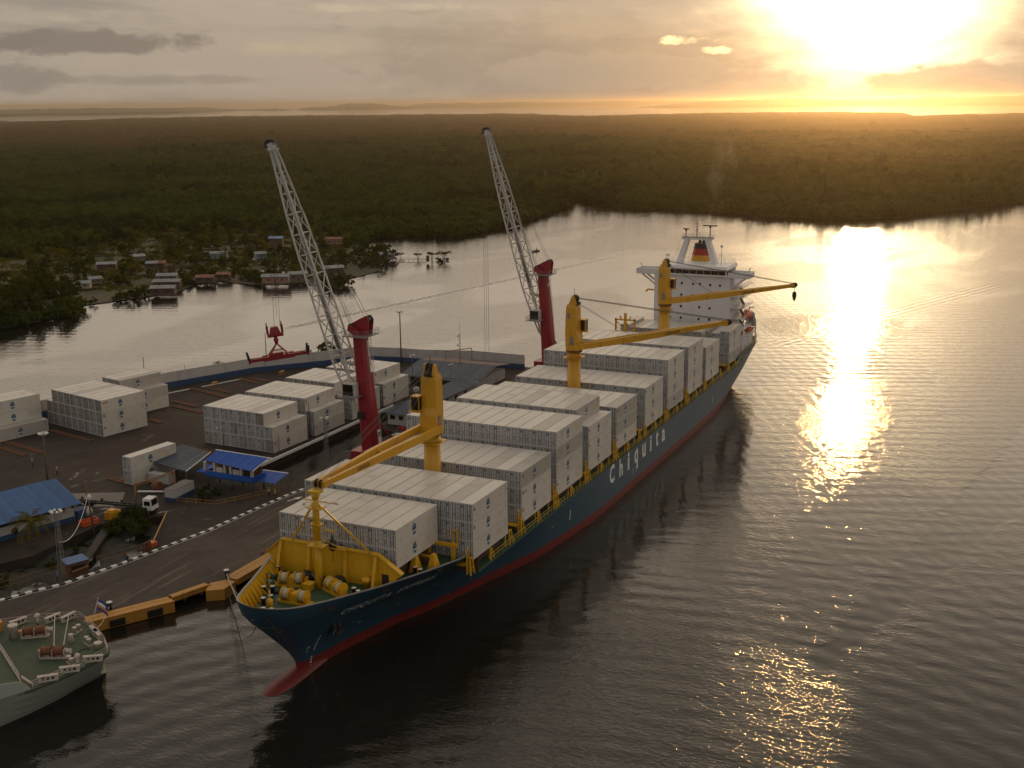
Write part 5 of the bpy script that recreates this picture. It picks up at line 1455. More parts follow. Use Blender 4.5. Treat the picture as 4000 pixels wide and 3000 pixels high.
# blue gatehouse on posts
GH = thing('gatehouse', 'bright blue roofed gatehouse with open upper floor beside the fenced lot', 'building')
sheet_roof(GH, (46.1, 77.2, 7.15), (43.8, 63.8, 7.15), (48.7, 63.4, 8.5), (49.2, 76.4, 8.5), 12, MROOFV)
b = MB(); b.beam((49.2, 76.8, 8.62), (48.7, 62.3, 8.62), 0.18, 0.16); b.beam((43.8, 63.6, 7.2), (48.7, 63.2, 8.58), 0.14, 0.2); b.build('roof_trim', MWHITE, GH)
b = MB(); b.box(45.6, 49.6, 65.2, 76.6, 3.9, 4.2); b.build('upper_floor', MBLUEP, GH)
b = MB(); b.box(45.5, 45.7, 65.0, 76.8, 4.2, 5.3); b.box(45.7, 49.6, 64.9, 65.1, 4.2, 5.3); b.box(45.7, 49.6, 76.6, 76.8, 4.2, 5.3); b.build('parapet', MROOFV, GH)
b = MB(); b.box(48.6, 48.8, 65.2, 76.5, 4.2, 8.2); b.build('back_wall', MPIPE, GH)
for y in (65.0, 67.6, 70.2, 71.6, 74.2, 76.6):
    b = MB(); b.box(45.5, 46.0, y, y+0.55, 5.3, 7.1); b.build('pillar', MWALLW, GH)
for y in (68.3, 72.4): 
    b = MB(); b.box(45.55, 45.75, y, y+1.6, 5.3, 6.3); b.build('shutter', MWALLW, GH)
posts(GH, [(45.8, 65.3), (45.8, 70.5), (45.8, 76.3), (49.3, 65.3), (49.3, 70.5), (49.3, 76.3)], LAND, 3.9, 0.16, MBLUEP)
def lean_to(label, A_, B_, C_, D_, n_, m_, trim=True, extra=()):
    H_ = thing('lean_to_shed', label, 'shed')
    sheet_roof(H_, A_, B_, C_, D_, n_, m_)
    if trim:
        b = MB(); b.beam(Vector(D_)+Vector((0, 0, .12)), Vector(C_)+Vector((0, 0, .12)), 0.3, 0.1); b.build('roof_trim', MWHITE, H_)
    for q in (A_, B_, C_, D_):
        b = MB(); b.tube((q[0]*0.96+0.04*(A_[0]+C_[0])/2, q[1]*0.96+0.04*(A_[1]+C_[1])/2, LAND), (q[0]*0.96+0.04*(A_[0]+C_[0])/2, q[1]*0.96+0.04*(A_[1]+C_[1])/2, q[2]-0.05), 0.08, n=6); b.build('post', MPIPE, H_)
    for y in extra: pass
    return H_
lean_to('low blue lean-to roof with white trim nearest the quay road', (47.2, 67.4, 4.1), (46.7, 60.6, 4.1), (51.5, 60.8, 4.8), (51.4, 66.9, 4.8), 6, MROOFV)
lean_to('low blue lean-to roof between the open shed and gatehouse', (47.0, 80.5, 4.0), (47.7, 76.9, 4.0), (50.8, 78.8, 4.5), (50.6, 80.8, 4.5), 4, MROOFV, False)
CS = lean_to('wide grey blue open shed roof beside the lone container pair', (43.5, 80.0, 5.2), (46.4, 93.3, 5.2), (57.2, 92.5, 5.7), (55.0, 83.0, 5.7), 12, MROOFG, False)
b = MB(); b.beam((43.4, 79.9, 5.3), (54.9, 82.9, 5.8), 0.14, 0.16); b.build('roof_trim', MWHITE, CS)
b = MB(); b.box(43.4, 45.0, 84.6, 90.0, LAND, LAND+1.9); tag(b.build('white_locker', MWALLW), 'white locker box under the open shed roof', 'locker')
b = MB(); b.lathe((39.6, 84.2, LAND+1.0), [(0.95, -0.8), (1.0, -0.7), (1.0, 0.7), (0.95, 0.8)], 18, (0.25, 1, 0)); tag(b.build('rusty_drum', MRUSTY), 'large rusty drum lying in front of the open shed', 'drum')
# truss gate of brown pipe with a red lamp
TG = thing('pipe_gate', 'tall brown pipe gate frame beside the white office container', 'gate')
b = MB(); b.beam((29.6, 80.6, 6.6), (39.2, 79.2, 6.6), 0.2, 0.2); b.beam((29.6, 80.6, 6.2), (39.2, 79.2, 6.2), 0.14, 0.14)
for k in range(12): u = k/12; b.beam((29.6+9.6*u, 80.6-1.4*u, 6.2), (29.6+9.6*(u+1/12), 80.6-1.4*(u+1/12), 6.6), 0.06)
b.build('cross_beam', MPIPE, TG)
for x, y in ((29.6, 80.6), (39.2, 79.2)):
    b = MB(); b.tube((x, y, LAND), (x, y, 6.9), 0.16, n=8); b.build('gate_post', MPIPE, TG)
b = MB(); b.tube((30.0, 80.5, 4.9), (31.7, 80.2, LAND), 0.05, n=5); b.build('gate_stay', MPIPE, TG)
# site office container, white over blue with a rusty top
OF = thing('office_container', 'small white office container with blue base beside the fence', 'container', (34.9, 78.2, LAND), radians(4))
b = MB(); b.box(0, 6.4, -2.3, 0, 0.9, 2.5); b.build('office_wall', MWALLW, OF); b = MB(); b.box(-0.02, 6.42, -2.32, 0.02, 0.02, 0.9); b.build('office_base', MBLUEP, OF)
b = MB(); b.box(-0.05, 6.45, -2.35, 0.05, 2.5, 2.58); b.build('office_roof', MCONC, OF)
b = MB(); b.tube((36.3, 86.4, LAND+0.5), (38.3, 81.6, LAND+0.5), 0.14, n=8); b.tube((36.6, 86.5, LAND+0.5), (38.6, 81.7, LAND+0.5), 0.14, n=8)
tag(b.build('white_pipe', MWHITE), 'white pipes lying on trestles behind the pipe gate', 'pipe')
# yellow rail fence round the low lot
def fence(label, pts, m_, hgt, step, bars, cat='fence', r=0.05, name='rail_fence'):
    F_ = thing(name, label, cat)
    for (x0, y0), (x1, y1) in zip(pts[:-1], pts[1:]):
        k = max(1, round(math.hypot(x1-x0, y1-y0)/step))
        for i in range(k+1):
            u = i/k; b = MB(); b.tube((x0+(x1-x0)*u, y0+(y1-y0)*u, LAND-0.2), (x0+(x1-x0)*u, y0+(y1-y0)*u, LAND+hgt), r, n=5); b.build('fence_post', m_, F_)
        for j in range(bars):
            z = LAND+hgt*(j+1)/bars-0.04; b = MB(); b.tube((x0, y0, z), (x1, y1, z), r*0.8, n=5); b.build('fence_rail', m_, F_)
    return F_
fence('yellow pipe rail fence around the sunken lot before the gatehouse', [(35.2, 75.5), (36.6, 67.4), (43.6, 63.4), (48.4, 61.0)], MFEND, 1.1, 2.2, 2)
fence('brown post fence along the marsh behind the painted kerb', [(-28, 80.5), (-11.5, 72.6), (-1.6, 69.2)], MPIPE, 1.7, 2.8, 2)
fence('rusty fence beside the pond near the walking worker', [(4.4, 66.4), (11.6, 63.9), (13.4, 63.2)], MPIPE, 1.5, 2.6, 2)
b = MB(); b.box(12.0, 14.0, 63.2, 63.4, LAND-0.4, LAND+1.6); b.beam((13.0, 63.1, LAND+0.1), (13.0, 63.1, LAND+1.6), 0.1); tag(b.build('sheet_gate', MRUSTY), 'dark sheet metal gate at the corner of the pond', 'gate')
for k, (dx, zz) in enumerate(((0, 0.9), (0.35, 1.15))):
    b = MB(); b.beam((15.2+dx, 64.0, LAND+zz-0.3), (27.2+dx, 71.3, LAND+zz+0.2), 0.16, 0.12); tag(b.build('long_plank', MFEND), '%s long orange boom barrier pole at the road junction' % ('lower', 'upper')[k], 'barrier', 'barrier poles')
b = MB(); b.box(14.6, 15.8, 63.4, 64.6, LAND, LAND+0.8); tag(b.build('red_barrier_block', MORANGE), 'red block holding the barrier poles at the junction', 'block')
# small kiosk with blue roof
KI = thing('roadside_kiosk', 'small brown kiosk with flat blue roof by the lattice light mast', 'hut', (1.6, 68.4, 0), radians(-22))
b = MB(); b.box(-1.7, 1.7, -1.1, 1.3, 1.0, 3.4); b.build('kiosk_wall', MRUSTY, KI)
b = MB(); b.hexa([(-1.9, -1.3, 3.4), (1.9, -1.3, 3.4), (1.9, 1.5, 3.6), (-1.9, 1.5, 3.6), (-1.9, -1.3, 3.5), (1.9, -1.3, 3.5), (1.9, 1.5, 3.7), (-1.9, 1.5, 3.7)]); b.build('kiosk_roof', MROOFB, KI)
b = MB(); b.beam((-1.4, -1.9, 2.3), (1.5, -1.7, 2.5), 0.3, 0.25); b.build('awning_bar', MPIPE, KI)
b = MB(); b.box(-1.2, 1.2, -1.15, -1.1, 1.9, 2.9); b.build('kiosk_opening', MBLACK, KI)

# long building with the blue roof on the left
LBd = thing('long_workshop', 'long white workshop with weathered blue gable roof and palm in front', 'building', (19.4, 85.2, 0), radians(163))
b = MB(); b.box(0.4, 36, -9.0, -0.9, LAND, 5.6); b.build('workshop_wall', MWALLW, LBd)
b = MB(); b.box(0.38, 36.02, -0.9, -0.88, LAND, LAND+1.0); b.build('wall_stripe', MBLUEP, LBd)
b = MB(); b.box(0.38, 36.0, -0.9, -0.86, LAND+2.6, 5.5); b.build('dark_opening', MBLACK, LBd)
sheet_roof(LBd, (-0.6, 0.6, 5.4), (36, 0.6, 5.4), (36, -8.6, 8.2), (-0.6, -8.6, 8.2), 26, MROOFB)
sheet_roof(LBd, (36, -17.6, 5.4), (-0.6, -17.6, 5.4), (-0.6, -8.62, 8.2), (36, -8.62, 8.2), 10, MROOFB)
b = MB(); b.poly([(0.3, -0.6, 5.4), (0.3, -16.6, 5.4), (0.3, -8.6, 8.0)]); b.box(0.3, 0.36, -17, -0.9, LAND, 5.4); b.build('gable_wall', MWALLW, LBd)
b = MB(); b.lathe((11.8, -0.84, LAND+1.4), [(0.55, -0.05), (0.6, 0.1), (0.3, 0.12)], 16, (0, 1, 0)); b.build('hung_tyre', MRUB, LBd)
b = MB(); b.box(1.2, 2.4, -0.86, -0.1, LAND+2.6, LAND+3.6); b.lathe((1.8, -0.08, LAND+3.1), [(0.4, -0.02), (0.4, 0.05)], 14, (0, 1, 0)); b.build('air_conditioner', MWALLW, LBd)
b = MB(); b.box(19.6, 22.2, 85.6, 87.4, LAND, LAND+1.9); b.box(20.0, 21.6, 85.55, 85.6, LAND+0.3, LAND+1.3); tag(b.build('blue_tank', MBLUEP), 'dark blue fuel tank against the workshop end wall', 'tank')
b = MB()
for q in ((-1.6, 1.6, -0.9, -0.8), (-1.6, 1.6, 0.8, 0.9), (-1.6, -1.5, -0.8, 0.8), (1.5, 1.6, -0.8, 0.8)): b.box(*q, 0.1, 0.9)
b.box(-1.6, 1.6, -0.9, 0.9, 0.0, 0.1); tag(b.build('open_skip', MORANGE, None, (19.2, 82.6, LAND), radians(-20)), 'rusty orange open skip beside the leaning utility pole', 'skip')
b = MB(); b.lathe((22.3, 86.0, LAND+0.9), [(0.05, -0.75), (0.85, -0.6), (0.9, 0), (0.85, 0.6), (0.05, 0.75)], 14, (1, 0.3, 0)); tag(b.build('white_tank', MWALLW), 'rounded white tank at the workshop corner', 'tank')
b = MB(); b.box(22.2, 24.6, 79.8, 81.6, LAND, LAND+1.5); b.box(22.6, 24.0, 80.0, 81.4, LAND+1.5, LAND+1.8); tag(b.build('yellow_generator', MYEL), 'yellow generator box half hidden by bushes', 'generator')

# white office with the dark blue roof behind the near mobile crane
OB = thing('port_office', 'long low white office with dark blue hip roof behind the crane', 'building', (101.3, 61.6, 0), radians(-1))
b = MB(); b.box(0.4, 35, 0.4, 6.0, LAND, 4.8); b.build('office_wall', MWALLW, OB)
sheet_roof(OB, (-0.7, 6.9, 4.8), (-0.7, -0.5, 4.8), (4.5, 2.9, 6.7), (4.5, 3.5, 6.7), 5, MROOFG)
sheet_roof(OB, (-0.7, -0.5, 4.8), (36, -0.5, 4.8), (34, 3.2, 6.7), (4.5, 3.2, 6.7), 14, MROOFG)
sheet_roof(OB, (36, 6.9, 4.8), (-0.7, 6.9, 4.8), (4.5, 3.22, 6.7), (34, 3.22, 6.7), 14, MROOFG)
for y in (1.6, 4.0):
    b = MB(); b.box(0.34, 0.40, y, y+1.3, LAND+1.3, LAND+2.3); o = b.build('window', MGLASS, OB)
for k in range(6):
    b = MB(); b.box(4+k*5, 5.4+k*5, 0.34, 0.40, LAND+1.2, LAND+2.2); b.build('window', MGLASS, OB)
# big warehouse roof
WH = thing('warehouse', 'wide warehouse with pale blue front slope and pinkish back slope', 'building')
b = MB(); b.box(140, 157, 62.3, 84.5, LAND, 4.4); b.build('warehouse_wall', MWALLW, WH)
sheet_roof(WH, (138.2, 85.3, 4.5), (140.6, 61.6, 4.5), (150.6, 61.6, 6.6), (149.6, 85.6, 6.6), 18, MROOFG)
sheet_roof(WH, (159.2, 61.6, 5.4), (158.6, 85.6, 5.4), (149.64, 85.6, 6.62), (150.64, 61.6, 6.62), 18, MROOFP)
b = MB(); b.box(139.9, 140.0, 64, 83, LAND, 3.9); b.build('dark_opening', MBLACK, WH)

# light masts and poles
def light_mast(loc, h, label, lattice=False, heads=6, r=0.14, arm=0.0):
    L_ = thing('light_mast', label, 'light mast', (loc[0], loc[1], LAND))
    b = MB()
    if lattice:
        for k in range(4):
            sx, sy = ((-1, -1), (1, -1), (1, 1), (-1, 1))[k]
            b.beam((sx*0.42, sy*0.42, 0), (sx*0.2, sy*0.2, h), 0.07)
        nseg_ = int(h/0.9)
        for i in range(nseg_):
            z0, z1 = h*i/nseg_, h*(i+1)/nseg_; w0, w1 = 0.42-0.22*i/nseg_, 0.42-0.22*(i+1)/nseg_
            for sx, sy, tx, ty in ((-1, -1, 1, -1), (1, -1, 1, 1), (1, 1, -1, 1), (-1, 1, -1, -1)): b.beam((sx*w0, sy*w0, z0), (tx*w1, ty*w1, z1), 0.04)
    else: b.tube((0, 0, 0), (0, 0, h), r, r*0.7, 8)
    b.build('mast_pole', MPOLE if not lattice else MGREY, L_)
    if heads:
        b = MB(); b.beam((-0.7, 0, h-0.15), (0.7, 0, h-0.15), 0.08); b.beam((0, -0.7, h-0.15), (0, 0.7, h-0.15), 0.08); b.build('head_frame', MGREY, L_)
        for k in range(heads):
            q = 2*pi*k/heads; c = Vector((cos(q)*0.75, sin(q)*0.75, h)); d = Vector((cos(q)*0.7, sin(q)*0.7, -0.7))
            b = MB(); b.lathe(c, [(0.12, -0.2), (0.22, 0.0), (0.32, 0.25)], 10, d); b.build('floodlight', MWHITE, L_)
    if arm:
        b = MB(); b.tube((0, 0, h-0.1), (-arm, 0.4, h+0.25), 0.04, n=5); b.cbox((-arm, 0.4, h+0.25), (0.6, 0.22, 0.12)); b.build('lamp_arm', MWHITE, L_)
light_mast((35.0, 109.1), 10.4, 'tall wooden floodlight mast standing in the open yard near two workers', heads=7, r=0.2)
light_mast((-1.3, 68.5), 11.2, 'lattice floodlight mast beside the small blue roofed kiosk', True, 6)
light_mast((67.9, 62.6), 10.4, 'lattice floodlight mast on the channel bank before the red crane', True, 3)
light_mast((163.0, 99.4), 15.5, 'very tall dark floodlight mast at the corner of the perimeter wall', heads=4, r=0.22)
light_mast((71.7, 77.7), 4.2, 'short lamp post at the near corner of the channel stack', heads=0, r=0.07, arm=1.2)
light_mast((85.5, 78.9), 7.8, 'dark wooden pole standing between the two channel stacks', heads=0, r=0.13)
light_mast((89.9, 78.7), 3.6, 'thin short post before the second channel stack', heads=0, r=0.07)
light_mast((67.6, 89.7), 5.4, 'steel lamp post in front of the gatehouse stack doors', heads=0, r=0.12, arm=1.6)
light_mast((149.9, 138.7), 8.4, 'bare wooden pole rising behind the hanging red spreader', heads=0, r=0.14)
light_mast((136.2, 134.8), 5.2, 'thin pole in front of the wall beside the coconut palm', heads=0, r=0.08, arm=0.5)
light_mast((116.4, 141.4), 5.2, 'thin pole at the wall behind the yellow trestle', heads=0, r=0.08, arm=0.5)
light_mast((108.2, 148.5), 8.6, 'bare pole rising over the stack by the perimeter wall', heads=0, r=0.12, arm=0.3)
light_mast((139.6, 82.1), 8.2, 'dark lamp post at the left end of the warehouse', heads=2, r=0.1)
light_mast((140.5, 70.8), 6.5, 'small twin floodlight post before the warehouse front', heads=2, r=0.08)
light_mast((121.5, 78.4), 5.0, 'thin lamp post beside the fourth channel stack', heads=0, r=0.07, arm=0.4)
UP = thing('utility_pole', 'leaning wooden utility pole with cross arm beside the orange skip', 'pole', (16.8, 79.0, LAND-0.8))
b = MB(); b.tube((0, 0, 0), (-0.3, 0.8, 10.4), 0.2, 0.13, 8); b.build('pole_shaft', MPOLE, UP)
b = MB(); b.beam((-1.1, 0.4, 10.1), (0.6, 1.2, 10.1), 0.12); b.beam((-0.9, 0.4, 9.1), (0.4, 1.1, 9.1), 0.1); b.build('cross_arm', MPOLE, UP)
b = MB(); b.lathe((-0.1, 0.3, 7.2), [(0.25, -0.5), (0.3, 0), (0.25, 0.5)], 10); b.build('transformer', MWHITE, UP)
rope((16.7, 79.5, 9.0), (-1.2, 68.6, 7.6), 2.6, 0.05, 'power_cable', 'white cable sagging between utility pole and lattice mast', MWHITE)
AM = thing('antenna_mast', 'slim red and white lattice antenna mast before the warehouse', 'mast', (150.5, 73.0, 4.0))
b = MB()
for k in range(3):
    q = 2*pi*k/3; b.beam((cos(q)*.25, sin(q)*.25, 0), (cos(q)*.2, sin(q)*.2, 11), 0.06)
for i in range(14):
    for k in range(3):
        q, q2 = 2*pi*k/3, 2*pi*(k+1)/3; b.beam((cos(q)*.24, sin(q)*.24, i*0.78), (cos(q2)*.24, sin(q2)*.24, (i+1)*0.78), 0.035)
b.tube((0, 0, 11), (0, 0, 14), 0.04, n=5); b.build('mast_lattice', MFRED, AM)
b = MB(); b.lathe((-0.4, 0.3, 10.2), [(0.35, 0), (0.3, 0.3)], 8, (-1, .4, 0)); b.lathe((-0.3, 0.4, 7.6), [(0.35, 0), (0.3, 0.3)], 8, (-1, .6, 0)); b.build('dish', MWHITE, AM)
b = MB(); b.path([(154, 79.5, 4), (154, 79.5, 8.6), (157.6, 73.0, 9.4), (157.6, 73.0, 4.0)], 0.12, 6); tag(b.build('pipe_portal', MPIPE), 'brown pipe portal standing beyond the warehouse roof', 'portal')

# yellow trestles and clutter
for i, (x, y, lab) in enumerate(((116.5, 131.5, 'yellow trestle on the yard before the blue wall base'), (135.0, 122.4, 'orange rack standing under the hanging spreader'))):
    b = MB()
    for sx in (-0.9, 0.9):
        for sy in (-0.5, 0.5): b.beam((x+sx, y+sy, LAND), (x+sx*0.7, y+sy*0.4, LAND+1.1), 0.12)
    b.box(x-1.1, x+1.1, y-0.3, y+0.3, LAND+1.1, LAND+1.3); b.beam((x-1, y, LAND+0.5), (x+1, y, LAND+0.5), 0.1); tag(b.build('trestle', MFEND), lab, 'trestle', 'trestles on the yard')
for i, (x, y, w_, d_, h_, mm, lab) in enumerate(((146.5, 88.6, 9, 1.6, 0.6, MREDC, 'long red spreader frame lying left of the warehouse'), (130.5, 79.6, 3.0, 2.2, 1.4, MRUSTY, 'rusty machine beside the fourth channel stack'), (133.5, 77.6, 2.2, 1.6, 1.2, MWALLW, 'pale crate among the clutter before the warehouse'),
                                                 (127.0, 73.0, 4.5, 1.6, 0.9, MRUSTY, 'brown scrap pile beside the office roof'), (137.2, 74.2, 2.6, 1.5, 1.5, MREDC, 'red machine before the warehouse opening'), (98.6, 60.2, 5.5, 1.8, 0.8, MREDC, 'red base frame lying on the quay by the office'), (93.4, 59.0, 4.2, 1.5, 0.7, MWALLW, 'pale slab stack on the quay near the red crane'))):
    b = MB(); b.box(-w_/2, w_/2, -d_/2, d_/2, 0, h_*0.55); b.box(-w_/2+0.2, w_/2-0.5, -d_/2+0.15, d_/2-0.2, h_*0.55, h_*0.8); b.box(-w_/4, w_/6, -d_/4, d_/4, h_*0.8, h_)
    tag(b.build('yard_equipment', mm, None, (x, y, LAND), radians(-60 if i == 0 else 15*i)), lab, 'equipment', 'equipment on the port ground')

# yard tractor with a bare container chassis
TRK = thing('terminal_tractor', 'white terminal tractor pulling an empty dark chassis beside the bushes', 'truck', (28.2, 78.3, LAND), radians(101))
b = MB(); b.hexa([(-3.2, -1.2, 0.9), (-1.2, -1.2, 0.9), (-1.2, 1.2, 0.9), (-3.2, 1.2, 0.9), (-2.9, -1.1, 3.1), (-1.2, -1.1, 3.1), (-1.2, 1.1, 3.1), (-2.9, 1.1, 3.1)]); b.build('cab', MWHITE, TRK)
b = MB(); b.hexa([(-3.16, -1.0, 1.8), (-3.0, -1.0, 1.8), (-3.0, 1.0, 1.8), (-3.16, 1.0, 1.8), (-2.97, -0.95, 2.9), (-2.8, -0.95, 2.9), (-2.8, 0.95, 2.9), (-2.97, 0.95, 2.9)]); b.build('windscreen', MGLASS, TRK)
for k in (-1, 1):
    b = MB(); y0, y1 = (k*1.18, k*1.11); b.poly([(-2.8, y0, 1.8), (-1.5, y0, 1.8), (-1.5, y1, 2.8), (-2.7, y1, 2.8)]); b.build('side_window', MGLASS, TRK)
b = MB(); b.box(-3.3, 3.0, -0.5, 0.5, 0.6, 0.95); b.box(0.0, 13.5, -0.55, -0.35, 1.15, 1.5); b.box(0.0, 13.5, 0.35, 0.55, 1.15, 1.5)
for k in range(11): b.box(0.2+k*1.28, 0.4+k*1.28, -0.35, 0.35, 1.2, 1.4)
for x in (0.3, 4.6, 8.9, 13.2): b.box(x-0.15, x+0.15, -1.22, 1.22, 1.25, 1.5); b.box(x-0.2, x+0.2, -1.25, -1.0, 1.5, 1.75); b.box(x-0.2, x+0.2, 1.0, 1.25, 1.5, 1.75)
b.build('chassis', MBLACK, TRK)
for x in (-2.3, 1.6, 2.7, 11.2, 12.4):
    for k in (-1, 1):
        b = MB(); b.lathe((x, k*1.0, 0.52), [(0.5, -0.17), (0.52, 0.0), (0.5, 0.17)], 16, (0, 1, 0)); o = b.build('wheel', MRUB, TRK)
        b = MB(); b.lathe((x, k*1.19, 0.52), [(0.26, -0.01), (0.2, 0.02)], 12, (0, 1, 0)); b.build('rim', MGREY, o)

# ================================================================== MOBILE HARBOUR CRANES
def harbour_crane(bx, by, ft, tip, label, spreader, text_side):
    K = thing('mobile_harbour_crane', label, 'crane', (bx, by, LAND), 0)
    loc = lambda p: Vector(p)-Vector((bx, by, LAND))
    # undercarriage
    b = MB(); b.box(-8, 8, -3.0, 3.0, 1.0, 2.4); b.box(-6, 6, -5.5, 5.5, 1.2, 2.0); b.tube((0, 0, 2.4), (0, 0, 3.6), 2.2, 2.2, 20); b.build('undercarriage', MREDC, K)
    for x in (-6.4, -4.4, -2.4, 2.4, 4.4, 6.4):
        for y in (-3.2, 3.2):
            b = MB(); b.lathe((x, y, 0.75), [(0.72, -0.4), (0.75, 0), (0.72, 0.4)], 14, (0, 1, 0)); b.build('wheel', MRUB, K)
    for x in (-6, 6):
        for y in (-5.6, 5.6): b = MB(); b.box(x-0.9, x+0.9, y-0.9, y+0.9, 0.0, 0.25); b.tube((x, y, 0.25), (x, y, 1.9), 0.25); b.build('support_pad', MREDC, K)
    b = MB(); b.box(-3.0, 3.0, -8.0, 3.0, 3.6, 7.4); b.build('machine_house', MREDC, K)
    # tower leaning a little towards the boom (+y)
    b = MB()
    def ring(z, yc, a, c, ch):
        return [(-a+ch, yc-c, z), (a-ch, yc-c, z), (a, yc-c+ch, z), (a, yc+c-ch, z), (a-ch, yc+c, z), (-a+ch, yc+c, z), (-a, yc+c-ch, z), (-a, yc-c+ch, z)]
    lv = [ring(5.5, -0.4, 1.75, 1.7, 0.5), ring(13.5, 0.15, 1.6, 1.55, 0.5), ring(30.6, 1.45, 1.25, 1.25, 0.4)]
    for r in lv: b.v += r
    for i in range(2):
        for k in range(8): b.face(i*8+k, i*8+(k+1) % 8, (i+1)*8+(k+1) % 8, (i+1)*8+k)
    b.face(*range(16, 24)); TWR = b.build('tower', MREDC, K)
    for z in (9.5, 13.5, 17.6, 21.8, 26.0):       # flanges and a cable duct
        yc = lerp_tab([(5.5, -0.4), (13.5, 0.15), (30.6, 1.45)], z); a = lerp_tab([(5.5, 1.75), (13.5, 1.6), (30.6, 1.25)], z)+0.05
        b = MB(); b.prism([(q[0], q[1]) for q in ring(z, yc, a, a-0.03, 0.5)], z, z+0.12); b.build('tower_flange', MREDC, K, fix=True)
    b = MB(); b.beam((-0.5, -1.85, 6.0), (-0.4, 0.12, 30.4), 0.22, 0.12); b.build('cable_duct', MGREY, K)
    # head: platform and sheave cheeks
    b = MB(); b.box(-2.8, 2.8, -1.2, 4.0, 30.6, 30.8); b.build('head_platform', MGREY, K)
    rail_run([(-2.8, 4.0), (-2.8, -1.2), (2.8, -1.2), (2.8, 4.0)], K, MGREY, 30.8, 1.1, 1.3, 0.035)
    for x in (-1.3, -0.5, 0.4, 1.2):
        b = MB(); b.extrude([(-0.6, 30.8), (1.8, 30.8), (3.2, 32.0), (3.3, 32.9), (0.6, 34.3), (-0.4, 34.6), (-1.0, 33.8)] if x in (-0.5, 1.2) else [(0.2, 30.8), (2.2, 30.8), (3.6, 31.6), (3.4, 32.6), (1.6, 32.4)], (x-0.12, 0, 0), (0, 1, 0), (0, 0, 1), (1, 0, 0), 0, 0.24); b.build('sheave_cheek', MREDC, K, fix=True)
    for x, y, z in ((-1.0, 2.9, 32.3), (0.1, 2.9, 32.3), (-0.2, -0.2, 33.9), (1.0, -0.2, 33.9)):
        b = MB(); b.lathe((x, y, z), [(0.75, -0.1), (0.78, 0.1)], 16, (1, 0, 0)); o = b.build('rope_sheave', MBLACK, K); b = MB(); b.lathe((x-0.14, y, z), [(0.35, 0), (0.35, 0.03)], 12, (1, 0, 0)); b.build('sheave_disc', MWHITE, o)
    # lattice boom
    f0 = loc(ft); t0_ = loc(tip); d = (t0_-f0); L_ = d.length; d.normalize(); s = d.cross(Vector((0, 0, 1))).normalized(); n_ = s.cross(d)
    def half(u): 
        a = lerp_tab([(0, 1.75), (0.10, 1.75), (0.2, 1.65), (0.6, 1.5), (0.75, 1.3), (0.97, 0.55), (1, 0.5)], u)
        c = lerp_tab([(0, 0.15), (0.05, 0.5), (0.2, 1.55), (0.6, 1.35), (0.75, 1.1), (0.97, 0.45), (1, 0.4)], u)
        return a, c
    NP = 13; us = [0.97*i/NP for i in range(NP+1)]
    def corner(u, k):
        a, c = half(u); return f0+d*(L_*u)+s*a*(-1, 1, 1, -1)[k]+n_*c*(-1, -1, 1, 1)[k]
    b = MB(); r = 0.23
    for i in range(NP):
        for k in range(4): b.tube(corner(us[i], k), corner(us[i+1], k), r, r, 6, cap=False)
    BM = b.build('boom_chord', MBOOM, K)
    b = MB()
    for i in range(NP):
        for k in range(4):
            k2 = (k+1) % 4
            b.tube(corner(us[i+1], k), corner(us[i+1], k2), 0.115, n=5, cap=False)
            p, q = (k, k2) if i % 2 else (k2, k)
            b.tube(corner(us[i], p), corner(us[i+1], q), 0.115, n=5, cap=False)
    b.build('boom_lacing', MBOOM, K)
    b = MB(); b.tube(f0+d*L_*0.22, f0+d*L_*0.62, 0.36, 0.34, 10); b.tube(f0+d*L_*0.62, f0+d*L_*0.97, 0.12, n=6); b.build('boom_tube', MGREY, K)
    b = MB(); hd = f0+d*L_*0.97; b.beam(hd, hd+d*1.8, 1.5, 1.2); b.beam(hd-d*2.6, hd, 1.0, 0.8); b.beam(hd+d*0.6-s*2.0, hd+d*0.6+s*2.0, 0.4, 0.3); b.build('boom_head', MBOOM, K)
    for k in (-0.55, 0.0, 0.55):
        b = MB(); b.lathe(hd+d*1.6+s*k-n_*0.3, [(1.0, -0.1), (1.05, 0), (1.0, 0.1)], 18, s); b.build('boom_sheave', MBLACK, K)
    b = MB(); c = hd+d*1.5+n_*0.2
    for k in range(14):
        q = -0.3+k*0.26; a0 = c+(d*cos(q)+n_*sin(q))*1.15; a1 = c+(d*cos(q+.26)+n_*sin(q+.26))*1.15; b.beam(a0, a1, 0.08); b.beam(c+(d*cos(q)+n_*sin(q))*0.3, a0, 0.05)
    b.tube(hd+d*1.8, hd+d*3.6, 0.05, n=5); b.build('rope_guard', MGREY, K)
    # boom foot
    b = MB(); b.beam(f0-s*1.9-Vector((0, 0.9, 0)), f0+s*1.9-Vector((0, 0.9, 0)), 1.5, 1.3); b.build('boom_foot_bracket', MBLACK, K)
    # luffing cylinder and tower cab
    cy0, cy1 = loc((bx+0.2, by+1.6, LAND+16.5)), f0+d*L_*0.28
    b = MB(); b.tube(Vector((0, 1.6, 24.5)), f0+d*L_*0.20-n_*0.6, 0.42, 0.42, 12); b.tube(Vector((0, 1.6, 25.5)), Vector((0, 1.4, 24.0)), 0.6, 0.6, 12); b.build('luffing_cylinder', MBOOM, K)
    CB = empty('tower_cab', (-2.6, 2.6, 18.9), 0, K)
    b = MB(); b.box(-1.0, 1.0, -1.3, 1.3, -0.15, 0); b.box(-1.0, 1.0, -1.3, 1.3, 2.3, 2.42); b.box(-1.0, 1.0, -1.3, -1.2, 0, 2.3)
    for x in (-0.96, 0.96):
        for y in (-1.25, 1.25): b.box(x-0.05, x+0.05, y-0.05, y+0.05, 0, 2.3)
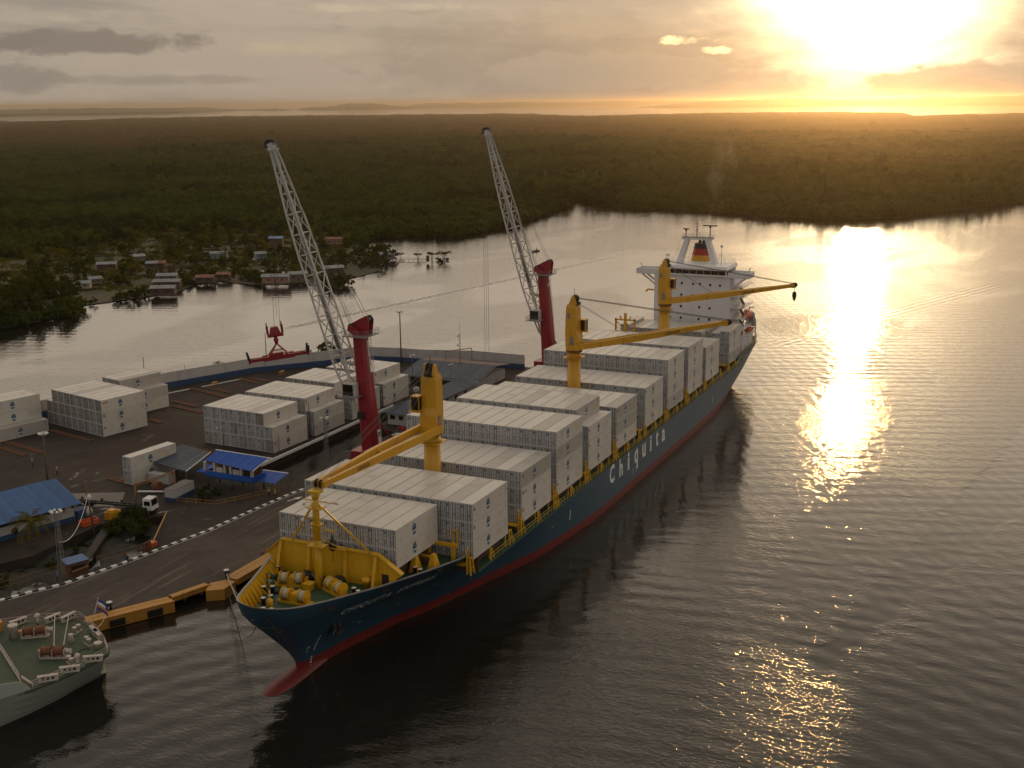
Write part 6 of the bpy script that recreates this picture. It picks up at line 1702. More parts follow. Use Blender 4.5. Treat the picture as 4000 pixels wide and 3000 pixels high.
    b.build('cab_frame', MWALLW, CB); b = MB(); b.box(-0.93, 0.93, -1.15, 1.22, 0.02, 2.28); b.build('cab_glass', MGLASS, CB)
    b = MB(); b.box(-2.0, 1.8, -2.0, 2.0, -0.3, -0.16); b.build('cab_platform', MGREY, CB); rail_run([(-2, -2), (-2, 2), (1.8, 2)], CB, MGREY, -0.16, 1.1, 1.2, 0.03, name='platform_rail')
    # luffing ropes from tower head to boom head
    b = MB()
    for k, (x, y, z) in enumerate(((-1.0, 3.2, 32.9), (-0.6, 3.2, 32.9), (0.1, 3.2, 32.9), (-0.2, 0.3, 34.6), (1.0, 0.3, 34.6))): b.tube((x, y, z), hd+d*(0.4+0.25*k)+s*(k-2)*0.4+n_*0.7, 0.045, n=4)
    b.build('luffing_rope', MROPE, K)
    # hoist ropes
    tp = hd+d*1.6-n_*1.1
    zb = spreader['z']+6.4 if spreader else 9.0-LAND
    b = MB()
    for k in (-1, 1): b.tube(tp+s*k*1.1, Vector((tp.x+s.x*k*1.0, tp.y+s.y*k*1.0, zb)), 0.045, n=4)
    b.tube(tp+s*0.2, Vector((tp.x, tp.y, zb+2.0)), 0.035, n=4)
    b.build('hoist_rope', MROPE, K)
    # ladder behind the tower and the stay at its side
    b = MB(); b.beam((1.9, -1.6, 6), (1.4, 0.2, 30.5), 0.06); b.beam((2.3, -1.6, 6), (1.8, 0.2, 30.5), 0.06); b.build('tower_ladder', MWALLW, K)
    b = MB(); b.beam((1.9, -1.0, 12.5), (4.4, -3.8, 7.0), 0.3); b.build('tower_stay', MREDC, K)
    # lettering on the tower: a white-framed name running downwards and the operator's plate
    def on_tower(z, off): return Vector((-1.0, 0, 0))
    if text_side:
        yv = lambda z: 0.15-1.55+(z-13.5)/17.1*(1.45-1.25-(0.15-1.55))
        z1, z0 = 29.6, 23.2
        xa, xb = 0.2, 0.8
        b = MB(); b.mat(0); b.poly([(xa, yv(z0)-0.03, z0), (xb, yv(z0)-0.03, z0), (xb, yv(z1)-0.03, z1), (xa, yv(z1)-0.03, z1)]); b.build('name_plate', MWHITE, TWR)
        place_text('tower_lettering', 'LIEBHERR', Vector((xa+0.12, yv(z1-0.3)-0.05, z1-0.3)), Vector((0, (yv(z0)-yv(z1))/(z1-z0), -1)), Vector((1, 0, 0)), 0.62, MBLACK, TWR, sx=1.85)
        zp = 10.2
        b = MB(); b.poly([(0.0, -1.97, 8.0), (1.2, -1.97, 8.0), (1.2, -1.68, 11.4), (0.0, -1.68, 11.4)]); b.build('operator_plate', MWHITE, TWR)
        for k, tx in enumerate(('V', 'CHIRI', 'TERMI', 'PCKE')):
            if k == 0: continue
        b = MB(); b.poly([(0.1, -1.80, 10.5), (1.1, -1.80, 10.5), (0.6, -1.74, 11.1)]); b.poly([(0.1, -1.84, 10.1), (1.1, -1.84, 10.1), (1.1, -1.82, 10.3), (0.1, -1.82, 10.3)]); b.build('plate_emblem', MBLACK, TWR)
    else:
        b = MB(); b.poly([(-0.8, -0.10, 27.6), (0.6, -0.10, 27.6), (0.6, -0.04, 28.3), (-0.8, -0.04, 28.3)]); b.build('name_plate', MWHITE, TWR)
        place_text('tower_lettering', 'LIEBHERR', Vector((-0.7, -0.13, 27.78)), Vector((1, 0, 0)), Vector((0, 0.08, 1)), 0.42, MBLACK, TWR, sx=0.62)
    return K, tp+Vector((bx, by, LAND))
SPZ = 24.6
K1, tp1 = harbour_crane(60.9, 47.0, (60.8, 48.9, 16.4), (60.1, 66.8, 69.6), 'red mobile harbour crane with pale lattice boom, nearer of the two', {'z': SPZ}, True)
K2, tp2 = harbour_crane(152.2, 47.0, (153.0, 48.9, 16.6), (155.2, 66.0, 69.8), 'red mobile harbour crane with pale lattice boom behind the aft bays', None, False)

# spreader hanging from the nearer crane
SPR = thing('container_spreader', 'red telescopic container spreader hanging over the yard', 'spreader', (tp1.x, tp1.y, LAND+SPZ), atan2(-9.2, 8.3))
SPR.rotation_euler = (0, radians(-5.5), atan2(-9.2, 8.3))
b = MB(); b.box(-1.6, 1.6, -0.9, 0.9, 4.6, 5.2); b.hexa([(-1.1, -0.8, 5.2), (1.1, -0.8, 5.2), (1.1, 0.8, 5.2), (-1.1, 0.8, 5.2), (-0.7, -0.6, 6.6), (0.7, -0.6, 6.6), (0.7, 0.6, 6.6), (-0.7, 0.6, 6.6)]); b.build('rotator_block', MREDC, SPR)
for x in (-1.5, 1.5):
    b = MB(); b.box(x-0.22, x+0.22, -0.3, 0.3, 5.2, 6.9); b.tube((x, 0, 6.9), (x, 0, 7.6), 0.12); b.build('rope_socket', MREDC, SPR)
b = MB(); b.lathe((0, 0, 4.6), [(0.5, 0), (0.35, -0.4), (0.55, -0.7), (0.4, -1.2), (0.3, -1.6)], 12); b.build('swivel', MREDC, SPR)
b = MB()
for sx in (-1, 1):
    for sy in (-1, 1): b.beam((0, 0, 3.1), (sx*1.9, sy*0.9, 0.75), 0.26)
b.beam((-1.2, -0.55, 1.7), (1.2, -0.55, 1.7), 0.14); b.beam((-1.2, 0.55, 1.7), (1.2, 0.55, 1.7), 0.14); b.build('suspension_frame', MREDC, SPR)
b = MB(); b.box(-3.2, 3.2, -1.15, -0.75, -0.1, 0.75); b.box(-3.2, 3.2, 0.75, 1.15, -0.1, 0.75); b.box(-2.2, 2.2, -0.75, 0.75, 0.2, 0.7); b.box(-1.5, 1.0, -0.6, 0.6, 0.7, 1.2); b.build('main_frame', MREDC, SPR)
for k in (-1, 1):
    b = MB(); x0, x1 = sorted((k*2.6, k*6.1)); b.box(x0, x1, -0.72, -0.42, 0.0, 0.6); b.box(x0, x1, 0.42, 0.72, 0.0, 0.6); b.build('telescopic_arm', MREDC, SPR)
    b = MB(); x0, x1 = sorted((k*5.8, k*6.2)); b.box(x0, x1, -1.25, 1.25, -0.15, 0.55); b.build('end_beam', MREDC, SPR)
    for y in (-1.2, 1.2):
        b = MB(); b.hexa([(k*6.0-0.25, y-0.12, 0.5), (k*6.0+0.25, y-0.12, 0.5), (k*6.0+0.25, y+0.12, 0.5), (k*6.0-0.25, y+0.12, 0.5), (k*6.2-0.2, y*1.15-0.1, 1.9), (k*6.2+0.2, y*1.15-0.1, 1.9), (k*6.2+0.2, y*1.15+0.1, 1.9), (k*6.2-0.2, y*1.15+0.1, 1.9)]); b.build('corner_guide', MBLACK, SPR)
# ================================================================== SECOND SHIP (only its stern is in view)
MPALEG = mat('hull_pale_green', (0.34, 0.38, 0.34), 0.5, var=0.08, vscale=0.2, grime=(0.24, 0.22, 0.17), gamt=0.4, gscale=0.2, streak=True)
MOLDDECK = mat('worn_green_deck', (0.045, 0.07, 0.035), 0.7, var=0.35, vscale=0.5, grime=(0.10, 0.065, 0.04), gamt=0.7, gscale=0.3)
MPINKW = mat('warm_white_paint', (0.55, 0.48, 0.42), 0.6, var=0.1, grime=(0.25, 0.14, 0.08), gamt=0.4)
S2 = thing('cargo_ship_stern', 'stern of a pale green cargo ship with winches on a worn deck', 'ship', (-21, 42, 0), radians(150))
D2 = [(-0.4, 0.5), (-0.35, 3.5), (-0.2, 6.0), (0.3, 7.1), (2.5, 8.4), (6, 10.0), (11, 11.4), (16, 12.0), (26, 12.3), (60, 12.3)]
W2 = [(-0.3, 2.6), (1.6, 3.6), (4, 4.7), (8, 7.0), (15, 9.4), (22, 10.8), (30, 11.8), (60, 12.2)]
ZD2 = 4.8
b = MB(); b.sm = False
xs2 = [0, .03, .07, .12, .18, .26, .36, .5, .68, 1.0]
def s2pt(u, z):
    k = max(0.0, min(1.0, z/ZD2)); x = 40*u; xd = -0.4+40.4*u; xw = -0.3+40.3*u
    hd, hw = lerp_tab(D2, xd), lerp_tab(W2, xw)
    return (xw+(xd-xw)*k, hw+(hd-hw)*k**0.9)
zs2 = [-2, 0.0, 0.9, 2.2, 3.5, ZD2+0.1]
for sd in (-1, 1):
    base = len(b.v)
    for u in xs2:
        for z in zs2:
            x, h = s2pt(u, z); b.v.append((x, sd*h, z))
    nz2 = len(zs2)
    for i in range(len(xs2)-1):
        for j in range(nz2-1):
            b.mat(1 if j == 0 else 0); q = (base+i*nz2+j, base+(i+1)*nz2+j, base+(i+1)*nz2+j+1, base+i*nz2+j+1); b.face(*q)
for j in range(nz2-1):
    (xa, ha), (xb, hb_) = s2pt(0, zs2[j]), s2pt(0, zs2[j+1]); b.poly([(xa, -ha, zs2[j]), (xa, ha, zs2[j]), (xb, hb_, zs2[j+1]), (xb, -hb_, zs2[j+1])])
b.build('hull', [MPALEG, MRUSTY], S2, fix=True)
dp = [(x, h-0.06) for x, h in D2 if x <= 12.2]+[(12.2, 11.5)]
b = MB(); b.prism(dp+[(x, -h) for x, h in reversed(dp)], ZD2-0.3, ZD2); b.build('aft_deck', MOLDDECK, S2, fix=True)
b = MB(); up_ = [(12.6, 11.55), (16, 11.95), (26, 12.25), (40, 12.25)]
for sd in (-1, 1):
    b = MB()
    for (x0, h0), (x1, h1) in zip(up_[:-1], up_[1:]): b.hexa([(x0, sd*h0, ZD2+0.1), (x1, sd*h1, ZD2+0.1), (x1, sd*(h1-0.12), ZD2+0.1), (x0, sd*(h0-0.12), ZD2+0.1), (x0, sd*h0, ZD2+(2.2 if x0 > 13 else 1.6)), (x1, sd*h1, ZD2+2.2), (x1, sd*(h1-0.12), ZD2+2.2), (x0, sd*(h0-0.12), ZD2+(2.2 if x0 > 13 else 1.6))])
    b.hexa([(11.4, sd*11.42, ZD2+0.1), (12.6, sd*11.55, ZD2+0.1), (12.6, sd*11.43, ZD2+0.1), (11.4, sd*11.3, ZD2+0.1), (11.45, sd*11.42, ZD2+0.25), (12.6, sd*11.55, ZD2+1.6), (12.6, sd*11.43, ZD2+1.6), (11.45, sd*11.3, ZD2+0.25)])
    b.build('raised_bulwark', MPALEG, S2, fix=True)
b = MB(); b.box(12.6, 40, -11.4, 11.4, ZD2-0.3, ZD2+1.5); b.build('raised_deck', MOLDDECK, S2)
b = MB(); b.box(12.5, 12.6, -3.0, 11.4, ZD2, ZD2+1.7); b.build('deck_bulkhead', MPINKW, S2)
b = MB(); b.box(12.44, 12.5, 1.6, 2.1, ZD2+0.7, ZD2+1.1); b.build('bulkhead_port', MGLASS, S2)
rail_run([(11.2, 11.2), (6, 9.8), (2.5, 8.2), (0.3, 6.9)], S2, MPINKW, ZD2, 1.1, 1.5, 0.035)
rail_run([(0.3, 6.9), (-0.2, 3.5), (-0.3, 0), (-0.2, -3.5), (0.3, -6.9)], S2, MPINKW, ZD2, 1.1, 1.5, 0.035)
rail_run([(0.3, -6.9), (2.5, -8.2), (6, -9.8), (11.2, -11.2)], S2, MPINKW, ZD2, 1.1, 1.5, 0.035)
rail_run([(12.6, -3.0), (12.6, 11.3)], S2, MPINKW, ZD2+1.5, 1.1, 1.4, 0.035)
def old_winch(x, y, rz):
    W = empty('mooring_winch', (x, y, ZD2), rz, S2)
    b = MB(); b.box(-1.8, 1.8, -0.5, 0.5, 0, 0.2)
    for q in (-1.75, -0.1, 1.5): b.box(q-0.1, q+0.1, -0.45, 0.45, 0.2, 1.2)
    b.build('winch_bed', MPINKW, W)
    for q, mm in ((-0.95, MRUSTY), (0.7, MRUSTY)):
        b = MB(); b.lathe((q, 0, 0.95), [(0.75, -0.62), (0.75, -0.55), (0.55, -0.5), (0.58, 0), (0.55, 0.5), (0.75, 0.55), (0.75, 0.62)], 16, (1, 0, 0)); b.build('winch_drum', mm, W)
    b = MB(); b.lathe((2.0, 0, 0.95), [(0.4, -0.3), (0.25, 0), (0.4, 0.35)], 12, (1, 0, 0)); b.build('warping_head', MPINKW, W)
    for q in (-1.9, 0.3): b = MB(); b.box(q-0.6, q+0.6, 0.8, 1.5, 0.45, 0.6); b.beam((q-0.5, 1.2, 0), (q-0.5, 1.2, 0.45), 0.08); b.beam((q+0.5, 1.2, 0), (q+0.5, 1.2, 0.45), 0.08); b.build('operator_step', MFEND, W)
old_winch(6.6, 3.7, radians(-215+360)); old_winch(7.0, -4.5, radians(-205+360))
for x, y in ((1.9, -2.5), (1.7, 2.3), (5.3, 6.9)):
    B_ = empty('bollard_pair', (x, y, ZD2), radians(40 if y < 0 else 95), S2); b = MB(); b.box(-0.9, 0.9, -0.3, 0.3, 0, 0.08); b.build('bollard_base', MPINKW, B_)
    for k in (-0.45, 0.45): b = MB(); b.lathe((k, 0, 0.08), [(0.26, 0), (0.26, 0.75), (0.32, 0.8), (0.32, 0.9)], 12); b.build('bollard_post', MPINKW, B_)
b = MB(); b.lathe((3.4, 0.2, ZD2), [(0.5, 0), (0.25, 0.9), (0.3, 1.2)], 12); b.build('rope_cone', MPINKW, S2)
b = MB(); b.lathe((0.9, 4.3, ZD2), [(0.55, 0), (0.55, 0.7), (0.62, 0.75), (0.55, 0.85)], 14); b.build('vent_drum', MPINKW, S2)
for x, y in ((5.7, -8.7), (4.6, 7.8)):
    b = MB(); b.tube((x, y, ZD2), (x, y, ZD2+1.2), 0.2, n=10); b.lathe((x, y, ZD2+1.25), [(0.05, -0.35), (0.4, -0.2), (0.45, 0.1), (0.3, 0.3)], 12, (0.6, -0.6, 0.5)); b.build('cowl_vent', MPINKW, S2)
b = MB(); b.lathe((9.6, -5.9, ZD2), [(0.6, 0), (0.5, 1.6), (0.65, 1.7), (0.65, 2.0)], 14); b.build('vent_drum', MPINKW, S2)
for x, y, rz in ((8.0, -10.1, 15), (3.6, -8.5, 22), (1.7, -7.5, 28), (0.1, -0.6, 90), (0.0, 0.8, 90), (9.0, 10.2, -16), (6.0, 9.3, -20), (2.6, 8.0, -25)):
    R0 = empty('roller_fairlead', (x, y, ZD2), radians(rz), S2); b = MB(); b.box(-1.2, 1.2, -0.2, 0.2, 0, 0.75); b.box(-1.3, 1.3, -0.28, 0.28, 0.75, 0.85); b.build('fairlead_body', MPINKW, R0)
    b = MB()
    for k in (-0.6, 0.0, 0.6): b.box(k-0.18, k+0.18, -0.205, 0.205, 0.3, 0.65)
    b.build('fairlead_slot', MBLACK, R0)
for p0, p1 in (((6.4, 3.2, ZD2+1.2), (3.4, -8.2, ZD2+0.8)), ((5.4, 4.0, ZD2+1.2), (1.7, -7.2, ZD2+0.8))):
    b = MB(); b.tube(p0, p1, 0.06, n=5); b.build('deck_line', MHAWSER, S2)
b = MB()
pts = [(2.4-0.9*sin(i*0.7)+i*0.22, 3.6+i*0.12+0.5*sin(i*1.3), ZD2+0.05) for i in range(14)]; b.path(pts, 0.05); b.build('loose_hose', MBLACK, S2)
b = MB()
for k in range(5): b.beam((12.0-k*0.25, 9.6, ZD2+1.4-k*0.28), (12.0-k*0.25, 10.6, ZD2+1.4-k*0.28), 0.2, 0.05)
b.build('deck_steps', MPINKW, S2)
b = MB(); b.box(10.2, 12.2, -10.6, -9.2, ZD2, ZD2+1.3); b.build('life_raft_rack', MFEND, S2)
rope((-21.2, 43.2, ZD2+0.8), (-8.5, 51.5, LAND+0.7), 1.4, 0.05, 'mooring_rope', 'pale rope from the green stern to the near bollard')
FLG = thing('ensign', 'blue ensign with white and orange stripes on a leaning white staff', 'flag', (-20.8, 43.3, ZD2))
b = MB(); b.tube((0, 0, 0), (2.0, -0.2, 4.6), 0.05, n=6); b.build('flag_staff', MPINKW, FLG)
b = MB(); nx = 8
for i in range(nx+1):
    for j in range(5):
        u, v_ = i/nx, j/4; b.v.append((1.9-0.25*v_+u*0.6, -0.2-1.1*u+0.12*sin(u*5), 4.4-1.5*v_-0.9*u*u-0.25*u))
for i in range(nx):
    for j in range(4): b.mat(1 if j == 2 else (2 if j == 1 and i < 6 else 0)); b.face(i*5+j, (i+1)*5+j, (i+1)*5+j+1, i*5+j+1)
b.build('flag_cloth', [mat('flag_blue', (0.05, 0.06, 0.20), 0.8), mat('flag_orange', (0.50, 0.20, 0.10), 0.8), MWHITE], FLG)

# ================================================================== TREES
def trunk_mb(rnd, h, r, spread, n_limbs, roots=False):
    b = MB(); top = Vector((rnd.uniform(-.3, .3), rnd.uniform(-.3, .3), h*0.55))
    b.tube((0, 0, 0), top, r, r*0.6, 7)
    for k in range(n_limbs):
        a = 2*pi*k/n_limbs+rnd.uniform(-.4, .4); st_ = Vector((0, 0, 0)).lerp(top, rnd.uniform(0.45, 1.0))
        e = Vector((cos(a)*spread*rnd.uniform(.5, .9), sin(a)*spread*rnd.uniform(.5, .9), h*rnd.uniform(.68, .95)))
        mid = st_.lerp(e, 0.5)+Vector((0, 0, -0.1*h)); b.tube(st_, mid, r*0.5, r*0.32, 5); b.tube(mid, e, r*0.32, r*0.12, 5)
    if roots:
        for k in range(6):
            a = k*1.05; b.path([(0, 0, h*0.16), (cos(a)*0.6, sin(a)*0.6, h*0.14), (cos(a)*1.1, sin(a)*1.1, -0.6)], r*0.22, 4)
    return b
TREES = {}
for k in range(5):
    rnd = random.Random(300+k); h = (7.5, 9.0, 6.5, 8.2, 10.0)[k]; sp = (3.0, 3.3, 3.2, 2.7, 3.4)[k]
    TREES['mangrove', k] = (trunk_mb(rnd, h, 0.16, sp, 6, True).mesh('trunk', MBARK), crown_mb(rnd, sp, h*0.44, h*0.54, 34, 46, 0.66).mesh('crown', MLEAF))
for k in range(3):
    rnd = random.Random(400+k); sp = (1.6, 1.9, 1.4)[k]
    TREES['shrub', k] = (trunk_mb(rnd, 2.2, 0.09, sp, 5).mesh('trunk', MBARK), crown_mb(rnd, sp, 1.15, 1.15, 14, 34, 0.42).mesh('crown', MLEAF))
for k in range(2):
    rnd = random.Random(450+k); h = (5.2, 6.0)[k]     # flat-topped, on bare stems
    b = MB()
    for i in range(16):
        a = rnd.uniform(0, 6.28); rr_ = 3.2*sqrt(rnd.random()); c = Vector((cos(a)*rr_, sin(a)*rr_, h*0.82+rnd.uniform(-.5, .5)))
        for j in range(40):
            d = Vector((rnd.gauss(0, 1), rnd.gauss(0, 1), rnd.gauss(0, .45))); d.normalize(); leaf_quad(b, c+d*0.95*rnd.uniform(.5, 1), d+Vector((0, 0, .5)), 0.5, rnd)
    tb = MB()
    for i in range(5):
        a = i*1.26; tb.path([(cos(a)*0.8, sin(a)*0.8, -0.5), (cos(a)*0.3, sin(a)*0.3, h*0.35), (cos(a)*2.0, sin(a)*2.0, h*0.8)], 0.09, 5)
    TREES['umbrella', k] = (tb.mesh('trunk', MBARK), b.mesh('crown', MLEAF))
def palm_meshes(rnd, h, fl, nf):
    tb = MB(); p = Vector((0, 0, 0)); lean = Vector((rnd.uniform(-.12, .12), rnd.uniform(-.12, .12), 0)); pts = [p]
    for i in range(6): p = p+Vector((lean.x*i*0.5, lean.y*i*0.5, h/6)); pts.append(p)
    for i in range(6): tb.tube(pts[i], pts[i+1], 0.17-0.012*i, 0.17-0.012*(i+1), 7)
    b = MB()
    for k in range(nf):
        a = 2*pi*k/nf+rnd.uniform(-.2, .2); el = rnd.uniform(-0.25, 1.0); q = p.copy(); d = Vector((cos(a)*cos(el), sin(a)*cos(el), sin(el)))
        side = Vector((-sin(a), cos(a), 0)); ns = 9
        for i in range(ns):
            d2 = (d+Vector((0, 0, -0.16*i/ns*3))).normalized(); q2 = q+d2*fl/ns; wv = 0.62*sin(pi*(i+0.7)/(ns+0.9))+0.06
            for sg in (-1, 1):
                o1 = q2+side*sg*wv-Vector((0, 0, 0.34*wv))+d2*0.25
                b.poly([q, q.lerp(q2, .75), o1] if sg > 0 else [q, o1, q.lerp(q2, .75)])
            q = q2; d = d2
    return tb.mesh('trunk', MBARK), b.mesh('crown', MPALM)
for k in range(4):
    rnd = random.Random(500+k); TREES['palm', k] = palm_meshes(rnd, (5.5, 7.0, 4.5, 5.2)[k], (3.0, 3.2, 2.8, 4.0)[k], (20, 22, 20, 34)[k])
NAMES = {'mangrove': 'mangrove_tree', 'shrub': 'shrub', 'umbrella': 'mangrove_tree', 'palm': 'coconut_palm'}
def tree(kind, k, loc, sc, rz, label, group):
    t_ = thing(NAMES[kind], label, {'shrub': 'shrub', 'palm': 'palm'}.get(kind, 'tree'), loc, rz, group); t_.scale = (sc, sc, sc*random.uniform(.9, 1.1))
    a, c = TREES[kind, k]; link('trunk', a, t_); link('crown', c, t_)
rt_ = random.Random(21)
def near_label(base, x, y):
    i = min(range(len(HOUSES)), key=lambda k: (HOUSES[k][0]-x)**2+(HOUSES[k][1]-y)**2)
    hx, hy = HOUSES[i][:2]; side = 'behind' if (x-hx)*cos(YAW)+(y-hy)*sin(YAW) > 0 else 'in front of'
    ws = SHORT[i].split(); cut = len(ws)
    for w_ in ('beside', 'with', 'on', 'standing', 'at', 'behind', 'under', 'half', 'hidden', 'over', 'just', 'farthest'):
        if w_ in ws[2:]: cut = min(cut, ws[2:].index(w_)+2)
    return base+' '+side+' the '+' '.join(ws[:max(cut, 2)])
def scatter(kind, nvar, poly, n_, smin, smax, label, group, z=0.25, mind=3.0, avoid=(), near=False):
    xs_ = [p[0] for p in poly]; ys_ = [p[1] for p in poly]; got = []; tries = 0
    while len(got) < n_ and tries < n_*60:
        tries += 1; x, y = rt_.uniform(min(xs_), max(xs_)), rt_.uniform(min(ys_), max(ys_))
        if not in_poly(x, y, poly) or any((x-a)**2+(y-c)**2 < mind*mind for a, c in got): continue
        if any((x-a)**2+(y-c)**2 < r*r for a, c, r in avoid): continue
        got.append((x, y)); lb_ = near_label(label, x, y) if near else label
        tree(kind, rt_.randrange(nvar), (x, y, z), rt_.uniform(smin, smax), rt_.uniform(0, 6.28), lb_, group)

# ================================================================== STILT VILLAGE
MTIN = mat('tin_roof', (0.22, 0.23, 0.24), 0.42, 0.25, var=0.15, vscale=0.8, grime=(0.20, 0.12, 0.08), gamt=0.4, objrand=0.3)
MTINR = mat('tin_roof_rust', (0.24, 0.09, 0.06), 0.7, var=0.3, objrand=0.2)
MTINB = mat('tin_roof_blue', (0.10, 0.20, 0.34), 0.5, var=0.2)
WALLS = {'cream': mat('plank_cream', (0.42, 0.36, 0.28), 0.8, var=0.2, vscale=1.5), 'brown': mat('plank_brown', (0.11, 0.07, 0.05), 0.9, var=0.3, vscale=1.5), 'pink': mat('plank_pink', (0.36, 0.20, 0.15), 0.8, var=0.2, vscale=1.5),
         'grey': mat('plank_grey', (0.20, 0.18, 0.16), 0.9, var=0.25, vscale=1.5), 'blue': mat('plank_blue', (0.22, 0.30, 0.34), 0.8, var=0.2, vscale=1.5)}
HOUSES = []; SHORT = []
def stilt_house(x, y, w_, d_, h_, rz, roof, wall, label, lift=1.2, split=None):
    H_ = thing('stilt_house', label, 'house', (x, y, 0), radians(rz), 'tin roofed houses on stilts'); HOUSES.append((x, y, max(w_, d_)*0.6+1.0)); SHORT.append(label)
    z0 = 0.2+lift; z1 = z0+h_; wm_ = WALLS[wall]
    for i in range(3):
        for j in range(2): b = MB(); b.tube((-w_/2+0.3+i*(w_-0.6)/2, -d_/2+0.3+j*(d_-0.6), -1.2), (-w_/2+0.3+i*(w_-0.6)/2, -d_/2+0.3+j*(d_-0.6), z0), 0.11, n=5); b.build('stilt', MPOLE, H_)
    b = MB(); b.box(-w_/2-0.3, w_/2+0.3, -d_/2-0.5, d_/2+0.1, z0-0.12, z0); b.build('floor', MPOLE, H_)
    b = MB(); b.box(-w_/2, w_/2, -d_/2, d_/2, z0, z1); b.poly([(-w_/2, -d_/2, z1), (-w_/2, d_/2, z1), (-w_/2, 0.3, z1+0.75)]); b.poly([(w_/2, d_/2, z1), (w_/2, -d_/2, z1), (w_/2, 0.3, z1+0.75)]); b.build('wall', wm_, H_)
    ns = max(3, int(w_/1.6))
    for sgn in (-1, 1):
        A_, B_ = Vector((-w_/2-0.5, sgn*(d_/2+0.6), z1-0.1)), Vector((w_/2+0.5, sgn*(d_/2+0.6), z1-0.1)); C_, D_ = Vector((w_/2+0.5, 0.3, z1+0.85)), Vector((-w_/2-0.5, 0.3, z1+0.85))
        for i in range(ns):
            u0, u1 = i/ns, (i+1)/ns-0.004; mm = roof
            if split and u0 >= 0.45: mm = split
            p = [A_.lerp(B_, u0), A_.lerp(B_, u1), D_.lerp(C_, u1), D_.lerp(C_, u0)]; up_v = Vector((0, 0, 0.05+0.015*(i % 2)))
            b = MB(); b.hexa([q for q in p]+[q+up_v for q in p]); b.build('roof_sheet', mm, H_, fix=True)
    for i in range(2):
        b = MB(); xx = -w_/4+i*w_/2; b.box(xx-0.4, xx+0.4, -d_/2-0.04, -d_/2, z0+0.9, z0+1.7); b.build('window', MBLACK, H_)
    b = MB(); b.box(-0.4, 0.4, -d_/2-0.05, -d_/2, z0, z0+1.8); b.build('door', MPOLE, H_)
stilt_house(243.5, 305, 8.6, 5.0, 2.3, -52, MTIN, 'cream', 'cream house with silver roof beside the mangrove clump', 0.8)
stilt_house(256.5, 309.5, 5.2, 4.2, 2.2, -30, MTIN, 'grey', 'small grey house just right of the cream house', 0.8)
stilt_house(284, 328, 8.4, 4.5, 2.2, -55, MTIN, 'brown', 'dark brown house on tall stilts with silver roof', 3.0)
stilt_house(319.5, 342, 6.4, 5.4, 2.4, -35, MTIN, 'grey', 'grey gabled house farthest back among the huts', 1.6)
stilt_house(297.5, 310.5, 8.4, 4.6, 2.2, -58, MTIN, 'brown', 'house with half silver half red roof on open stilts', 2.6, MTINR)
stilt_house(345.5, 314, 11.5, 4.8, 2.6, -62, MTIN, 'blue', 'long pale blue hut on the cleared bank', 1.0)
stilt_house(275.5, 285, 8.6, 4.8, 2.2, -60, MTIN, 'grey', 'rearmost of three grey roofed waterside houses', 1.0)
stilt_house(260.5, 272, 11.0, 5.0, 2.3, -62, MTIN, 'brown', 'middle of three grey roofed waterside houses', 1.0)
stilt_house(243, 259, 9.6, 5.2, 2.6, -60, MTIN, 'brown', 'front one of three grey roofed houses, standing over water', 1.2)
stilt_house(276.5, 264.5, 7.5, 4.5, 2.2, -65, MTINR, 'brown', 'dark hut with rusty red roof over the water', 1.2)
stilt_house(288, 263.5, 5.5, 4.0, 2.0, -65, MTINR, 'brown', 'smaller rusty roofed hut beside the red hut', 1.2)
stilt_house(390.5, 309, 7.0, 6.0, 5.2, -62, MTINB, 'brown', 'tall two storey brown house with blue roof at the forest edge', 1.6)
stilt_house(285, 233, 11.4, 5.4, 2.7, -62, MTIN, 'pink', 'pink house with silver roof standing over the water', 1.6)
stilt_house(297, 230, 8.0, 5.5, 2.6, -50, MTIN, 'grey', 'grey house behind the near crane boom', 1.4)
stilt_house(319.5, 226.5, 9.0, 6.0, 2.6, -45, MTIN, 'brown', 'broad brown house with grey roof right of the boom', 1.4)
stilt_house(420, 291, 9.8, 5.5, 2.8, -60, MTINR, 'pink', 'red roofed house under the dark forest edge', 1.2)
stilt_house(353, 292, 5.4, 4.4, 2.4, -40, MTIN, 'blue', 'small blue house beside the bare bank', 1.2)
stilt_house(375.5, 231, 8.0, 4.6, 2.2, -65, MTIN, 'grey', 'grey hut at the land end of the jetty', 1.2)
JT = thing('jetty', 'thin plank jetty reaching out to the little tree island', 'jetty')
b = MB(); b.beam((376.6, 229, 0.9), (382.9, 212.6, 0.9), 1.2, 0.12); b.build('jetty_deck', MPOLE, JT)
for i in range(9):
    u = i/8; b = MB(); b.tube((376.6+6.3*u, 229-16.4*u, -1), (376.6+6.3*u, 229-16.4*u, 0.9), 0.08, n=5); b.build('jetty_pile', MPOLE, JT)
b = MB(); b.box(-0.7, 0.7, -0.7, 0.7, 0.8, 3.6); b.box(-0.9, 0.9, -0.9, 0.9, 3.6, 3.7); tag(b.build('latrine_hut', WALLS['brown'], None, (375.6, 207.6, 0), 0.4), 'narrow hut on posts beside the tree island', 'hut')
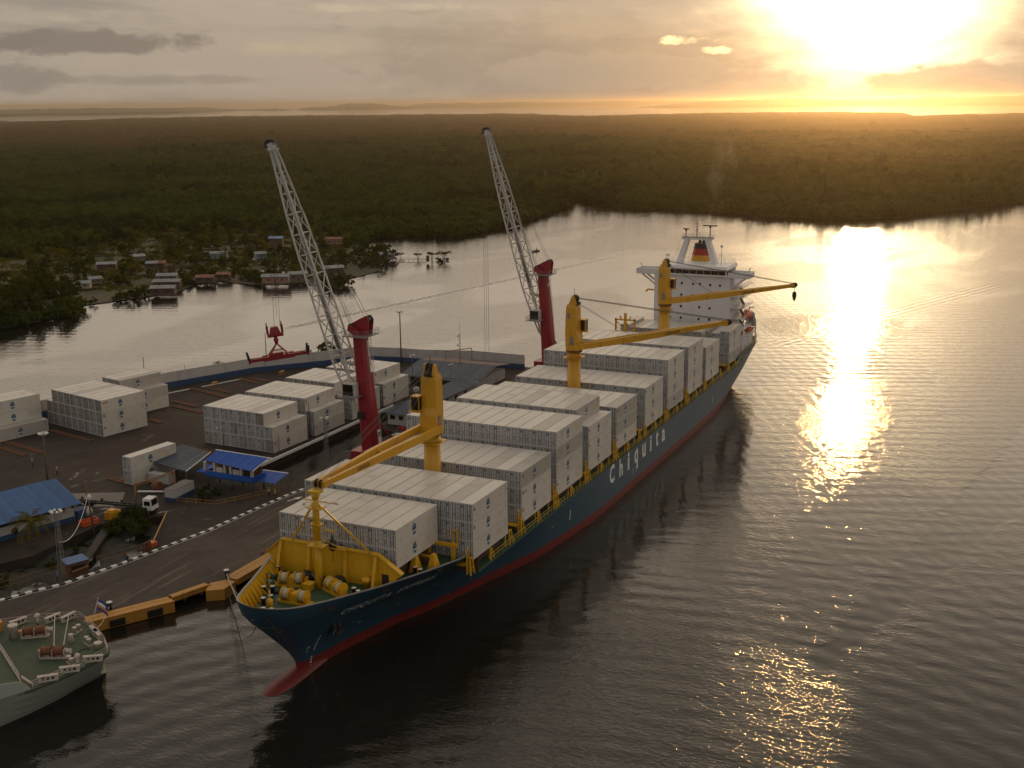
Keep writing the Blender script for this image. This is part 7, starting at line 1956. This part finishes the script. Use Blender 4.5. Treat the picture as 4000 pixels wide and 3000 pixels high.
# canoe-like boats drawn up
AV = HOUSES
CLUMP = [(158, 267), (195, 264), (212, 277), (236, 302), (224, 330), (190, 320), (140, 300)]
scatter('mangrove', 5, CLUMP, 62, 0.8, 1.25, 'leafy mangrove tree in the dense clump at the left shore', 'mangroves at the left shore', mind=3.4, avoid=AV)
INNER = [(250, 300), (262, 350), (310, 415), (360, 420), (438, 432), (466, 395), (458, 335), (442, 292), (410, 275), (350, 240), (310, 235), (300, 250), (270, 290)]
scatter('palm', 4, INNER, 90, 0.75, 1.2, 'slender coconut palm', 'palms among the houses', mind=5.5, avoid=AV, near=True)
scatter('shrub', 3, INNER, 170, 0.8, 1.7, 'round green shrub', 'shrubs among the houses', mind=2.8, avoid=AV, near=True)
scatter('mangrove', 5, INNER, 80, 0.55, 0.95, 'small mangrove tree', 'trees among the houses', mind=5, avoid=AV, near=True)
scatter('palm', 4, [(238, 330), (300, 420), (262, 420), (215, 340)], 12, 0.9, 1.2, 'sunlit coconut palm behind the left mangrove clump', 'palms behind the clump', mind=6)
scatter('shrub', 3, [(198, 262), (212, 272), (236, 264), (250, 262), (246, 268), (218, 280)], 12, 1.0, 1.7, 'shrub at the water edge left of the grey roofed houses', 'waterside shrubs', mind=2.6, avoid=[(243, 259, 5)])
scatter('shrub', 3, [(280, 242), (287, 240), (292, 262), (284, 265), (268, 269), (272, 276), (300, 252)], 16, 1.1, 1.9, 'shrub at the water edge left of the pink house', 'waterside shrubs', mind=2.8)
scatter('shrub', 3, [(284, 199), (294, 200), (308, 214), (300, 221), (292, 222)], 14, 1.3, 2.0, 'dense low mangrove bush on the point below the boom', 'bushes on the point', mind=2.4)
scatter('mangrove', 5, [(330, 214), (345, 214), (374, 230), (388, 236), (398, 262), (372, 258), (345, 240)], 14, 0.45, 0.75, 'mangrove tree between the jetty and the village', 'mangroves near the jetty', mind=5, avoid=[(375.5, 231, 4)])
scatter('shrub', 3, [(330, 214), (345, 214), (374, 230), (388, 236), (398, 262), (372, 258), (345, 240)], 18, 1.0, 1.7, 'low bush between the jetty and the village', 'bushes near the jetty', mind=3)
tree('umbrella', 0, (386.5, 204.5, -0.2), 1.05, 0.4, 'largest flat topped mangrove standing in water beyond the jetty', None)
tree('umbrella', 1, (382.5, 209.0, -0.2), 0.8, 1.9, 'middle flat topped mangrove standing in water beyond the jetty', None)
tree('umbrella', 1, (383.5, 217.5, -0.2), 0.62, 2.9, 'small thin mangrove standing in water beside the jetty planks', None)
tree('umbrella', 0, (389.0, 231.0, -0.2), 0.55, 4.0, 'lone thin mangrove behind the land end of the jetty', None)
scatter('shrub', 3, [(376, 203), (380, 201), (392, 204), (386, 210)], 5, 0.7, 1.1, 'low bush at the foot of the tree island', 'bushes on the islet', mind=1.6, z=-0.2)
# puddles on the low village ground
b = MB(); rp = random.Random(9)
for cx_, cy_, n_ in ((360, 330, 9), (375, 345, 8), (318, 262, 7), (330, 300, 6), (300, 296, 4), (352, 305, 5), (400, 320, 5)):
    for i in range(n_):
        x, y, r = cx_+rp.uniform(-14, 14), cy_+rp.uniform(-12, 12), rp.uniform(1.2, 4.2)
        b.poly([(x+cos(2*pi*k/11)*r*rp.uniform(.6, 1.2)*0.8, y+sin(2*pi*k/11)*r*rp.uniform(.6, 1.2)*1.3, 0.27+0.0008*i) for k in range(11)])
MPUD = mat('still_water', (0.014, 0.013, 0.010), 0.07, var=0.0); tag(b.build('marsh_pool_water', MPUD, fix=True), kind='structure')
# grass tufts over the village ground
SRC2 = bpy.data.collections.new('tuft_sources')
for k in range(3):
    rnd = random.Random(700+k); b = MB()
    for i in range(26):
        a = rnd.uniform(0, 6.28); r = rnd.uniform(0, 0.7); p = Vector((cos(a)*r, sin(a)*r, 0)); t2 = p+Vector((rnd.uniform(-.4, .4), rnd.uniform(-.4, .4), rnd.uniform(.3, .8))); sd = Vector((rnd.uniform(-1, 1), rnd.uniform(-1, 1), 0)).normalized()*0.12
        b.poly([p-sd, p+sd, t2])
    SRC2.objects.link(bpy.data.objects.new('grass_tuft', b.mesh('grass_tuft', MPALM)))
gp = []
rg = random.Random(31); AREA = [(240, 300), (256, 366), (304, 420), (362, 424), (440, 435), (468, 395), (460, 335), (446, 289), (405, 274), (345, 236), (305, 225), (290, 262), (255, 270)]
while len(gp) < 5200:
    x, y = rg.uniform(235, 470), rg.uniform(222, 436)
    if in_poly(x, y, AREA) and sin(x*0.11)*sin(y*0.13+x*0.05) > -0.35: gp.append((x, y, 0.25, rg.uniform(.7, 1.8), rg.uniform(.6, 1.6), rg.uniform(0, 6.28)))
me = bpy.data.meshes.new('marsh_grass'); me.from_pydata([p[:3] for p in gp], [], [])
at = me.attributes.new('sc', 'FLOAT_VECTOR', 'POINT'); at.data.foreach_set('vector', [c for p in gp for c in (p[3], p[3], p[4])])
at = me.attributes.new('rz', 'FLOAT', 'POINT'); at.data.foreach_set('value', [p[5] for p in gp])
gr = link('marsh_grass', me); tag(gr, 'rough grass between the stilt houses', 'grass', kind='stuff')
ng2 = ng.copy()
for nd in ng2.nodes:
    if nd.bl_idname == 'GeometryNodeCollectionInfo': nd.inputs['Collection'].default_value = SRC2
    if nd.bl_idname == 'FunctionNodeRandomValue':
        for s in nd.inputs:
            if s.name == 'Max' and s.type == 'INT': s.default_value = 2
gr.modifiers.new('scatter', 'NODES').node_group = ng2

# port greenery
tree('palm', 3, (6.3, 83.0, 0.9), 1.05, 0.5, 'big dark palm in front of the long workshop', None)
tree('palm', 2, (127.2, 139.0, LAND-0.3), 0.85, 1.2, 'coconut palm peeping over the perimeter wall', None)
tree('mangrove', 2, (157.5, 121.5, LAND-0.3), 0.95, 2.0, 'leafy tree behind the wall and the hanging spreader', None)
tree('shrub', 0, (152.0, 124.5, LAND+2.6), 0.6, 2.0, 'small bush tip showing over the wall beside the leafy tree', None)
for i, (x, y, s_) in enumerate(((25.0, 75.2, 1.3), (22.8, 76.6, 1.4), (20.4, 76.2, 1.3), (18.4, 77.6, 1.0), (26.6, 77.0, 1.1), (23.4, 73.4, 1.0), (21.0, 73.2, 0.9))):
    tree('shrub', i % 3, (x, y, 0.5), s_, i*1.1, 'round bush in the thicket between truck and pond', 'thicket between truck and pond')
for i, (x, y, s_) in enumerate(((40.0, 73.0, 0.9), (38.6, 71.2, 0.8), (42.2, 71.6, 0.7), (9.0, 76.5, 0.7), (3.0, 75.5, 0.8), (-6.0, 77, 0.9))):
    tree('shrub', (i+1) % 3, (x, y, LAND-0.1 if i < 3 else 0.2), s_, i*1.7, 'scrubby bush in the sunken lot before the gatehouse' if i < 3 else 'dark bush on the marsh beside the workshop', 'bushes in the lot' if i < 3 else 'bushes on the marsh')

# ================================================================== YACHTS in the creek
MHULLW = mat('yacht_white', (0.55, 0.53, 0.50), 0.4)
for i, (x, y, h_) in enumerate(((904, 405, 13), (905, 402, 13), (890, 392, 9), (897, 369, 15.5), (898, 366, 9), (878, 343, 10), (882, 328, 13.5), (883, 325, 17), (884, 323, 13), (885, 318, 10), (886, 316, 13), (887, 313.5, 15.5))):
    Yt = thing('sailing_yacht', 'moored white yacht with bare mast, %s from the left in the creek' % ORD[i], 'yacht', (x, y, 0), radians(120+37*i % 60), 'yachts moored in the creek')
    b = MB(); b.hexa([(-4.5, -0.7, -0.3), (3.0, -1.0, -0.3), (3.0, 1.0, -0.3), (-4.5, 0.7, -0.3), (-5.2, -1.1, 1.1), (6.0, -0.2, 1.3), (6.0, 0.2, 1.3), (-5.2, 1.1, 1.1)]); b.build('yacht_hull', MHULLW, Yt)
    b = MB(); b.box(-2.0, 2.0, -0.8, 0.8, 1.1, 1.75); b.build('cabin', MHULLW, Yt)
    b = MB(); b.tube((0.8, 0, 1.1), (0.8, 0, h_), 0.12, 0.09, 6); b.tube((0.8, 0, 2.6), (-3.6, 0, 2.8), 0.14, n=6); b.build('mast', MHULLW, Yt)
MT = thing('motor_boat', 'white cabin motor boat nearest the creek mouth', 'boat', (826, 303, 0), 0.6)
b = MB(); b.hexa([(-4, -1.0, -0.2), (3, -1.2, -0.2), (3, 1.2, -0.2), (-4, 1.0, -0.2), (-4.4, -1.6, 1.3), (5, -0.3, 1.6), (5, 0.3, 1.6), (-4.4, 1.6, 1.3)]); b.build('boat_hull', MHULLW, MT)
b = MB(); b.box(-2.5, 1.5, -1.2, 1.2, 1.3, 3.0); b.box(-3.0, 2.0, -1.4, 1.4, 3.6, 3.75)
for x in (-2.8, 1.8):
    for y in (-1.3, 1.3): b.tube((x, y, 1.2), (x, y, 3.6), 0.05, n=4)
b.build('boat_cabin', MHULLW, MT)
FBt = thing('motor_launch', 'dark motor launch crossing the open basin behind the far crane', 'boat', (437, 176.5, 0), 2.9)
b = MB(); b.hexa([(-2.6, -0.6, -0.1), (2.0, -0.5, -0.1), (2.0, 0.5, -0.1), (-2.6, 0.6, -0.1), (-2.8, -0.8, 0.6), (3.0, -0.15, 0.8), (3.0, 0.15, 0.8), (-2.8, 0.8, 0.6)]); b.build('launch_hull', MBLACK, FBt)
b = MB(); b.lathe((-1.0, 0, 0.5), [(0.3, 0), (0.28, 0.8), (0.1, 1.0), (0.14, 1.2), (0.05, 1.35)], 8); b.build('helmsman', MBLACK, FBt)

# ================================================================== PEOPLE
def person_mesh(pose, shirt, trousers, skinm):
    """one skinned body; joints as connected edges with a radius each"""
    st_ = 0.32 if pose == 'walk' else 0.10
    J = {'pelvis': (0, 0, 0.95, .14), 'waist': (0, 0, 1.10, .125), 'chest': (0.02, 0, 1.32, .15), 'neck': (0.02, 0, 1.50, .055), 'head': (0.04, 0, 1.62, .095), 'crown': (0.03, 0, 1.73, .08),
         'hl': (0, .10, .90, .10), 'kl': (st_*.55, .11, .50, .065), 'al': (st_*.6, .11, .09, .045), 'tl': (st_*.6+.16, .12, .04, .04),
         'hr': (0, -.10, .90, .10), 'kr': (-st_*.1, -.11, .50, .065), 'ar': (-st_*.9, -.11, .10, .045), 'tr': (-st_*.9+.16, -.12, .04, .04),
         'sl': (0.01, .19, 1.42, .07), 'el': (-.08, .26, 1.14, .05), 'wl': (.05, .28, .90, .035), 'fl': (.09, .28, .80, .03),
         'sr': (0.01, -.19, 1.42, .07), 'er': (.06, -.26, 1.14, .05), 'wr': (.2, -.24, .95, .035), 'fr': (.26, -.23, .88, .03)}
    E_ = [('pelvis', 'waist'), ('waist', 'chest'), ('chest', 'neck'), ('neck', 'head'), ('head', 'crown'), ('pelvis', 'hl'), ('hl', 'kl'), ('kl', 'al'), ('al', 'tl'), ('pelvis', 'hr'), ('hr', 'kr'), ('kr', 'ar'), ('ar', 'tr'),
          ('chest', 'sl'), ('sl', 'el'), ('el', 'wl'), ('wl', 'fl'), ('chest', 'sr'), ('sr', 'er'), ('er', 'wr'), ('wr', 'fr')]
    ks = list(J); me = bpy.data.meshes.new('person_rig'); me.from_pydata([J[k][:3] for k in ks], [(ks.index(a), ks.index(c)) for a, c in E_], [])
    o = bpy.data.objects.new('person_rig', me); COL.objects.link(o); o.modifiers.new('s', 'SKIN')
    for i, k in enumerate(ks):
        sv = me.skin_vertices[0].data[i]; sv.radius = (J[k][3], J[k][3]); sv.use_root = k == 'pelvis'
    o.modifiers.new('d', 'SUBSURF').levels = 1
    dg = bpy.context.evaluated_depsgraph_get(); out = bpy.data.meshes.new_from_object(o.evaluated_get(dg)); bpy.data.objects.remove(o)
    out.materials.clear()
    for mm in (trousers, shirt, skinm, MBLACK): out.materials.append(mm)
    for p in out.polygons:
        c = p.center; p.use_smooth = True
        p.material_index = 3 if c.z < 0.12 else (2 if c.z > 1.50 or (abs(c.y) > .2 and c.z < 1.08) else (1 if c.z > 1.0 else 0))
    out.name = 'person_body'
    return out
MDK = mat('cloth_dark', (0.02, 0.02, 0.03), 0.9); MNVY = mat('cloth_navy', (0.02, 0.03, 0.07), 0.9); MHV = mat('vest_lime', (0.30, 0.50, 0.06), 0.7); MMAR = mat('cloth_maroon', (0.16, 0.02, 0.02), 0.9); MHELB = mat('helmet_blue', (0.05, 0.12, 0.3), 0.5)
for x, y, rz, pose, sh, tr_, hm, lab in ((41.3, 119.9, 2.2, 'stand', MMAR, MDK, MWHITE, 'worker in white helmet and dark clothes, left of the yard pair'), (39.0, 110.6, -0.8, 'walk', MMAR, MDK, MWHITE, 'worker in white helmet walking, right of the yard pair'),
                                         (6.9, 62.0, 0.3, 'walk', MNVY, MNVY, MORANGE, 'worker in navy overalls walking along the painted kerb'), (45.7, 61.4, 1.0, 'stand', MHV, MDK, MHV, 'worker in lime vest at the fence corner'),
                                         (45.2, 59.5, 2.6, 'stand', MHV, MDK, MHV, 'worker in lime vest standing on the kerb'), (-3.6, 67.2, -1.2, 'stand', MHELB, MDK, MHELB, 'worker in blue beside the lattice light mast')):
    P_ = thing('person', lab, 'person', (x, y, LAND if x < 45.6 or y > 60 else LAND), rz, None)
    link('person_body', person_mesh(pose, sh, tr_, MSKIN), P_)
    b = MB(); b.lathe((0.035, 0, 1.70), [(0.15, -0.03), (0.135, 0.0), (0.12, 0.07), (0.07, 0.13), (0.01, 0.15)], 12); b.build('helmet', hm, P_)
    if sh is MHV or sh is MMAR:
        b = MB(); b.lathe((0.02, 0, 1.12), [(0.165, 0.08), (0.17, 0.11), (0.165, 0.14)], 12); b.build('reflective_band', MWHITE, P_)

# ================================================================== smoke from the funnel
b = MB(); b.sm = True; nn_ = 14
prof = [(187.5, 14.0, 40.0, 0.5), (187.2, 12.6, 43.5, 1.5), (186.8, 11.6, 48, 2.4), (186.2, 11.0, 53, 3.2), (186, 10.0, 59, 4.2), (186, 8.6, 65, 4.6), (186, 7.6, 70, 3.0)]
for x, y, z, r in prof:
    for k in range(nn_): q = 2*pi*k/nn_; b.v.append((x+cos(q)*r, y+sin(q)*r, z))
for i in range(len(prof)-1):
    for k in range(nn_): b.face(i*nn_+k, i*nn_+(k+1) % nn_, (i+1)*nn_+(k+1) % nn_, (i+1)*nn_+k)
b.face(*reversed(range(nn_))); b.face(*range((len(prof)-1)*nn_, len(prof)*nn_))
MSMOKE = bpy.data.materials.new('funnel_smoke'); MSMOKE.use_nodes = True
t = MSMOKE.node_tree; t.nodes.clear(); n = NT(t); g = n.n('ShaderNodeNewGeometry')
nzs = n.smooth(n.noise(n.mapping(g.outputs['Position'], scale=(1, 1, 0.6)), 0.28, 3, 0.6, 0.5), 0.46, 0.72)
pv = n.n('ShaderNodeVolumePrincipled'); pv.inputs['Color'].default_value = (0.8, 0.74, 0.66, 1); pv.inputs['Anisotropy'].default_value = 0.4
n.put(pv.inputs['Density'], n.math('MULTIPLY', nzs, 0.035)); ou = n.n('ShaderNodeOutputMaterial'); t.links.new(pv.outputs[0], ou.inputs['Volume'])
tag(b.build('funnel_smoke', MSMOKE, fix=True), 'thin smoke drifting up from the ship funnel', 'smoke', kind='stuff')
